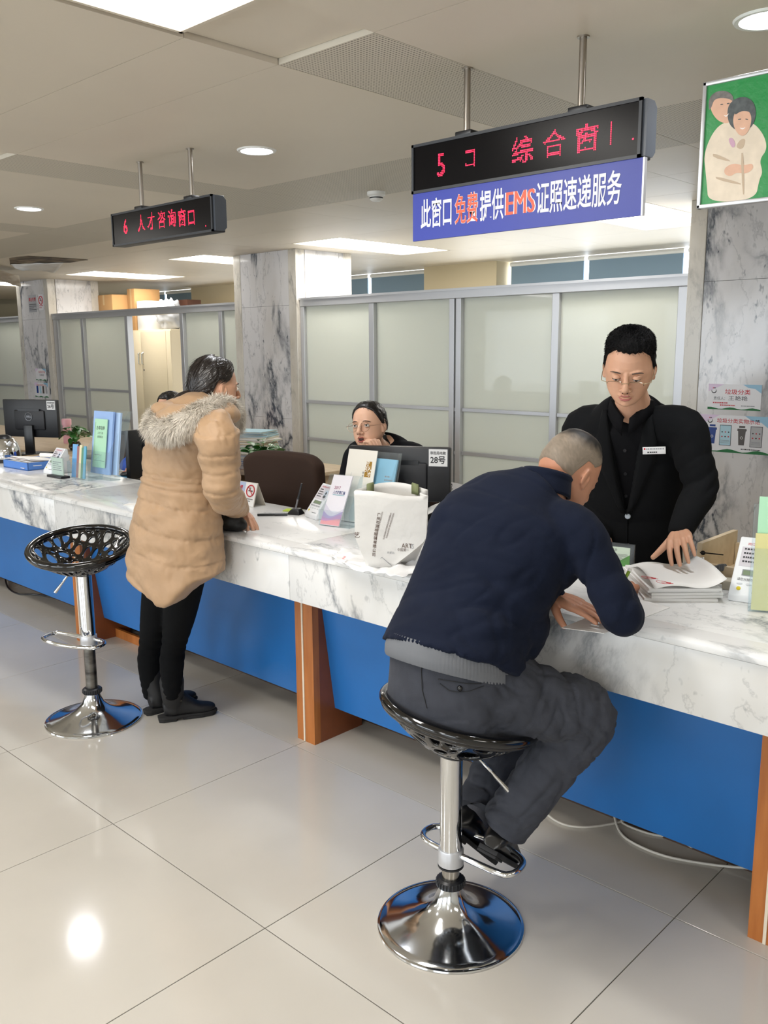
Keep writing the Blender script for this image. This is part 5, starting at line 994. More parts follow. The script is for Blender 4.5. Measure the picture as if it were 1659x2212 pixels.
def limb(b, pts, rs, n=20, flat=None):
    """rounded tapered chain through pts (smoothed), radii rs"""
    pts = [Vector(p) for p in pts]; P = []; Rr = []
    for i in range(len(pts)-1):
        p0, p1, p2, p3 = pts[max(i-1, 0)], pts[i], pts[i+1], pts[min(i+2, len(pts)-1)]; r0, r1, r2, r3 = rs[max(i-1, 0)], rs[i], rs[i+1], rs[min(i+2, len(pts)-1)]
        K = max(3, int((p2-p1).length/.02))
        for k in range(K):
            u = k/K; f = lambda a, b_, c, d: .5*((2*b_)+(-a+c)*u+(2*a-5*b_+4*c-d)*u*u+(-a+3*b_-3*c+d)*u**3); P.append(f(p0, p1, p2, p3)); Rr.append(max(.001, f(r0, r1, r2, r3)))
    P.append(pts[-1]); Rr.append(rs[-1])
    d0 = (P[0]-P[1]).normalized(); d1 = (P[-1]-P[-2]).normalized(); A = []; B = []
    for k in (1, .92, .7, .38): A.append((P[0]+d0*Rr[0]*k, Rr[0]*math.sqrt(max(0.002, 1-k*k))))
    for k in (.38, .7, .92, 1): B.append((P[-1]+d1*Rr[-1]*k, Rr[-1]*math.sqrt(max(0.002, 1-k*k))))
    seq = A+list(zip(P, Rr))+B; b.tube([s_[0] for s_ in seq], [s_[1] for s_ in seq], n)
def loft(b, st, n=32, ex=2.3, caps=True):
    """st: (centre, half width, half depth, width direction); rings perpendicular to the path"""
    C_ = [Vector(s_[0]) for s_ in st]; S = []
    for i in range(len(st)-1):
        K = max(3, int((C_[i+1]-C_[i]).length/.018))
        for k in range(K):
            u = k/K; g = [max(i-1, 0), i, i+1, min(i+2, len(st)-1)]
            f = lambda a, b_, c, d: .5*((2*b_)+(-a+c)*u+(2*a-5*b_+4*c-d)*u*u+(-a+3*b_-3*c+d)*u**3)
            S.append((f(*[C_[j] for j in g]), f(*[st[j][1] for j in g]), f(*[st[j][2] for j in g]), f(*[Vector(st[j][3]) for j in g])))
    S.append((C_[-1], st[-1][1], st[-1][2], Vector(st[-1][3]))); vs = []
    for i, (c, w_, d, wd) in enumerate(S):
        t = (S[min(i+1, len(S)-1)][0]-S[max(i-1, 0)][0]).normalized(); wd = (wd-t*wd.dot(t)).normalized(); dd = t.cross(wd)
        for k in range(n):
            a = 2*math.pi*k/n; ca, sa = math.cos(a), math.sin(a); vs.append(c+wd*(w_*math.copysign(abs(ca)**(2/ex), ca))+dd*(d*math.copysign(abs(sa)**(2/ex), sa)))
    m = len(S); fs = [(i*n+k, i*n+(k+1) % n, (i+1)*n+(k+1) % n, (i+1)*n+k) for i in range(m-1) for k in range(n)]
    fs += [tuple(range(n))[::-1], tuple((m-1)*n+k for k in range(n))]; b.add(vs, fs); return S
def remesh(b, vox, smooth=4, post=None):
    """fuse all closed pieces of b into one continuous skin; returns a mesh"""
    me = bpy.data.meshes.new('r'); me.from_pydata([tuple(v) for v in b.v], [], b.f); bm = bmesh.new(); bm.from_mesh(me); bmesh.ops.recalc_face_normals(bm, faces=bm.faces); bm.to_mesh(me); bm.free()
    o = bpy.data.objects.new('r', me); C.objects.link(o); md = o.modifiers.new('r', 'REMESH'); md.mode = 'VOXEL'; md.voxel_size = vox; md.use_smooth_shade = True
    if smooth: s_ = o.modifiers.new('s', 'SMOOTH'); s_.factor = .5; s_.iterations = smooth
    dg = bpy.context.evaluated_depsgraph_get(); dg.update(); out = bpy.data.meshes.new_from_object(o.evaluated_get(dg)); bpy.data.objects.remove(o); bpy.data.meshes.remove(me)
    if post:
        n = len(out.vertices); co = np.empty(n*3); out.vertices.foreach_get('co', co); co = co.reshape(-1, 3); no = np.empty(n*3); out.vertices.foreach_get('normal', no); no = no.reshape(-1, 3)
        co = post(co, no); out.vertices.foreach_set('co', co.ravel()); out.update()
    out.polygons.foreach_set('use_smooth', [True]*len(out.polygons)); return out
def obj(name, me, m, parent, label=None):
    me.name = name; me.materials.clear()
    for mm in (m if isinstance(m, list) else [m]): me.materials.append(mm)
    o = bpy.data.objects.new(name, me); link(o, parent)
    if label: o['label'] = label
    return o
def joined(meshes):
    bm = bmesh.new()
    for me in meshes: bm.from_mesh(me)
    out = bpy.data.meshes.new('body'); bm.to_mesh(out); bm.free(); out.polygons.foreach_set('use_smooth', [True]*len(out.polygons)); return out
def folds(specs):
    """specs: (centre, direction across the folds, wavelength, amplitude, radius): soft cloth folds"""
    def f(co, no):
        for c, d, wl, am, rad in specs:
            c = np.array(c); d = np.array(Vector(d).normalized()); r = co-c; g = np.exp(-(r**2).sum(1)/rad**2)
            wob = .5*np.sin(co[:, 0]*23+co[:, 2]*17)+.5*np.sin(co[:, 1]*29-co[:, 2]*13+1); ph = (r@d)/wl*2*math.pi+wob*1.3; co = co+no*(am*g*(np.abs(np.sin(ph*.5))-.6))[:, None]
        return co
    return f
def wrinkled(base, specs):
    """crumple lines: (centre, radius, direction the creases run along, amplitude, density)"""
    def f(co, no):
        if base: co = base(co, no)
        out = co.copy()
        for c, rad, al, am, fr_ in specs:
            c = np.array(c); al = np.array(Vector(al).normalized()); r = co-c; g = np.exp(-(r**2).sum(1)/rad**2); idx = np.where(g > .08)[0]
            for i in idx:
                p = co[i]; s_ = p-al*(p@al)*.78; out[i] -= no[i]*g[i]*am*(max(0, 1-abs(mnoise.noise(Vector(s_*fr_)))*5)-.3)
        return out
    return f
def cuts(base, planes):
    """flatten cloth beyond a hem plane: (point, outward direction, reach)"""
    def f(co, no):
        if base: co = base(co, no)
        for p, d, rad in planes:
            p = np.array(p); d = np.array(Vector(d).normalized()); r = co-p; h = r@d; lat = np.linalg.norm(r-h[:, None]*d, axis=1); m_ = (h > 0) & (lat < rad) & (h < .09); co = co-d*(np.where(m_, h, 0)*.97)[:, None]
        return co
    return f
def headframe(c, face, pitch=0, roll=0, scale=1.0):
    """local y = face direction, z = up; pitch>0 looks down"""
    y = Vector(face); y.z = 0; y.normalize(); M_ = fr(c, y.cross(Vector((0, 0, 1))), y); M_.col[2] = Vector((0, 0, 1, 0)); M_.col[3] = Vector((*c, 1))
    return M_ @ Matrix.Rotation(-math.radians(pitch), 4, 'X') @ Matrix.Rotation(math.radians(roll), 4, 'Y') @ Matrix.Scale(scale, 4)
def headmesh(HMx, neck_to, mouth=0, female=False, neck_r=.056, fat=0):
    b = MB(); E_ = lambda c, r, M_=None: ell(b, c, r, M_)
    prof = [(.1195, .012, .004, -.022), (.116, .030, .030, -.045), (.105, .047, .053, -.070), (.085, .062, .073, -.092), (.06, .071, .085, -.104), (.035, .0745, .0905, -.110), (.012, .075, .0895, -.110), (-.008, .0745, .0860, -.105), (-.028, .073, .0860, -.094), (-.048, .069+fat, .0860, -.076), (-.066, .0625+fat, .0850, -.054), (-.082, .053+fat, .0825, -.032), (-.096, .041, .0795, -.010), (-.106, .030, .0740, .008), (-.113, .017, .0640, .022), (-.115, .006, .052, .032)]
    vs = []; fs = []; n_ = 40
    for z_, w_, f_, k_2 in prof:
        mid_, hf_ = (f_+k_2)/2, (f_-k_2)/2; e_ = 2.0 if z_ > .03 else 2.25
        for q in range(n_):
            a = 2*math.pi*q/n_; ca_, sa_ = math.cos(a), math.sin(a); wide_y = mid_*(.25 if z_ > -.03 else .6); vs.append((w_*math.copysign(abs(ca_)**(2/e_), ca_), mid_+hf_*math.copysign(abs(sa_)**(2/e_), sa_), z_))
    for i_ in range(len(prof)-1): fs += [(i_*n_+q, i_*n_+(q+1) % n_, (i_+1)*n_+(q+1) % n_, (i_+1)*n_+q) for q in range(n_)]
    fs += [tuple(range(n_))[::-1], tuple((len(prof)-1)*n_+q for q in range(n_))]; b.add(vs, fs); E_((0, .068, -.097), (.019, .016, .014))
    for s_ in (-1, 1):
        limb(b, [(s_*.044, .070, .022), (s_*.030, .0825, .025), (s_*.015, .086, .022)], [.005, .0065, .006], 12)
        E_((s_*.0125, .098, -.036), (.0085, .010, .0075)); E_((s_*.031, .0745, .002), (.0145, .0115, .0115))
        R_ = Matrix.Rotation(s_*.35, 4, 'Z') @ Matrix.Rotation(-.2, 4, 'X'); E_((s_*.0775, -.008, -.004), (.0065, .018, .029), R_); E_((s_*.072, .0, -.012), (.012, .014, .022), R_); E_((s_*.077, -.0, -.030), (.006, .010, .010), R_)
    limb(b, [(0, .086, .018), (0, .096, .0), (0, .107, -.020), (0, .110, -.030)], [.008, .0085, .0105, .0115], 14); E_((0, .100, -.036), (.013, .011, .007))
    gap = .004+mouth*.9
    limb(b, [(-.023, .081, -.062), (-.010, .092, -.058+gap*.1), (0, .0925, -.0595+gap*.1), (.010, .092, -.058+gap*.1), (.023, .081, -.062)], [.003, .0058, .0055, .0058, .003], 12)
    limb(b, [(-.020, .081, -.066-gap*.4), (-.010, .0885, -.068-gap*.7), (0, .090, -.0685-gap*.8), (.010, .0885, -.068-gap*.7), (.020, .081, -.066-gap*.4)], [.003, .005, .0056, .005, .003], 12)
    inv = HMx.inverted(); nt = inv @ Vector(neck_to); limb(b, [(0, -.022, -.03), Vector((0, -.026, -.075)).lerp(nt, .3), nt], [neck_r*.98, neck_r*.93, neck_r*1.15], 24)
    def post(co, no):
        for s_ in (-1, 1):
            for c, rad, am in (((s_*.031, .092, .003), .012, -.0065), ((s_*.016, .096, .004), .009, -.003), ((s_*.024, .1, -.048), .010, -.0016)):
                r = co-np.array(c); g = np.exp(-(r**2).sum(1)/rad**2); co = co+np.array((0, 1, 0))*(am*g)[:, None]
            r = co-np.array((s_*.080, -.002, -.002)); g = np.exp(-(r[:, 0]**2/.006**2+r[:, 1]**2/.008**2+r[:, 2]**2/.014**2)); co = co-np.array((s_, 0, 0))*(g*.006)[:, None]
        r = co-np.array((0, .103, -.050)); g = np.exp(-(r[:, 0]**2/.0035**2+(r[:, 2]/.008)**2)); co[:, 1] -= g*(co[:, 1] > .06)*.0012
        return co
    me = remesh(b, .0028, 3, post); me2 = me.copy(); me.transform(HMx); return me, me2
def face_details(parent, HMx, skin, lids=.5, mouth=0, brow='2a2320', look=(0, 0), gl=None, lip=m_lip, tilt=0):
    """eyes, lids, brows, lips, optional glasses"""
    m_br = mat('brow_'+brow, brow, .8)
    for s_ in (-1, 1):
        ec = Vector((s_*.031, .0795, .002)); e = MB(HMx); e.sphere(ec, (.0125, .0125, .0118), 20); eo = e.build('eye', m_eye, parent)
        i_ = MB(HMx); d = Vector((look[0]*.3, 1, look[1]*.3)).normalized(); i_.sphere(ec+d*.0080, .0058, 14); i_.build('iris', m_iris, eo)
        L = MB(HMx)
        for (up, amt) in ((1, lids), (-1, .28)):
            P = []
            for i in range(9):
                el = math.radians(90 if up > 0 else -90)+(-up)*math.radians(90)*i/8*(.45+.62*amt if up > 0 else .45+.5*amt); P.append([(ec.x+.0136*math.cos(el)*math.sin(az), ec.y+.0136*math.cos(el)*math.cos(az), ec.z+.0128*math.sin(el)) for az in [math.radians(-80+16*k) for k in range(11)]])
            L.grid(P)
            if up > 0: lash = P[-1]
        L.build('eyelid', skin, parent, recalc=False); MB(HMx).tube([Vector(p)+Vector((0, .0006, 0)) for p in lash[1:-1]], .0010, 6).build('eyelash', m_br, parent)
        MB(HMx).tube([(s_*.051, .076, .0195+tilt), (s_*.041, .0860, .0245+tilt), (s_*.029, .0925, .0255), (s_*.017, .0945, .0235)], [.0010, .0020, .0024, .0016], 8).build('eyebrow', m_br, parent)
    g = .004+mouth*.9
    if mouth > .004: MB(HMx).sphere((0, .0885, -.0625-mouth*.45), (.0135, .007, .0035+mouth*.52), 16).build('open_mouth', m_mouth, parent)
    MB(HMx).tube([(-.022, .0835, -.0615), (-.010, .0955, -.0575), (0, .0965, -.0592), (.010, .0955, -.0575), (.022, .0835, -.0615)], [.0012, .0034, .0030, .0034, .0012], 10).build('upper_lip', lip, parent)
    MB(HMx).tube([(-.020, .0845, -.0655-g*.35), (-.011, .0935, -.0675-g*.7), (0, .0955, -.068-g*.8), (.011, .0935, -.0675-g*.7), (.020, .0845, -.0655-g*.35)], [.0014, .0036, .0042, .0036, .0014], 10).build('lower_lip', lip, parent)
    if not gl: MB(HMx).tube([(-.021, .087, -.0632), (0, .0975, -.0630), (.021, .087, -.0632)], .0006, 6).build('lip_line', m_mouth, parent)
    for s_ in (-1, 1): MB(HMx).sphere((s_*.0075, .1085, -.0415), (.0026, .0030, .0016), 8).build('nostril', m_mouth, parent)
    if gl:
        t = thing('eyeglasses', gl['label'], 'glasses', tuple(HMx @ Vector((0, .11, 0)))); mg = gl['m']; rx, rz_ = gl['r']; dz = gl.get('dz', -.004)
        for s_ in (-1, 1):
            ex = gl['ex']; rim = []
            for k in range(32): a = 2*math.pi*k/32; ca, sa = math.cos(a), math.sin(a); rim.append((s_*.033+rx*math.copysign(abs(ca)**(2/ex), ca), .1105-.35*abs(.0+rx*ca*s_+0)*.15, dz+rz_*math.copysign(abs(sa)**(2/ex), sa)))
            if gl.get('half'): MB(HMx).tube([p for p in rim[:17]], .0010, 6).build('rim', mg, t)
            else: MB(HMx).tube(rim, .0010, 6, closed=True).build('rim', mg, t)
            MB(HMx).add(rim, [tuple(range(32))]).build('lens', lens, t, smooth=False, recalc=False)
            MB(HMx).tube([(s_*(.033+rx), .108, dz+.006), (s_*(.076), .094, dz+.006), (s_*.079, .04, dz+.010), (s_*.079, -.0, dz+.012)], .0013, 6).build('temple', mg, t)
        MB(HMx).tube([(-.033+rx, .1105, dz+.004), (0, .1135, dz+.008), (.033-rx, .1105, dz+.004)], .0011, 6).build('bridge', mg, t)
def haircap(HMx, local, hairline, thick, m, parent, name='hair', n=(96, 40), lumps=.0015, seed=1, down=None):
    """hairline(az)->(lowest elevation in degrees), az 0 = face; thick(az,el)->m"""
    bv = BVHTree.FromPolygons([v.co[:] for v in local.vertices], [p.vertices[:] for p in local.polygons]); o_ = Vector((0, -.012, .025)); na, ne = n; P = []
    for j in range(ne+1):
        row = []
        for i in range(na+1):
            az = 360*i/na-180; lo = hairline(az); v = j/ne; el = lo+(90-lo)*v; ce, se = math.cos(math.radians(el)), math.sin(math.radians(el)); d = Vector((math.sin(math.radians(az))*ce, math.cos(math.radians(az))*ce, se))
            hit = bv.ray_cast(o_+d*.3, -d); r = (hit[0]-o_).length if hit[0] else .09
            edge = min(1, v*ne/2.2); nz = mnoise.noise(Vector((az*.12, el*.05, seed)))*lumps*2+mnoise.noise(Vector((d.x*40, d.y*40, d.z*40+seed)))*lumps
            row.append(o_+d*(r-.003+(.003+thick(az, el)+nz)*edge**.6))
        row[-1] = row[0]; P.append(row)
    b = MB(HMx); b.grid(P); return b.build(name, m, parent, weld=True, angle=180), P
def strands(P, HMx, m, parent, n, ln, wd, dirf, seed, name='hair_strand', lift=.0, jitter=.3):
    rnd = random.Random(seed); b = MB(HMx); R_, Cn = len(P), len(P[0])
    for _ in range(n):
        i = rnd.randint(0, R_-2); j = rnd.randint(0, Cn-2); p = Vector(P[i][j]); nrm = (Vector(P[i][j+1])-p).cross(Vector(P[i+1][j])-p)
        if nrm.length < 1e-12: continue
        nrm.normalize()
        if nrm.dot(p-Vector((0, -.01, .02))) < 0: nrm = -nrm
        d = (Vector(dirf(p, nrm))+Vector((rnd.uniform(-1, 1), rnd.uniform(-1, 1), rnd.uniform(-1, 1)))*jitter).normalized(); s_ = d.cross(nrm)
        if s_.length < 1e-6: s_ = d.orthogonal()
        s_ = s_.normalized()*wd; L_ = ln*rnd.uniform(.6, 1.2); q = p+nrm*lift; b.add([q-s_, q+s_, q+d*L_*.55+s_*.7, q+d*L_*.55-s_*.7, q+d*L_-nrm*L_*.12], [(0, 1, 2, 3), (3, 2, 4)])
    o = b.build(name, m, parent, smooth=True, recalc=False, kind='stuff'); return o
def hand(wrist, direction, palm, side, curls, spread=1.0, scale=1.0, thumb=(38, 18, 12), back=.0):
    """world mesh of a hand. direction: wrist to knuckles; palm: palm normal; side=+1 thumb on +x of the (x = direction x palm...) frame"""
    y = Vector(direction).normalized(); z = -Vector(palm); z = (z-y*z.dot(y)).normalized(); x = y.cross(z); M_ = Matrix(((x.x*side, y.x, z.x, wrist[0]), (x.y*side, y.y, z.y, wrist[1]), (x.z*side, y.z, z.z, wrist[2]), (0, 0, 0, 1))) @ Matrix.Scale(scale, 4)
    b = MB(); K = [(.030, .088), (.010, .093), (-.011, .089), (-.030, .080)]; Ls = [(.042, .025, .020), (.047, .029, .021), (.043, .027, .020), (.034, .020, .018)]; rr = [.0088, .0090, .0086, .0078]
    for k, ((kx, ky), ls, r) in enumerate(zip(K, Ls, rr)):
        limb(b, [(kx*.45, .005, 0), (kx*.85, ky*.6, .002), (kx, ky, 0)], [.016, .0135, .0115], 12)
        p = Vector((kx, ky, 0)); a = 0; pts = [p.copy()]; c = curls[k]; sp = (kx*1.7*spread)
        for q, l in enumerate(ls):
            a += math.radians(c[q]); p = p+Vector((math.sin(sp)*math.cos(a), math.cos(sp)*math.cos(a), -math.sin(a)))*l; pts.append(p.copy())
        limb(b, pts, [r*1.12, r*1.02, r*.92, r*.74], 12)
    a1, c1, c2 = thumb; a = math.radians(a1); p = Vector((.020, .022, -.006)); d = Vector((math.sin(a), math.cos(a), -.35)).normalized(); pts = [p, p+d*.040]; d2 = (Matrix.Rotation(math.radians(c1), 3, 'Z') @ d+Vector((0, 0, -.1))).normalized(); pts.append(pts[-1]+d2*.032); d3 = (Matrix.Rotation(math.radians(c2), 3, 'Z') @ d2).normalized(); pts.append(pts[-1]+d3*.024)
    limb(b, pts, [.0165, .0125, .0105, .0085], 12); limb(b, [(.0, .01, -.003), (-.012, .05, -.004), (-.02, .078, -.003)], [.019, .018, .013], 12); limb(b, [(0, -.07, 0), (0, -.02, 0), (0, .01, 0)], [.0285, .0245, .021], 14)
    me = remesh(b, .0026, 2); me.transform(M_); return me
STR = ((12, 18, 12),)*4
V = Vector
# ---------------------------------------------------------------- the man in navy on the stool
def man_navy():
    t = thing('person', 'man in a navy sweater and grey trousers sitting on the right bar stool, writing', 'person', (-1.5, 1.87, 0)); X_ = (1, 0, 0)
    pel = aY(985, 1475, 1.87); hem = aY(990, 1412, 1.88); mid = aY(1018, 1310, 1.95); che = aY(1080, 1180, 2.04); sho = aY(1128, 1105, 2.10); col = aY(1172, 1052, 2.15); HC = aY(1229, 1022, 2.27)
    Hm = headframe(HC, (.20, 1, 0), 34, 4, 1.0); hd, loc = headmesh(Hm, col+V((0, -.01, -.02)), neck_r=.062, fat=.004)
    sR, eR, wR = aY(1254, 1148, 2.09), aZ(1344, 1334, .985), aZ(1342, 1268, .972); sL, eL, wL = aY(1040, 1112, 2.10), V((-1.66, 2.35, .985)), aZ(1193, 1288, .985)
    hR, kR, aR = aY(1055, 1500, 1.88), aY(1268, 1545, 2.10), aY(1092, 1782, 1.99); hL, kL, aL = aY(930, 1490, 1.88), aY(1100, 1585, 2.22), aY(1032, 1752, 2.02)
    # body
    b = MB(); loft(b, [(pel, .15, .11, X_), (mid, .14, .10, X_), (che, .16, .11, X_), (sho, .14, .08, X_), (col, .06, .06, X_)])
    for p in ((sR, eR, wR), (sL, eL, wL)): limb(b, [sho.lerp(p[0], .5), p[0]+V((0, 0, -.02)), p[1], p[2]], [.045, .040, .034, .027])
    for p in ((hR, kR, aR), (hL, kL, aL)): limb(b, [pel, p[0], p[1]+V((0, -.02, -.01)), p[2]], [.08, .075, .048, .030])
    hand_r = hand(wR, V((-.25, 1, -.10)), V((-.35, .1, -1)), -1, ((35, 45, 25), (40, 50, 30), (45, 50, 30), (48, 50, 30)), .5, .98, (22, 30, 20))
    hand_l = hand(wL, aZ(1268, 1316, .972)-wL, V((0, .0, -1)), 1, ((4, 8, 6), (4, 8, 6), (5, 8, 6), (6, 10, 8)), .8, 1.02, (42, 14, 8))
    obj('body', joined([remesh(b, .014, 3), hd, hand_r, hand_l]), m_skint, t)
    # buzzed hair: dark on the crown, stubble below
    m_buzz = bpy.data.materials.new('buzz_cut'); m_buzz.use_nodes = True; nt = m_buzz.node_tree; bs = nt.nodes['Principled BSDF']; bs.inputs['Roughness'].default_value = .6
    tc = nt.nodes.new('ShaderNodeVertexColor'); tc.layer_name = 'stubble'; nt.links.new(tc.outputs[0], bs.inputs['Base Color'])
    o, P = haircap(Hm, loc, lambda az: (28 if abs(az) < 40 else 28-(abs(az)-40)*.62 if abs(az) < 72 else 8 if abs(az) < 78 else 10 if abs(az) < 100 else -30-8*math.cos(math.radians(az*3)) if abs(az) > 118 else 10-(abs(az)-100)*2.1), lambda az, el: .0015+.007*max(0, min(1, (el-38)/25)), m_buzz, t, lumps=.0004)
    inv = Hm.inverted(); ca = o.data.color_attributes.new('stubble', 'FLOAT_COLOR', 'POINT')
    for i, v in enumerate(o.data.vertices):
        p = inv @ v.co; k = max(0, min(1, (p.z-.072+.25*max(0, p.y)+.010*mnoise.noise(p*60))/.026)); g = max(0, min(1, (-.018-p.z)/.03)); a = srgb('7d7061'); d = srgb('1a1716'); s_ = srgb('ac8468'); nz = 1+.16*mnoise.noise(p*45)+.25*mnoise.noise(p*400)
        c = [(a[q]*(1-k)+d[q]*k)*(1-g)+s_[q]*g for q in range(3)]; ca.data[i].color = (c[0]*nz, c[1]*nz, c[2]*nz, 1)
    strands(P[14:], Hm, m_hair, t, 5000, .009, .0006, lambda p, n_: (n_.x*.4, n_.y*.3+.8, n_.z*.5) if p.z > .085 else (0, 0, -1), 3, name='crown_hair', jitter=.35) if False else None
    # sweater
    m_navy = mat('navy_knit', '121828', .95, bump=.35, bscale=520, sheen=.02, spec=.15, bdist=.0015, var=.08, vscale=9)
    b = MB(); loft(b, [(hem+V((0, -.020, -.014)), .208, .197, X_), (hem.lerp(mid, .35)+V((0, -.012, 0)), .205, .172, X_), (mid, .205, .152, X_), (che, .225, .152, X_), (che.lerp(sho, .6)+V((0, -.01, .005)), .222, .135, X_), (sho+V((0, -.005, .012)), .185, .105, X_), (sho.lerp(col, .55)+V((0, -.004, .006)), .120, .088, X_), (col, .082, .078, X_)], 40)
    limb(b, [sho.lerp(sR, .45)+V((0, 0, -.01)), sR+V((-.012, 0, -.008)), sR.lerp(eR, .45), eR+V((0, .0, .005)), eR.lerp(wR, .5), wR.lerp(eR, .10)], [.078, .074, .058, .056, .048, .038]); limb(b, [sho.lerp(sL, .45)+V((0, 0, -.01)), sL, sL.lerp(eL, .5), eL, wL], [.088, .088, .076, .066, .040])
    ell(b, sR.lerp(che, .35)+V((.0, .0, -.05)), (.09, .10, .11)); ell(b, che+V((-.13, -.03, .02)), (.09, .10, .12)); ell(b, mid+V((.14, .05, -.03)), (.07, .10, .12))
    fp = folds([(sR.lerp(eR, .55), (eR-sR), .07, .006, .12), (mid+V((.1, 0, 0)), (0, .3, 1), .09, .008, .17), (eR, (eR-wR), .05, .007, .07), (hem+V((.1, 0, .05)), (.3, 0, 1), .06, .010, .15), (che+V((.10, -.12, -.06)), (1, 0, 1), .08, .008, .13), (sho+V((-.1, -.1, -.02)), (0, 0, 1), .05, .003, .12)])
    obj('sweater', remesh(b, .0075, 5, wrinkled(fp, [(sR.lerp(eR, .5), .16, (0, .3, 1), .007, 14), (mid+V((.08, -.1, -.02)), .2, (1, 0, .5), .007, 12), (che+V((.1, -.1, -.05)), .2, (1, 0, .9), .006, 12), (hem+V((.05, -.15, .06)), .18, (1, 0, .1), .006, 13), (sho+V((0, -.1, 0)), .2, (1, 0, -.2), .004, 14)])), m_navy, t)
    cn = MB(); d_ = (HC-col).normalized(); P = []
    base = col+V((.004, -.006, -.022)); up = (V((0, .38, 1))).normalized(); ax = fr(base, (1, 0, 0), up.cross(V((1, 0, 0))))
    for k in range(9):
        v = k/8; r = .079-.010*v+(.004 if k in (7,) else 0); P.append([ax @ V((r*1.02*math.cos(a), r*1.0*math.sin(a), .006+.062*v)) for a in [2*math.pi*q/40 for q in range(41)]]); P[-1][-1] = P[-1][0]
    cn.grid(P); o = cn.build('collar', m_navy, t, weld=True, angle=180); md = o.modifiers.new('s', 'SOLIDIFY'); md.thickness = .008
    # grey ribbed undershirt hem
    m_rib = bpy.data.materials.new('grey_rib'); m_rib.use_nodes = True; nt = m_rib.node_tree; bs = nt.nodes['Principled BSDF']; bs.inputs['Roughness'].default_value = .95; bs.inputs['Specular IOR Level'].default_value = .15; bs.inputs['Base Color'].default_value = srgb('6c6e72')
    b = MB(); n = 220; P = []; tv = (hem.lerp(mid, .35)+V((0, -.012, 0)))-(hem+V((0, -.020, -.014))); tlt = .62*tv.y/tv.z
    for (cc, w_, d, rb) in ((hem+V((-.0, -.018, -.050)), .187, .177, .0022), (hem+V((0, -.018, -.042)), .190, .180, .0022), (hem+V((0, -.018, -.02)), .189, .179, .0022), (hem+V((0, -.015, .02)), .180, .168, .0022)):
        row = []
        for k in range(n+1):
            a = 2*math.pi*k/n; ca_, sa_ = math.cos(a), math.sin(a); q = 1+(rb/w_)*(1 if k % 2 else -1); yy = d*q*math.copysign(abs(sa_)**.87, sa_); row.append(cc+V((w_*q*math.copysign(abs(ca_)**.87, ca_), yy, -(yy-.02)*tlt)))
        row[-1] = row[0]; P.append(row)
    b.grid(P); b.build('undershirt_hem', m_rib, t, weld=True, angle=180)
    # trousers
    m_tr = mat('grey_wool_trousers', '393b42', .9, bump=.3, bscale=420, sheen=.03, spec=.2, bdist=.0015, var=.1, vscale=20, stretch=(1, 1, 1))
    b = MB(); loft(b, [(pel+V((0, -.005, -.085)), .165, .125, X_), (pel+V((.005, -.02, -.03)), .186, .158, X_), (pel.lerp(hem, .35)+V((.003, -.017, 0)), .186, .160, X_), (hem+V((-.0, -.016, .045)), .180, .164, X_)], 40)
    ell(b, pel+V((-.078, -.06, -.03)), (.098, .10, .10)); ell(b, pel+V((.085, -.06, -.03)), (.105, .10, .10))
    limb(b, [pel+V((.07, .01, -.01)), hR+V((.02, .03, .0)), hR.lerp(kR, .55)+V((0, 0, .005)), kR, kR.lerp(aR, .45)+V((.0, .0, .0)), aR+(aR-kR).normalized()*.02], [.115, .118, .102, .084, .078, .072]); limb(b, [pel+V((-.07, .01, -.01)), hL+V((0, .03, 0)), hL.lerp(kL, .55), kL, kL.lerp(aL, .5), aL+(aL-kL).normalized()*.02], [.115, .115, .098, .082, .072, .066])
    fp = folds([(kR, (kR-hR).normalized()+(kR-aR).normalized()*.2, .05, .012, .10), (hR+V((.05, .1, .03)), (1, .7, .5), .05, .010, .13), (aR+V((0, 0, .08)), (0, 0, 1), .05, .012, .09), (hR.lerp(kR, .6), (kR-hR)+V((0, 0, .25)), .07, .005, .14), (kR.lerp(aR, .4), (kR-aR), .09, .006, .14), (aL+V((0, 0, .08)), (0, 0, 1), .05, .012, .09)])
    obj('trousers', remesh(b, .0068, 3, cuts(wrinkled(fp, [(hR+V((.03, .10, .0)), .17, V((.4, -.3, -1)), .014, 22), (kR, .13, V((1, -.6, .2)), .009, 22), (hR.lerp(kR, .5), .22, (kR-hR)+V((0, 0, -.12)), .007, 18), (kR.lerp(aR, .5), .22, (aR-kR), .008, 18), (pel+V((.12, -.05, .02)), .14, V((1, .2, -.2)), .007, 24), (aR+V((0, 0, .05)), .09, V((1, 0, .1)), .008, 26), (aL+V((0, 0, .06)), .10, V((1, 0, .1)), .008, 26)]), [(aR+V((0, 0, .0)), aR-kR, .10), (aL, aL-kL, .10)])), m_tr, t)
    # back pocket with button, seam
    bv = None
    # shoes
    m_shoe = mat('black_leather', '0e0e10', .28, bump=.15, bscale=30, bdist=.002, spec=.6)
    def shoe(heel, toe, up, nm='shoe'):
        d = (toe-heel).normalized(); u = (V(up)-d*V(up).dot(d)).normalized(); M_ = fr(heel, d, d.cross(u)*-1 if False else u.cross(d)); L_ = (toe-heel).length
        b = MB(M_); S = []
        for k, (x, w_, h) in enumerate(((0, .026, .04), (.02, .037, .085), (.06, .041, .098), (.10, .042, .082), (.15, .047, .062), (.20, .048, .050), (.24, .042, .042), (.268, .026, .026))):
            x = x/.27*L_; ring = []
            for q in range(20): a = 2*math.pi*q/20; ring.append((x, w_*math.cos(a), -(0) + (h*.5+h*.5*math.sin(a))))
            S.append(ring)
        vs = [p for r_ in S for p in r_]; m_ = len(S); fs = [(i*20+k, i*20+(k+1) % 20, (i+1)*20+(k+1) % 20, (i+1)*20+k) for i in range(m_-1) for k in range(20)]+[tuple(range(20))[::-1], tuple((m_-1)*20+k for k in range(20))]
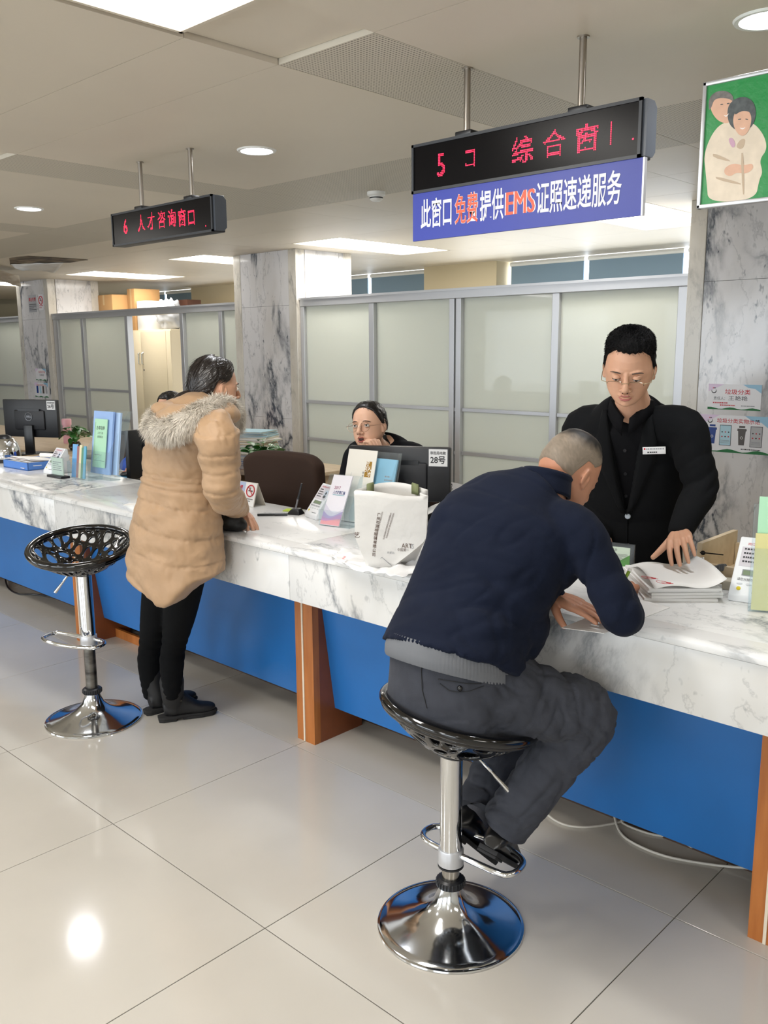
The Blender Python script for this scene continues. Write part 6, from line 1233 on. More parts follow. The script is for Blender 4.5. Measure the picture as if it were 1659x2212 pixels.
        b.add(vs, fs); me = remesh(b, .005, 3); o = obj(nm, me, m_shoe, t)
        s_ = MB(M_); prof = [(-.004, .030), (.03, .036), (.09, .034), (.15, .042), (.21, .046), (.25, .038), (.276, .014)]; pl = [(x/.27*L_, w_) for x, w_ in prof]+[(x/.27*L_, -w_) for x, w_ in prof[::-1]]; s_.prism(pl, -.008, .006); s_.prism([(x, w_*.95) for x, w_ in ((-.004, .032), (.07, .034), (.07, -.034), (-.004, -.032))], -.016, -.008); s_.build('sole', mat('rubber_sole', '17171a', .7), o, bevel=.002); return o
    shoe(aY(1010, 1775, 1.99), aY(1098, 1850, 2.10), (-.15, -.35, 1)) if False else None
    for a_, d_, u_ in ((aL, aY(1094, 1853, 2.15)-aY(1012, 1788, 1.98), V((.28, .55, .8))), (aR, aY(1122, 1856, 2.22)-aY(1080, 1828, 2.02), V((.1, .45, .9)))):
        d_.normalize(); u_ = (u_-d_*u_.dot(d_)).normalized(); h_ = a_-d_*.055-u_*.085; shoe(h_, h_+d_*.262, u_)
    for a_ in (aR, aL): b = MB(); limb(b, [a_+V((0, 0, .04)), a_+V((0, 0, -.02)), a_+V((.0, .01, -.045))], [.034, .034, .032], 16); obj('sock', remesh(b, .006, 1), mat('grey_sock', '4a4a50', .9, bump=.3, bscale=300), t)
    # pocket detail on the seat of the trousers
    q = aY(990, 1487, pel.y-.172); dep = bpy.context.evaluated_depsgraph_get(); tro = [c for c in t.children if c.name.startswith('trousers')][0]; bvt = BVHTree.FromPolygons([v.co[:] for v in tro.data.vertices], [p.vertices[:] for p in tro.data.polygons])
    def onto(x, y, lift=.002):
        d = ray(x, y).normalized(); h = bvt.ray_cast(V((0, 0, CH)), d); return (h[0]-d*lift) if h[0] else aY(x, y, 1.7)
    for nm, pts in (('pocket_seam', [(946, 1467), (965, 1470), (985, 1473), (1010, 1477), (1040, 1477)]), ('pocket_flap', [(950, 1477), (970, 1492), (990, 1495), (1015, 1493), (1045, 1482)]), ('back_seam', [(912, 1420), (910, 1450), (912, 1490), (922, 1530)])): MB().tube([onto(*p_) for p_ in pts], .0014, 5).build(nm, mat('seam_dark', '1d1e22', .8), t)
    p_ = onto(993, 1487, .003); MB().sphere(p_, (.008, .006, .008), 12).build('pocket_button', mat('button_black', '0f0f11', .2), t)
    # green pen in the right hand
    a, b_ = aY(1341, 1268, 2.36), aY(1362, 1228, 2.39); o = thing('pen', 'green pen with a white end held by the man in navy', 'pen', tuple(a)); MB().tube([a, a.lerp(b_, .85)], .0052, 12).build('barrel', mat('green_pen', '7f9f2a', .4), o); MB().tube([a.lerp(b_, .85), b_], .006, 12).build('end_cap', white_paint, o); MB().tube([a, a-(b_-a).normalized()*.012], [.004, .001], 10).build('tip', steel, o)
man_navy()
# ---------------------------------------------------------------- the woman in the tan quilted coat
def woman_coat():
    t = thing('person', 'woman in a tan quilted coat with a grey fur hood, standing at the counter', 'person', (-3.3, 2.1, 0)); X_ = V((.97, .22, 0))
    hemc = aY(381, 1232, 2.02); hip = aY(382, 1150, 2.02); wai = aY(390, 1035, 2.03); che = aY(402, 965, 2.05); sho = aY(425, 905, 2.08); nk = aY(450, 872, 2.14); HC = aY(468, 839, 2.19)
    Hm = headframe(HC, (.16, 1, 0), 4, 0, .92); hd, loc = headmesh(Hm, nk+V((0, -.01, -.03)), neck_r=.048, female=True)
    sR, eR, wR = aY(470, 930, 1.98), aY(480, 1060, 2.02), aY(520, 1106, 2.34); sL, eL, wL = sho+V((-.19, .03, -.03)), hip+V((-.26, .14, .14)), V((-3.40, 2.40, .99))
    hR, kR, aR = aY(408, 1215, 2.05), aY(376, 1392, 2.13), aY(372, 1500, 2.13); hL, kL, aL = aY(358, 1215, 2.04), aY(326, 1392, 2.13), aY(327, 1500, 2.14)
    b = MB(); loft(b, [(hip, .14, .10, X_), (wai, .12, .09, X_), (che, .14, .10, X_), (sho, .13, .07, X_), (nk, .05, .05, X_)])
    for p in ((sR, eR, wR), (sL, eL, wL)): limb(b, [sho.lerp(p[0], .5), p[0], p[1], p[2]], [.045, .04, .034, .024])
    for p in ((hR, kR, aR), (hL, kL, aL)): limb(b, [hip, p[0], p[1], p[2]], [.075, .075, .047, .032])
    hand_r = hand(wR, aZ(536, 1128, .965)-wR, V((-.75, .35, -.5)), -1, ((18, 30, 20), (22, 34, 22), (28, 36, 24), (34, 38, 24)), 1.2, .88, (26, 18, 14))
    hand_l = hand(wL, V((.2, .9, -.1)), V((0, 0, -1)), 1, STR, 1, .86)
    obj('body', joined([remesh(b, .013, 3), hd, hand_r, hand_l]), m_skin, t); face_details(t, Hm, m_skin, .3, 0)
    # trousers and boots
    m_bl = mat('black_stretch_trousers', '08090b', .9, spec=.15, bump=.2, bscale=300, bdist=.001)
    b = MB(); loft(b, [(hip+V((0, 0, -.10)), .145, .115, X_), (hip+V((0, 0, .02)), .14, .11, X_)])
    for h_, k_2, a_ in ((hR, kR, aR), (hL, kL, aL)): limb(b, [h_+V((0, 0, .02)), h_.lerp(k_2, .55), k_2, k_2.lerp(a_, .35)+V((0, -.008, 0)), a_+V((0, 0, .01))], [.088, .074, .055, .056, .041])
    obj('trousers', remesh(b, .009, 3, folds([(kR, (0, 0, 1), .045, .006, .10), (kL, (0, 0, 1), .045, .006, .10), (aR+V((0, 0, .04)), (0, 0, 1), .035, .006, .07), (aL+V((0, 0, .04)), (0, 0, 1), .035, .006, .07)])), m_bl, t)
    m_bt = mat('black_suede_boot', '121214', .55, bump=.25, bscale=60, bdist=.002); m_sole = mat('boot_sole', '1c1b1b', .8)
    for heel, ank, d in ((aZ(350, 1558, 0), aR, V((.42, .90, 0))), (aZ(320, 1543, 0), aL, V((.12, 1, 0)))):
        d.normalize(); s_ = V((d.y, -d.x, 0)); h0 = heel+d*.035; h0.z = 0; b = MB(); an = V((ank.x, ank.y, 0))*.5+h0*.5+d*.01
        limb(b, [an+V((0, 0, .195)), an+V((0, 0, .15)), h0+d*.02+V((0, 0, .085)), h0+d*.02+V((0, 0, .06))], [.056, .053, .046, .042])
        loft(b, [(h0+d*-.025+V((0, 0, .055)), .026, .030, s_), (h0+d*.03+V((0, 0, .062)), .036, .040, s_), (h0+d*.09+V((0, 0, .056)), .037, .036, s_), (h0+d*.14+V((0, 0, .044)), .041, .025, s_), (h0+d*.185+V((0, 0, .040)), .036, .020, s_), (h0+d*.212+V((0, 0, .036)), .018, .012, s_)], 24)
        limb(b, [h0+d*.03+V((0, 0, .12)), h0+d*.08+V((0, 0, .075)), h0+d*.13+V((0, 0, .05))], [.040, .034, .024]); bt = obj('boot', remesh(b, .0055, 3), m_bt, t)
        q = MB(fr((h0.x, h0.y, 0), d, V((-d.y, d.x, 0)))); q.prism([(-.052, .020), (-.03, .031), (.03, .034), (.09, .030), (.15, .037), (.20, .029), (.222, .010), (.222, -.010), (.20, -.029), (.15, -.036), (.09, -.029), (.03, -.034), (-.03, -.031), (-.052, -.020)], .012, .026); q.prism([(-.050, .019), (-.03, .029), (.03, .031), (.03, -.031), (-.03, -.029), (-.050, -.019)], 0, .014); q.prism([(.06, .028), (.15, .035), (.2, .027), (.220, 0), (.2, -.027), (.15, -.034), (.06, -.027)], .001, .014); q.build('sole', m_sole, bt, bevel=.003)
        MB(fr((an.x, an.y, .17), s_, d)).tube([(.047*math.cos(a), .047*math.sin(a), .01*math.sin(a)) for a in [k*math.pi/12 for k in range(24)]], .006, 8, closed=True).build('ankle_strap', m_bt, bt)
        for zz in (.135, .105): c_ = h0+s_*.044+d*.035+V((0, 0, zz)); MB(fr(c_, d, V((0, 0, 1)))).box(-.02, .02, -.005, .005, -.002, .003).build('buckle', mat('gunmetal', '4a4740', .35, .8), bt, bevel=.001)
    # coat
    m_coat = mat('tan_quilted_nylon', 'a68767', .58, bump=.45, bscale=22, bdist=.006, var=.05, vscale=14, sheen=.1)
    b = MB(); S = [(hemc+V((.0, 0, -.035)), .212, .172, X_), (hemc+V((0, 0, .03)), .212, .172, X_), (hip, .196, .158, X_), (hip.lerp(wai, .55), .178, .142, X_), (wai, .166, .132, X_), (che, .178, .135, X_), (sho.lerp(che, .35), .180, .122, X_), (sho+V((0, .0, .01)), .150, .098, X_), (nk+V((0, -.01, -.012)), .088, .078, X_)]
    loft(b, S, 40, 2.2)
    limb(b, [sho.lerp(sR, .35), sR+V((-.01, 0, -.01)), sR.lerp(eR, .5), eR, eR.lerp(wR, .5), wR.lerp(eR, .12)], [.085, .084, .074, .068, .056, .042]); limb(b, [sho.lerp(sL, .35), sL, sL.lerp(eL, .5), eL, wL], [.085, .084, .074, .068, .044])
    zlo = hemc.z-.03; Xn = X_.normalized()
    ax_t = (nk-hemc).normalized()
    def quilt(co, no):
        out = co.copy(); arm = (sR+V((0, 0, 0)));
        # sleeve coordinate
        def seg(p, a, b_): ab = np.array(b_-a); u = np.clip(((p-np.array(a))@ab)/(ab@ab), 0, 1); return u, np.linalg.norm(p-(np.array(a)+u[:, None]*ab), axis=1)
        u1, d1 = seg(co, sR, eR); u2, d2 = seg(co, eR, wR); L1, L2 = (eR-sR).length, (wR-eR).length
        on1 = (d1 < .105) & (d1 <= d2); on2 = (d2 < .085) & (d2 < d1); s_ = np.where(on2, L1+u2*L2, u1*L1)
        # only where the arm surface is closer to the arm axis than to the torso
        xr = (co-np.array(che))@np.array(Xn); sl = (on1 & (xr > .13)) | on2
        slant = .10*np.sin((co[:, 0]*1.6+co[:, 1])*2.2)
        h = co[:, 2]+.20*((co-np.array(hip))@np.array(Xn))*np.clip((che.z-co[:, 2])/.3, 0, 1)
        per = .112; tt = np.where(sl, s_/.075, (h-zlo)/per)
        f = np.abs(np.sin(np.pi*tt)); puff = np.power(f, .28)
        wr = np.array([mnoise.noise(V((p[0]*13, p[1]*13, p[2]*22))) for p in co]); wr2 = np.array([mnoise.noise(V((p[0]*34+p[2]*20, p[1]*34, p[2]*30))) for p in co])
        amp = np.where(sl, .012, .0125); out = co+no*((puff-.75)*amp+wr*.009+np.abs(wr2)*.007*(1-f*.5))[:, None]
        # waist seam and side seam
        for zc in (wai.z+.012, wai.z-.018): g = np.exp(-((h-zc)/.006)**2)*(~sl); out -= no*(g*.008)[:, None]
        # hem: longer at the back right corner, cut up at the left
        low = np.clip((hemc.z+.07-co[:, 2])/.10, 0, 1); xr2 = (co-np.array(hemc))@np.array(Xn); yr2 = (co-np.array(hemc))@np.array((-Xn.y, Xn.x, 0)); out[:, 2] -= low*(.085*np.exp(-((xr2-.06)**2/.09**2+(yr2+.12)**2/.16**2))-.035*np.exp(-((xr2-.2)**2/.07**2))-.02*np.exp(-((xr2+.2)**2/.08**2)))
        return out
    obj('coat', remesh(b, .0065, 4, quilt), m_coat, t)
    for px_, py_ in ((458, 1166),): pass
    # cuff
    # hood lying on the back
    b = MB(); hc = aY(392, 893, 1.98); Rr = Matrix.Rotation(math.radians(-8), 4, 'Y')
    ell(b, hc+V((-.0, .02, -.012)), (.135, .115, .058), Rr); ell(b, hc+V((-.095, -.0, .002)), (.055, .07, .05)); ell(b, hc+V((.10, .09, .0)), (.12, .08, .05)); ell(b, nk+V((0, .0, -.005)), (.10, .095, .045))
    def hf(co, no):
        wr = np.array([mnoise.noise(V((p[0]*16, p[1]*16, p[2]*20))) for p in co]); r = co-np.array(hc+V((-.01, .06, .07))); g = np.exp(-(r[:, 0]**2/.09**2+r[:, 1]**2/.06**2+r[:, 2]**2/.05**2)); co = co+no*(wr*.010)[:, None]; co[:, 2] -= g*.03; return co
    obj('hood', remesh(b, .007, 3, hf), m_coat, t)
    # fur trim: soft core plus thousands of hairs
    path = [aY(333, 893, 1.93), aY(330, 918, 1.90), aY(352, 930, 1.88), aY(385, 922, 1.89), aY(420, 905, 1.93), aY(452, 890, 2.00), aY(478, 882, 2.08), aY(500, 893, 2.16), aY(510, 918, 2.20)]
    core = MB(); limb(core, path, [.022, .034, .040, .042, .044, .046, .046, .040, .026]); m_fc = mat('fur_base', 'a39a8c', .95, var=.1, vscale=30); fm = remesh(core, .008, 2); o = obj('fur_trim', fm, m_fc, t)
    rnd = random.Random(8); fur = MB(); poly = fm.polygons; areas = np.array([p.area for p in poly]); cum = np.cumsum(areas)/areas.sum(); Pth = np.array([p[:] for p in path])
    for _ in range(17000):
        p = poly[int(np.searchsorted(cum, rnd.random()))]; c = p.center+V((rnd.uniform(-.004, .004),)*3); n_ = p.normal; cl = mnoise.noise(c*28); cl2 = mnoise.noise(c*28+V((7, 3, 1)))
        d = (n_*.75+V((cl*.9-.1, cl2*.7, -.55+cl*.5))+V((rnd.uniform(-1, 1), rnd.uniform(-1, 1), rnd.uniform(-1, 1)))*.28).normalized(); s_ = d.cross(n_); s_ = (s_.normalized() if s_.length > 1e-5 else d.orthogonal())*rnd.uniform(.0005, .0010); L_ = rnd.uniform(.018, .036)
        mdp = c+d*L_*.55; e_ = c+d*L_+V((0, 0, -.25*L_)); fur.add([c-s_, c+s_, mdp+s_*.7, mdp-s_*.7, e_], [(0, 1, 2, 3), (3, 2, 4)])
    fur.build('fur_hairs', mat('fur_hair', 'cdc5b8', .7, var=.18, vscale=60), o, recalc=False, kind='stuff')
    # hair and ponytail
    capo, P = haircap(Hm, loc, lambda az: 44 if abs(az) < 30 else 44-(abs(az)-30)*1.0 if abs(az) < 70 else 4-(abs(az)-70)*.0 if abs(az) < 84 else 12 if abs(az) < 100 else -38 if abs(az) > 125 else 12-(abs(az)-100)*2, lambda az, el: .012+.010*max(0, -math.cos(math.radians(az)))+.006*max(0, math.sin(math.radians(el))), m_hairb, t, lumps=.0022, seed=3)
    tie = Vector((0, -.125, -.035))
    strands(P, Hm, m_hairb, t, 3200, .055, .0010, lambda p, n_: ((tie-p).normalized()-n_*(tie-p).normalized().dot(n_)*.9), 5, jitter=.06, lift=.0008)
    pt = [Hm @ Vector(q) for q in ((0, -.105, -.03), (-.005, -.135, -.04), (-.02, -.165, -.062), (-.045, -.185, -.098))]; b = MB(); limb(b, pt, [.022, .026, .030, .020]); pm = remesh(b, .005, 2); o = obj('ponytail', pm, m_hairb, t)
    q = MB(Hm); q.tube([(.022*math.cos(a), -.112+.006*math.sin(a), -.033+.022*math.sin(a)) for a in [k*math.pi/10 for k in range(20)]], .006, 8, closed=True); q.build('hair_tie', blackp, t)
    # purse on the counter
    b = MB(); pc = [aZ(480, 1150, .94), aZ(524, 1140, .94), aZ(500, 1100, .94)]; cc = sum(pc, V())/3
    ell(b, aZ(488, 1122, .98), (.085, .065, .048)); ell(b, aZ(482, 1102, .98), (.09, .085, .045)); ell(b, aZ(508, 1133, .96), (.065, .045, .03))
    me = remesh(b, .006, 3, folds([(V((-3.09, 2.32, 1.0)), (1, .4, .5), .07, .008, .12)])); o = obj('black_pouch', me, mat('black_soft_fabric', '0c0c0e', .6, bump=.5, bscale=24, bdist=.006), None); mn = min(v.co.z for v in me.vertices); me.transform(Matrix.Translation((0, 0, T+.001-mn))); tag(o, 'soft black pouch on the counter under the arm of the tan coat', 'pouch')
woman_coat()
# ---------------------------------------------------------------- the standing clerk
def clerk():
    t = thing('person', 'man in a black suit and glasses standing behind the counter, looking down', 'person', (-1.65, 3.02, 0)); F_ = V((.30, -.95, 0)).normalized(); X_ = V((-F_.y, F_.x, 0))
    hip = aY(1368, 1225, 3.02); wai = aY(1368, 1110, 2.99); che = aY(1366, 985, 2.93); sho = aY(1366, 915, 2.87); nk = aY(1364, 868, 2.82); HC = aY(1359, 795, 2.68)
    Hm = headframe(HC, (.38, -.92, 0), 24, -3, .955) @ Matrix.Diagonal((1.06, 1, 1, 1)); hd, loc = headmesh(Hm, nk+V((0, .03, -.04)), mouth=.004, neck_r=.058)
    sL, eL, wL = aY(1478, 918, 2.88), aY(1514, 1052, 2.88), aY(1468, 1150, 2.74); sR, eR, wR = aY(1262, 918, 2.88), aY(1256, 1050, 2.92), aY(1300, 1150, 2.86)
    b = MB(); loft(b, [(hip, .14, .09, X_), (wai, .13, .085, X_), (che, .13, .09, X_), (sho, .10, .06, X_), (nk, .052, .052, X_)])
    for p in ((sR, eR, wR), (sL, eL, wL)): limb(b, [sho.lerp(p[0], .5)+V((0, 0, -.05)), p[0]+V((0, 0, -.03)), p[1], p[2]], [.035, .040, .034, .027])
    for s_ in (-1, 1): limb(b, [hip, hip+X_*.09*s_+V((0, 0, -.08)), V((hip.x, hip.y, .48))+X_*.09*s_, V((hip.x, hip.y, .10))+X_*.1*s_], [.09, .085, .058, .042])
    hl = hand(wL, aY(1468, 1182, 2.60)-wL, V((.0, .6, -.8)), 1, ((20, 30, 18), (16, 34, 20), (20, 34, 20), (20, 30, 18)), 2.2, 1.0, (52, -8, -6)); hr = hand(wR, V((.3, -.5, -.6)), V((0, 0, -1)), 1, STR)
    obj('body', joined([remesh(b, .014, 3), hd, hl, hr]), m_skint if False else m_skin, t)
    face_details(t, Hm, m_skin, .93, .004, brow='463a32', look=(0, -1), lip=mat('lip_clerk', 'a8625a', .45), gl=dict(label='thin gold half-rim eyeglasses of the standing clerk', m=mat('gold_wire', 'b9a88a', .25, .9), r=(.023, .0115), ex=4.0, dz=-.010, half=True))
    m_sh = mat('clerk_hair', '0d0c0d', .75, bump=.6, bscale=220, bdist=.003, spec=.2)
    def hl_(az):
        a = abs(az)
        return 38+1.5*math.sin(az*.5)-3*math.cos(math.radians(az*3+20)) if a < 34 else 39-(a-34)*.6 if a < 58 else 24-(a-58)*2.3 if a < 74 else -14 if a < 86 else 4 if a < 100 else 4-(a-100)*1.5 if a < 125 else -34
    capo, P = haircap(Hm, loc, hl_, lambda az, el: .0045+.018*max(0, min(1, (el-20)/32)), m_sh, t, lumps=.0016, seed=6)
    strands(P, Hm, m_sh, t, 7000, .011, .0007, lambda p, n_: (n_.x*.35-.1, n_.y*.3+.75, n_.z*.30+.05) if p.z > .06 else (n_.x*.15, n_.y*.1, -1), 9, jitter=.25)
    # shirt and jacket
    m_shirt = mat('black_shirt', '0a0a0d', .8, bump=.12, bscale=40, bdist=.002, spec=.12); m_suit = mat('black_suit_wool', '0f1012', .9, bump=.25, bscale=380, bdist=.001, spec=.15, var=.1, vscale=5)
    b = MB(); loft(b, [(hip, .150, .112, X_), (wai, .155, .116, X_), (che, .165, .126, X_), (sho.lerp(che, .25), .15, .112, X_), (sho.lerp(nk, .45), .115, .085, X_), (nk+V((0, 0, -.022)), .070, .068, X_)]); obj('shirt', remesh(b, .008, 3), m_shirt, t)
    b = MB(); loft(b, [(hip+V((0, 0, -.10)), .19, .135, X_), (hip, .178, .132, X_), (wai, .176, .130, X_), (che, .196, .138, X_), (sho.lerp(che, .30), .195, .118, X_), (sho+V((0, 0, .004)), .172, .092, X_), (sho.lerp(nk, .5), .125, .084, X_), (nk+V((0, .010, -.016)), .088, .074, X_)], 40)
    limb(b, [sho.lerp(sL, .4)+V((0, 0, -.008)), sL+V((0, 0, -.012)), sL.lerp(eL, .5), eL, eL.lerp(wL, .5), wL.lerp(eL, .06)], [.072, .072, .064, .058, .051, .041]); limb(b, [sho.lerp(sR, .4)+V((0, 0, -.008)), sR+V((0, 0, -.012)), sR.lerp(eR, .5), eR, wR], [.076, .078, .070, .060, .044])
    fold = folds([(eL, (eL-sL).normalized()-(wL-eL).normalized()*.4, .04, .009, .07), (wai+F_*.1, (0, .2, 1), .10, .006, .14), (sL.lerp(eL, .6), (eL-sL)+V((.0, 0, .1)), .05, .006, .08), (eR, (0, 0, 1), .05, .006, .08)])
    Fa = np.array(F_); Xa = np.array(X_)
    def jac(co, no):
        co = fold(co, no); zb = wai.z+.028; ztop = nk.z-.0; fx = (co-np.array(wai))@Xa; ff = (co-np.array(wai))@Fa   # open V front: press the jacket in behind the shirt
        h = (co[:, 2]-zb)/(ztop-zb); hw = np.clip(h, 0, 1)**.85*.066; ins = np.clip((hw-np.abs(fx))/.006, 0, 1)*(h > 0)*(ff > -.02)*(no@Fa > -.2); co = co-Fa*(ins*.052)[:, None]; return co
    jm = remesh(b, .0055, 4, jac); jo = obj('jacket', jm, m_suit, t); bv = BVHTree.FromPolygons([v.co[:] for v in jm.vertices], [p.vertices[:] for p in jm.polygons])
    def front(x, z, lift=.006):
        o_ = V((wai.x, wai.y, 0))+X_*x+F_*.6; o_.z = z; h = bv.ray_cast(o_, -F_); return (h[0]+F_*lift) if h[0] else o_-F_*.45
    # lapels: thick folded pieces along the opening
    zb, ztop = wai.z+.028, nk.z
    for s_ in (-1, 1):
        P = []
        for k in range(15):
            v = k/14; z = zb+(ztop-zb)*(.0+.93*v); x0 = .004+.066*(v*.93)**.85; wd = .012+.055*min(1, v/.62) if v < .62 else .067-.05*(v-.62)/.38
            if .60 < v < .70: wd -= .010
            row = [front(s_*(x0+wd*j/4), z, .005+.004*math.sin(math.pi*j/4)) for j in range(5)]; P.append(row)
        q = MB(); q.grid(P); o = q.build('lapel', m_suit, t, recalc=False, angle=180); md = o.modifiers.new('s', 'SOLIDIFY'); md.thickness = .005; md.offset = 0
        P = []   # shirt collar wing
        for k in range(12):
            v = k/11; a = s_*(.12+v*3.02); kf = max(0, 1-v/.30); c_ = nk+V((0, .004, -.016-.050*kf))+F_*(.012*kf); up_ = .026-.010*kf; dn = .022+.020*kf; r_ = .0665+.006*kf
            dirv = X_*math.sin(a)+F_*math.cos(a); P.append([c_+dirv*(r_-.002)+V((0, 0, up_)), c_+dirv*(r_+.005)+V((0, 0, up_-.004)), c_+dirv*(r_+.010)+V((0, 0, .0)), c_+dirv*(r_+.016)+V((0, 0, -dn))])
        q = MB(); q.grid(P); o = q.build('shirt_collar', m_shirt, t, recalc=False); md = o.modifiers.new('s', 'SOLIDIFY'); md.thickness = .003
    edge = [front(.003, z, .002) for z in np.linspace(zb, hip.z-.04, 12)]; MB().tube(edge, .0022, 6).build('front_edge', m_suit, t)
    for z, big in ((zb-.012, 1), (zb-.125, 0)):
        p = front(.006, z, .002); MB(fr(p, X_, V((0, 0, 1)))).lathe([(.0095, 0), (.0105, .002), (.0085, .004), (.0, .003)], 20).build('jacket_button', mat('pearl_button', 'aab4bf', .12, coat=.5) if big else mat('black_button', '1a1a1c', .25), t)
    for z in (che.z+.035, che.z-.05, wai.z+.09):
        p = V((wai.x, wai.y, 0)); p = p+F_*0; o_ = V((che.x, che.y, z)); sb = [c for c in t.children if c.name.startswith('shirt') and 'collar' not in c.name][0]; h = BVHTree.FromPolygons([v.co[:] for v in sb.data.vertices], [q_.vertices[:] for q_ in sb.data.polygons]).ray_cast(o_+F_*.5, -F_)
        if h[0]: MB(fr(h[0]+F_*.001, X_, V((0, 0, 1)))).lathe([(.006, 0), (.006, .002), (0, .002)], 14).build('shirt_button', mat('black_button', '1a1a1c', .25), t)
    p = front(.103, aY(1412, 973, 2.85).z, .004); hb = fr(p, X_, V((0, 0, 1))) @ Matrix.Rotation(math.radians(3), 4, 'Z')
    d = ray(1413, 973).normalized(); hh = bv.ray_cast(V((0, 0, CH)), d)
    if hh[0]: hb = fr(hh[0]-d*.016, X_, V((0, 0, 1))) @ Matrix.Rotation(math.radians(4), 4, 'Z')
    MB(hb).box(-.038, .038, -.0125, .0125, -.002, .002).build('name_badge', mat('badge_white', 'cfcfd0', .3), t, bevel=.001); lines_of_print(hb, -.026, .034, .002, .009, 1, greyink, t, frac=.7, lift=.0026); lines_of_print(hb, -.022, .03, -.009, -.003, 1, ink, t, frac=.8, lift=.0026); MB(hb).sphere((-.031, .006, .0022), (.0035, .0035, .0006), 10).build('badge_emblem', redink, t)
    b = MB(); 
    for s_ in (-1, 1): limb(b, [hip+X_*.075*s_, hip+X_*.09*s_+V((0, 0, -.1)), V((hip.x, hip.y, .48))+X_*.09*s_, V((hip.x, hip.y, .07))+X_*.1*s_], [.11, .105, .078, .068])
    obj('trousers', remesh(b, .012, 3), m_suit, t)
    for s_ in (-1, 1): c_ = V((hip.x, hip.y, 0))+X_*.1*s_; q = MB(); ell(q, c_+F_*.08+V((0, 0, .042)), (.05, .05, .04)); loft(q, [(c_-F_*.06+V((0, 0, .045)), .034, .04, X_), (c_+F_*.06+V((0, 0, .045)), .043, .04, X_), (c_+F_*.17+V((0, 0, .032)), .036, .025, X_)]); me = remesh(q, .008, 2); mn = min(v.co.z for v in me.vertices); me.transform(Matrix.Translation((0, 0, -mn))); obj('shoe', me, mat('black_leather', '0e0e10', .28), t)
clerk()
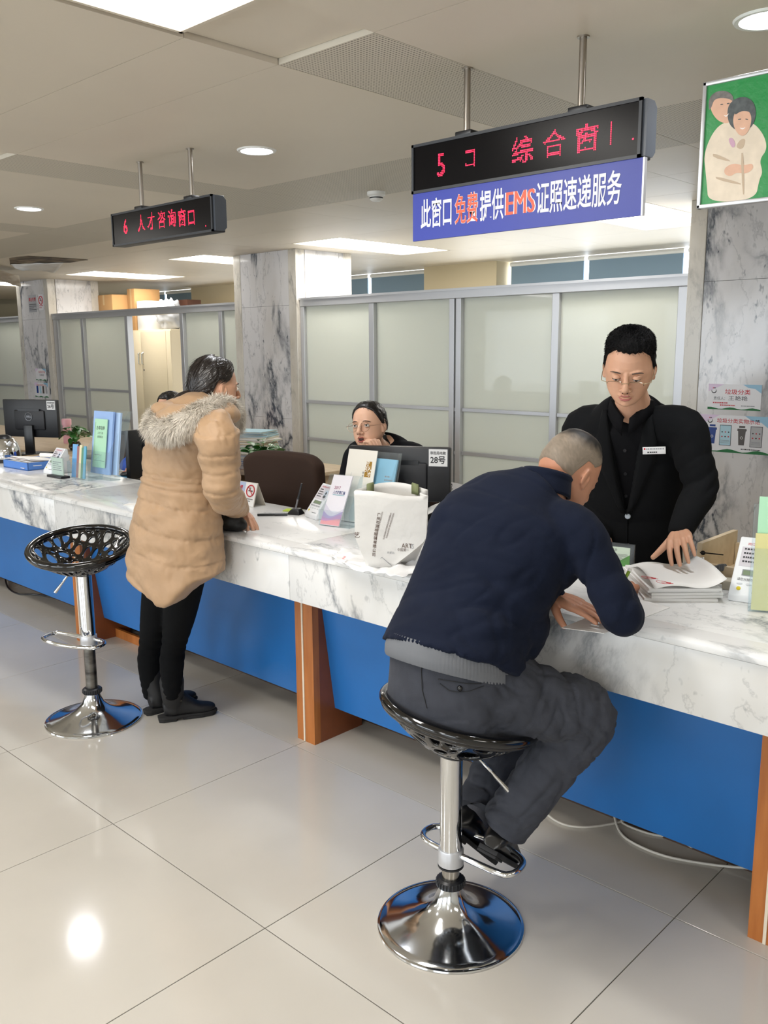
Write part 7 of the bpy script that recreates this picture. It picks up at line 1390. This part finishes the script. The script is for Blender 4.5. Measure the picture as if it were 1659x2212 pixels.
# ---------------------------------------------------------------- the seated woman clerk
def seated_clerk():
    t = thing('person', 'woman in black with round glasses seated behind the monitor, hand on cheek', 'person', (-3.1, 3.3, 0)); F_ = V((.12, -.99, 0)).normalized(); X_ = V((-F_.y, F_.x, 0))
    HC = aY(797, 920, 3.06); nk = HC+V((.01, .085, -.085)); sho = nk+V((-.02, .05, -.050)); che = sho+V((0, .04, -.15)); wai = che+V((0, .06, -.2)); hip = V((wai.x, wai.y+.04, .56))
    Hm = headframe(HC, (.27, -1, 0), -4, 5, .93) @ Matrix.Diagonal((1.08, 1, 1, 1)); hd, loc = headmesh(Hm, nk+V((.0, .02, -.05)), mouth=.010, neck_r=.047, female=True)
    sL, eL, wL = sho+X_*.185+V((0, 0, -.03)), sho+X_*.24+F_*.19+V((0, 0, -.25)), Hm @ Vector((.105, .03, -.130)); sR, eR, wR = sho-X_*.185+V((0, 0, -.03)), sho-X_*.235+F_*.10+V((0, 0, -.27)), sho-X_*.10+F_*.30+V((0, 0, -.27))
    # her left arm (image right) holds the cheek
    cheek = Hm @ Vector((-.050, .055, -.070)); sA, sB = (sL, sR)
    b = MB(); loft(b, [(hip, .15, .11, X_), (wai, .13, .10, X_), (che, .15, .11, X_), (sho, .09, .055, X_), (nk, .05, .05, X_)])
    sd = 1 if (Hm @ Vector((-.05, 0, 0))-HC).dot(X_) > 0 else -1
    sC = sho+X_*.175*sd+V((0, 0, -.03)); eC = sho+X_*.20*sd+F_*.20+V((0, 0, -.22)); wC = aY(820, 985, 3.00)
    sD = sho-X_*.175*sd+V((0, 0, -.03)); eD = sho-X_*.235*sd+F_*.06+V((0, 0, -.26)); wD = sho-X_*.12*sd+F_*.26+V((0, 0, -.28))
    for p in ((sC, eC, wC), (sD, eD, wD)): limb(b, [sho.lerp(p[0], .5)+V((0, 0, -.03)), p[0]+V((0, 0, -.02)), p[1], p[2]], [.035, .036, .032, .024])
    for s_ in (-1, 1): limb(b, [hip, hip+X_*.09*s_, hip+X_*.12*s_+F_*.38+V((0, 0, .0)), hip+X_*.12*s_+F_*.36+V((0, 0, -.46))], [.08, .08, .055, .04])
    hc_ = hand(wC, aY(806, 950, 2.99)-wC, -F_*.2-X_*sd, -sd, ((70, 85, 50), (72, 88, 50), (74, 88, 50), (76, 86, 50)), .3, .86, (16, 30, 30)); hd2 = hand(wD, X_*sd+F_*.2, V((0, 0, -1)), sd, STR, 1, .86)
    obj('body', joined([remesh(b, .014, 3), hd, hc_, hd2]), m_skinl, t)
    face_details(t, Hm, m_skinl, .42, .012, brow='5a483e', look=(-.4, .2), lip=mat('lip_seated', 'b4605c', .4), tilt=-.002, gl=dict(label='large round thin-rimmed eyeglasses of the seated clerk', m=mat('rose_wire', 'b59a86', .25, .9), r=(.0255, .0235), ex=2.0, dz=-.006))
    def hl_(az):
        a = abs(az); return 42 if a < 8 else 42-(a-8)*.35 if a < 40 else 31-(a-40)*1.25 if a < 76 else -14 if a < 84 else 6 if a < 100 else 6-(a-100)*1.7 if a < 125 else -36
    capo, P = haircap(Hm, loc, hl_, lambda az, el: .006+.004*max(0, math.sin(math.radians(el))), m_hair, t, lumps=.0012, seed=4); tie = Vector((0, -.115, -.07))
    strands(P, Hm, m_hair, t, 2200, .028, .0009, lambda p, n_: ((tie-p).normalized()-n_*(tie-p).normalized().dot(n_)*.95), 15, jitter=.04, lift=.0004)
    b = MB(); limb(b, [Hm @ Vector(q) for q in ((0, -.10, -.055), (-.02, -.125, -.08), (-.055, -.120, -.125), (-.07, -.10, -.20))], [.025, .030, .033, .02]); obj('ponytail', remesh(b, .006, 2), m_hair, t)
    m_k = mat('black_jacket', '0f1014', .9, bump=.2, bscale=300, bdist=.001, spec=.15)
    b = MB(); loft(b, [(hip+V((0, 0, -.02)), .19, .15, X_), (wai, .165, .13, X_), (che, .175, .13, X_), (sho.lerp(che, .3), .185, .11, X_), (sho+V((0, 0, .01)), .150, .085, X_), (nk+V((0, .012, -.020)), .080, .070, X_)], 36)
    for p in ((sC, eC, wC), (sD, eD, wD)): limb(b, [sho.lerp(p[0], .4), p[0], p[0].lerp(p[1], .5), p[1], p[2].lerp(p[1], .22)], [.072, .072, .064, .056, .040])
    obj('jacket', remesh(b, .007, 4, folds([(eD, (0, 0, 1), .05, .007, .1), (sD, (1, 0, 1), .06, .005, .1)])), m_k, t)
    b = MB()
    for s_ in (-1, 1): limb(b, [hip+X_*.06*s_, hip+X_*.09*s_, hip+X_*.12*s_+F_*.38, hip+X_*.12*s_+F_*.36+V((0, 0, -.46))], [.10, .10, .072, .055])
    obj('trousers', remesh(b, .012, 3), m_k, t)
seated_clerk()
# ---------------------------------------------------------------- the person in blue behind the edge-on monitor
def person_blue():
    sh = aY(352, 935, 3.45); t = thing('person', 'person in a bright blue jacket, only a sleeve visible left of the tan coat', 'person', (sh.x, 3.7, 0)); F_ = V((.1, -1, 0)).normalized(); X_ = V((1, .1, 0)).normalized()
    nk = sh+V((.0, .12, .03)); che = nk+V((0, .05, -.22)); wai = che+V((0, .05, -.2)); hip = V((wai.x, wai.y, .56)); HC = nk+V((0, -.05, .13)); Hm = headframe(HC, F_, 15, 0, .95); hd, loc = headmesh(Hm, nk, neck_r=.05)
    b = MB(); loft(b, [(hip, .15, .11, X_), (wai, .14, .1, X_), (che, .15, .1, X_), (nk, .05, .05, X_)]); sA = nk+V((-.17, 0, -.07)); eA = aY(282, 1005, 3.36); wA = eA+V((.18, -.12, -.0)); limb(b, [nk+V((-.08, 0, -.07)), sA, eA, wA], [.05, .045, .036, .026]); sB = nk+V((.17, 0, -.07)); eB = sB+V((.08, -.1, -.27)); wB = eB+V((-.15, -.2, .0)); limb(b, [nk+V((.08, 0, -.07)), sB, eB, wB], [.05, .045, .036, .026])
    h1 = hand(wA, V((1, -.3, -.1)), V((0, 0, -1)), 1, STR, 1, .9); h2 = hand(wB, V((-1, -.5, -.1)), V((0, 0, -1)), -1, STR, 1, .9); obj('body', joined([remesh(b, .014, 3), hd, h1, h2]), m_skin, t); face_details(t, Hm, m_skin, .5, 0)
    haircap(Hm, loc, lambda az: 45 if abs(az) < 40 else 20 if abs(az) < 70 else -25, lambda az, el: .012, m_hair, t, seed=2)
    b = MB(); loft(b, [(hip, .18, .14, X_), (wai, .17, .13, X_), (che, .18, .13, X_), (nk+V((0, 0, -.07)), .15, .09, X_), (nk+V((0, 0, -.03)), .07, .06, X_)]); limb(b, [nk+V((-.08, 0, -.08)), sA, sA.lerp(eA, .5), eA, wA.lerp(eA, .15)], [.075, .08, .075, .068, .045]); limb(b, [nk+V((.08, 0, -.08)), sB, sB.lerp(eB, .5), eB, wB.lerp(eB, .15)], [.075, .078, .072, .062, .045])
    obj('jacket', remesh(b, .009, 3, folds([(eA, (1, .3, .8), .05, .012, .14)])), mat('blue_jacket', '2f57b5', .7, bump=.3, bscale=20, bdist=.006), t)
person_blue()
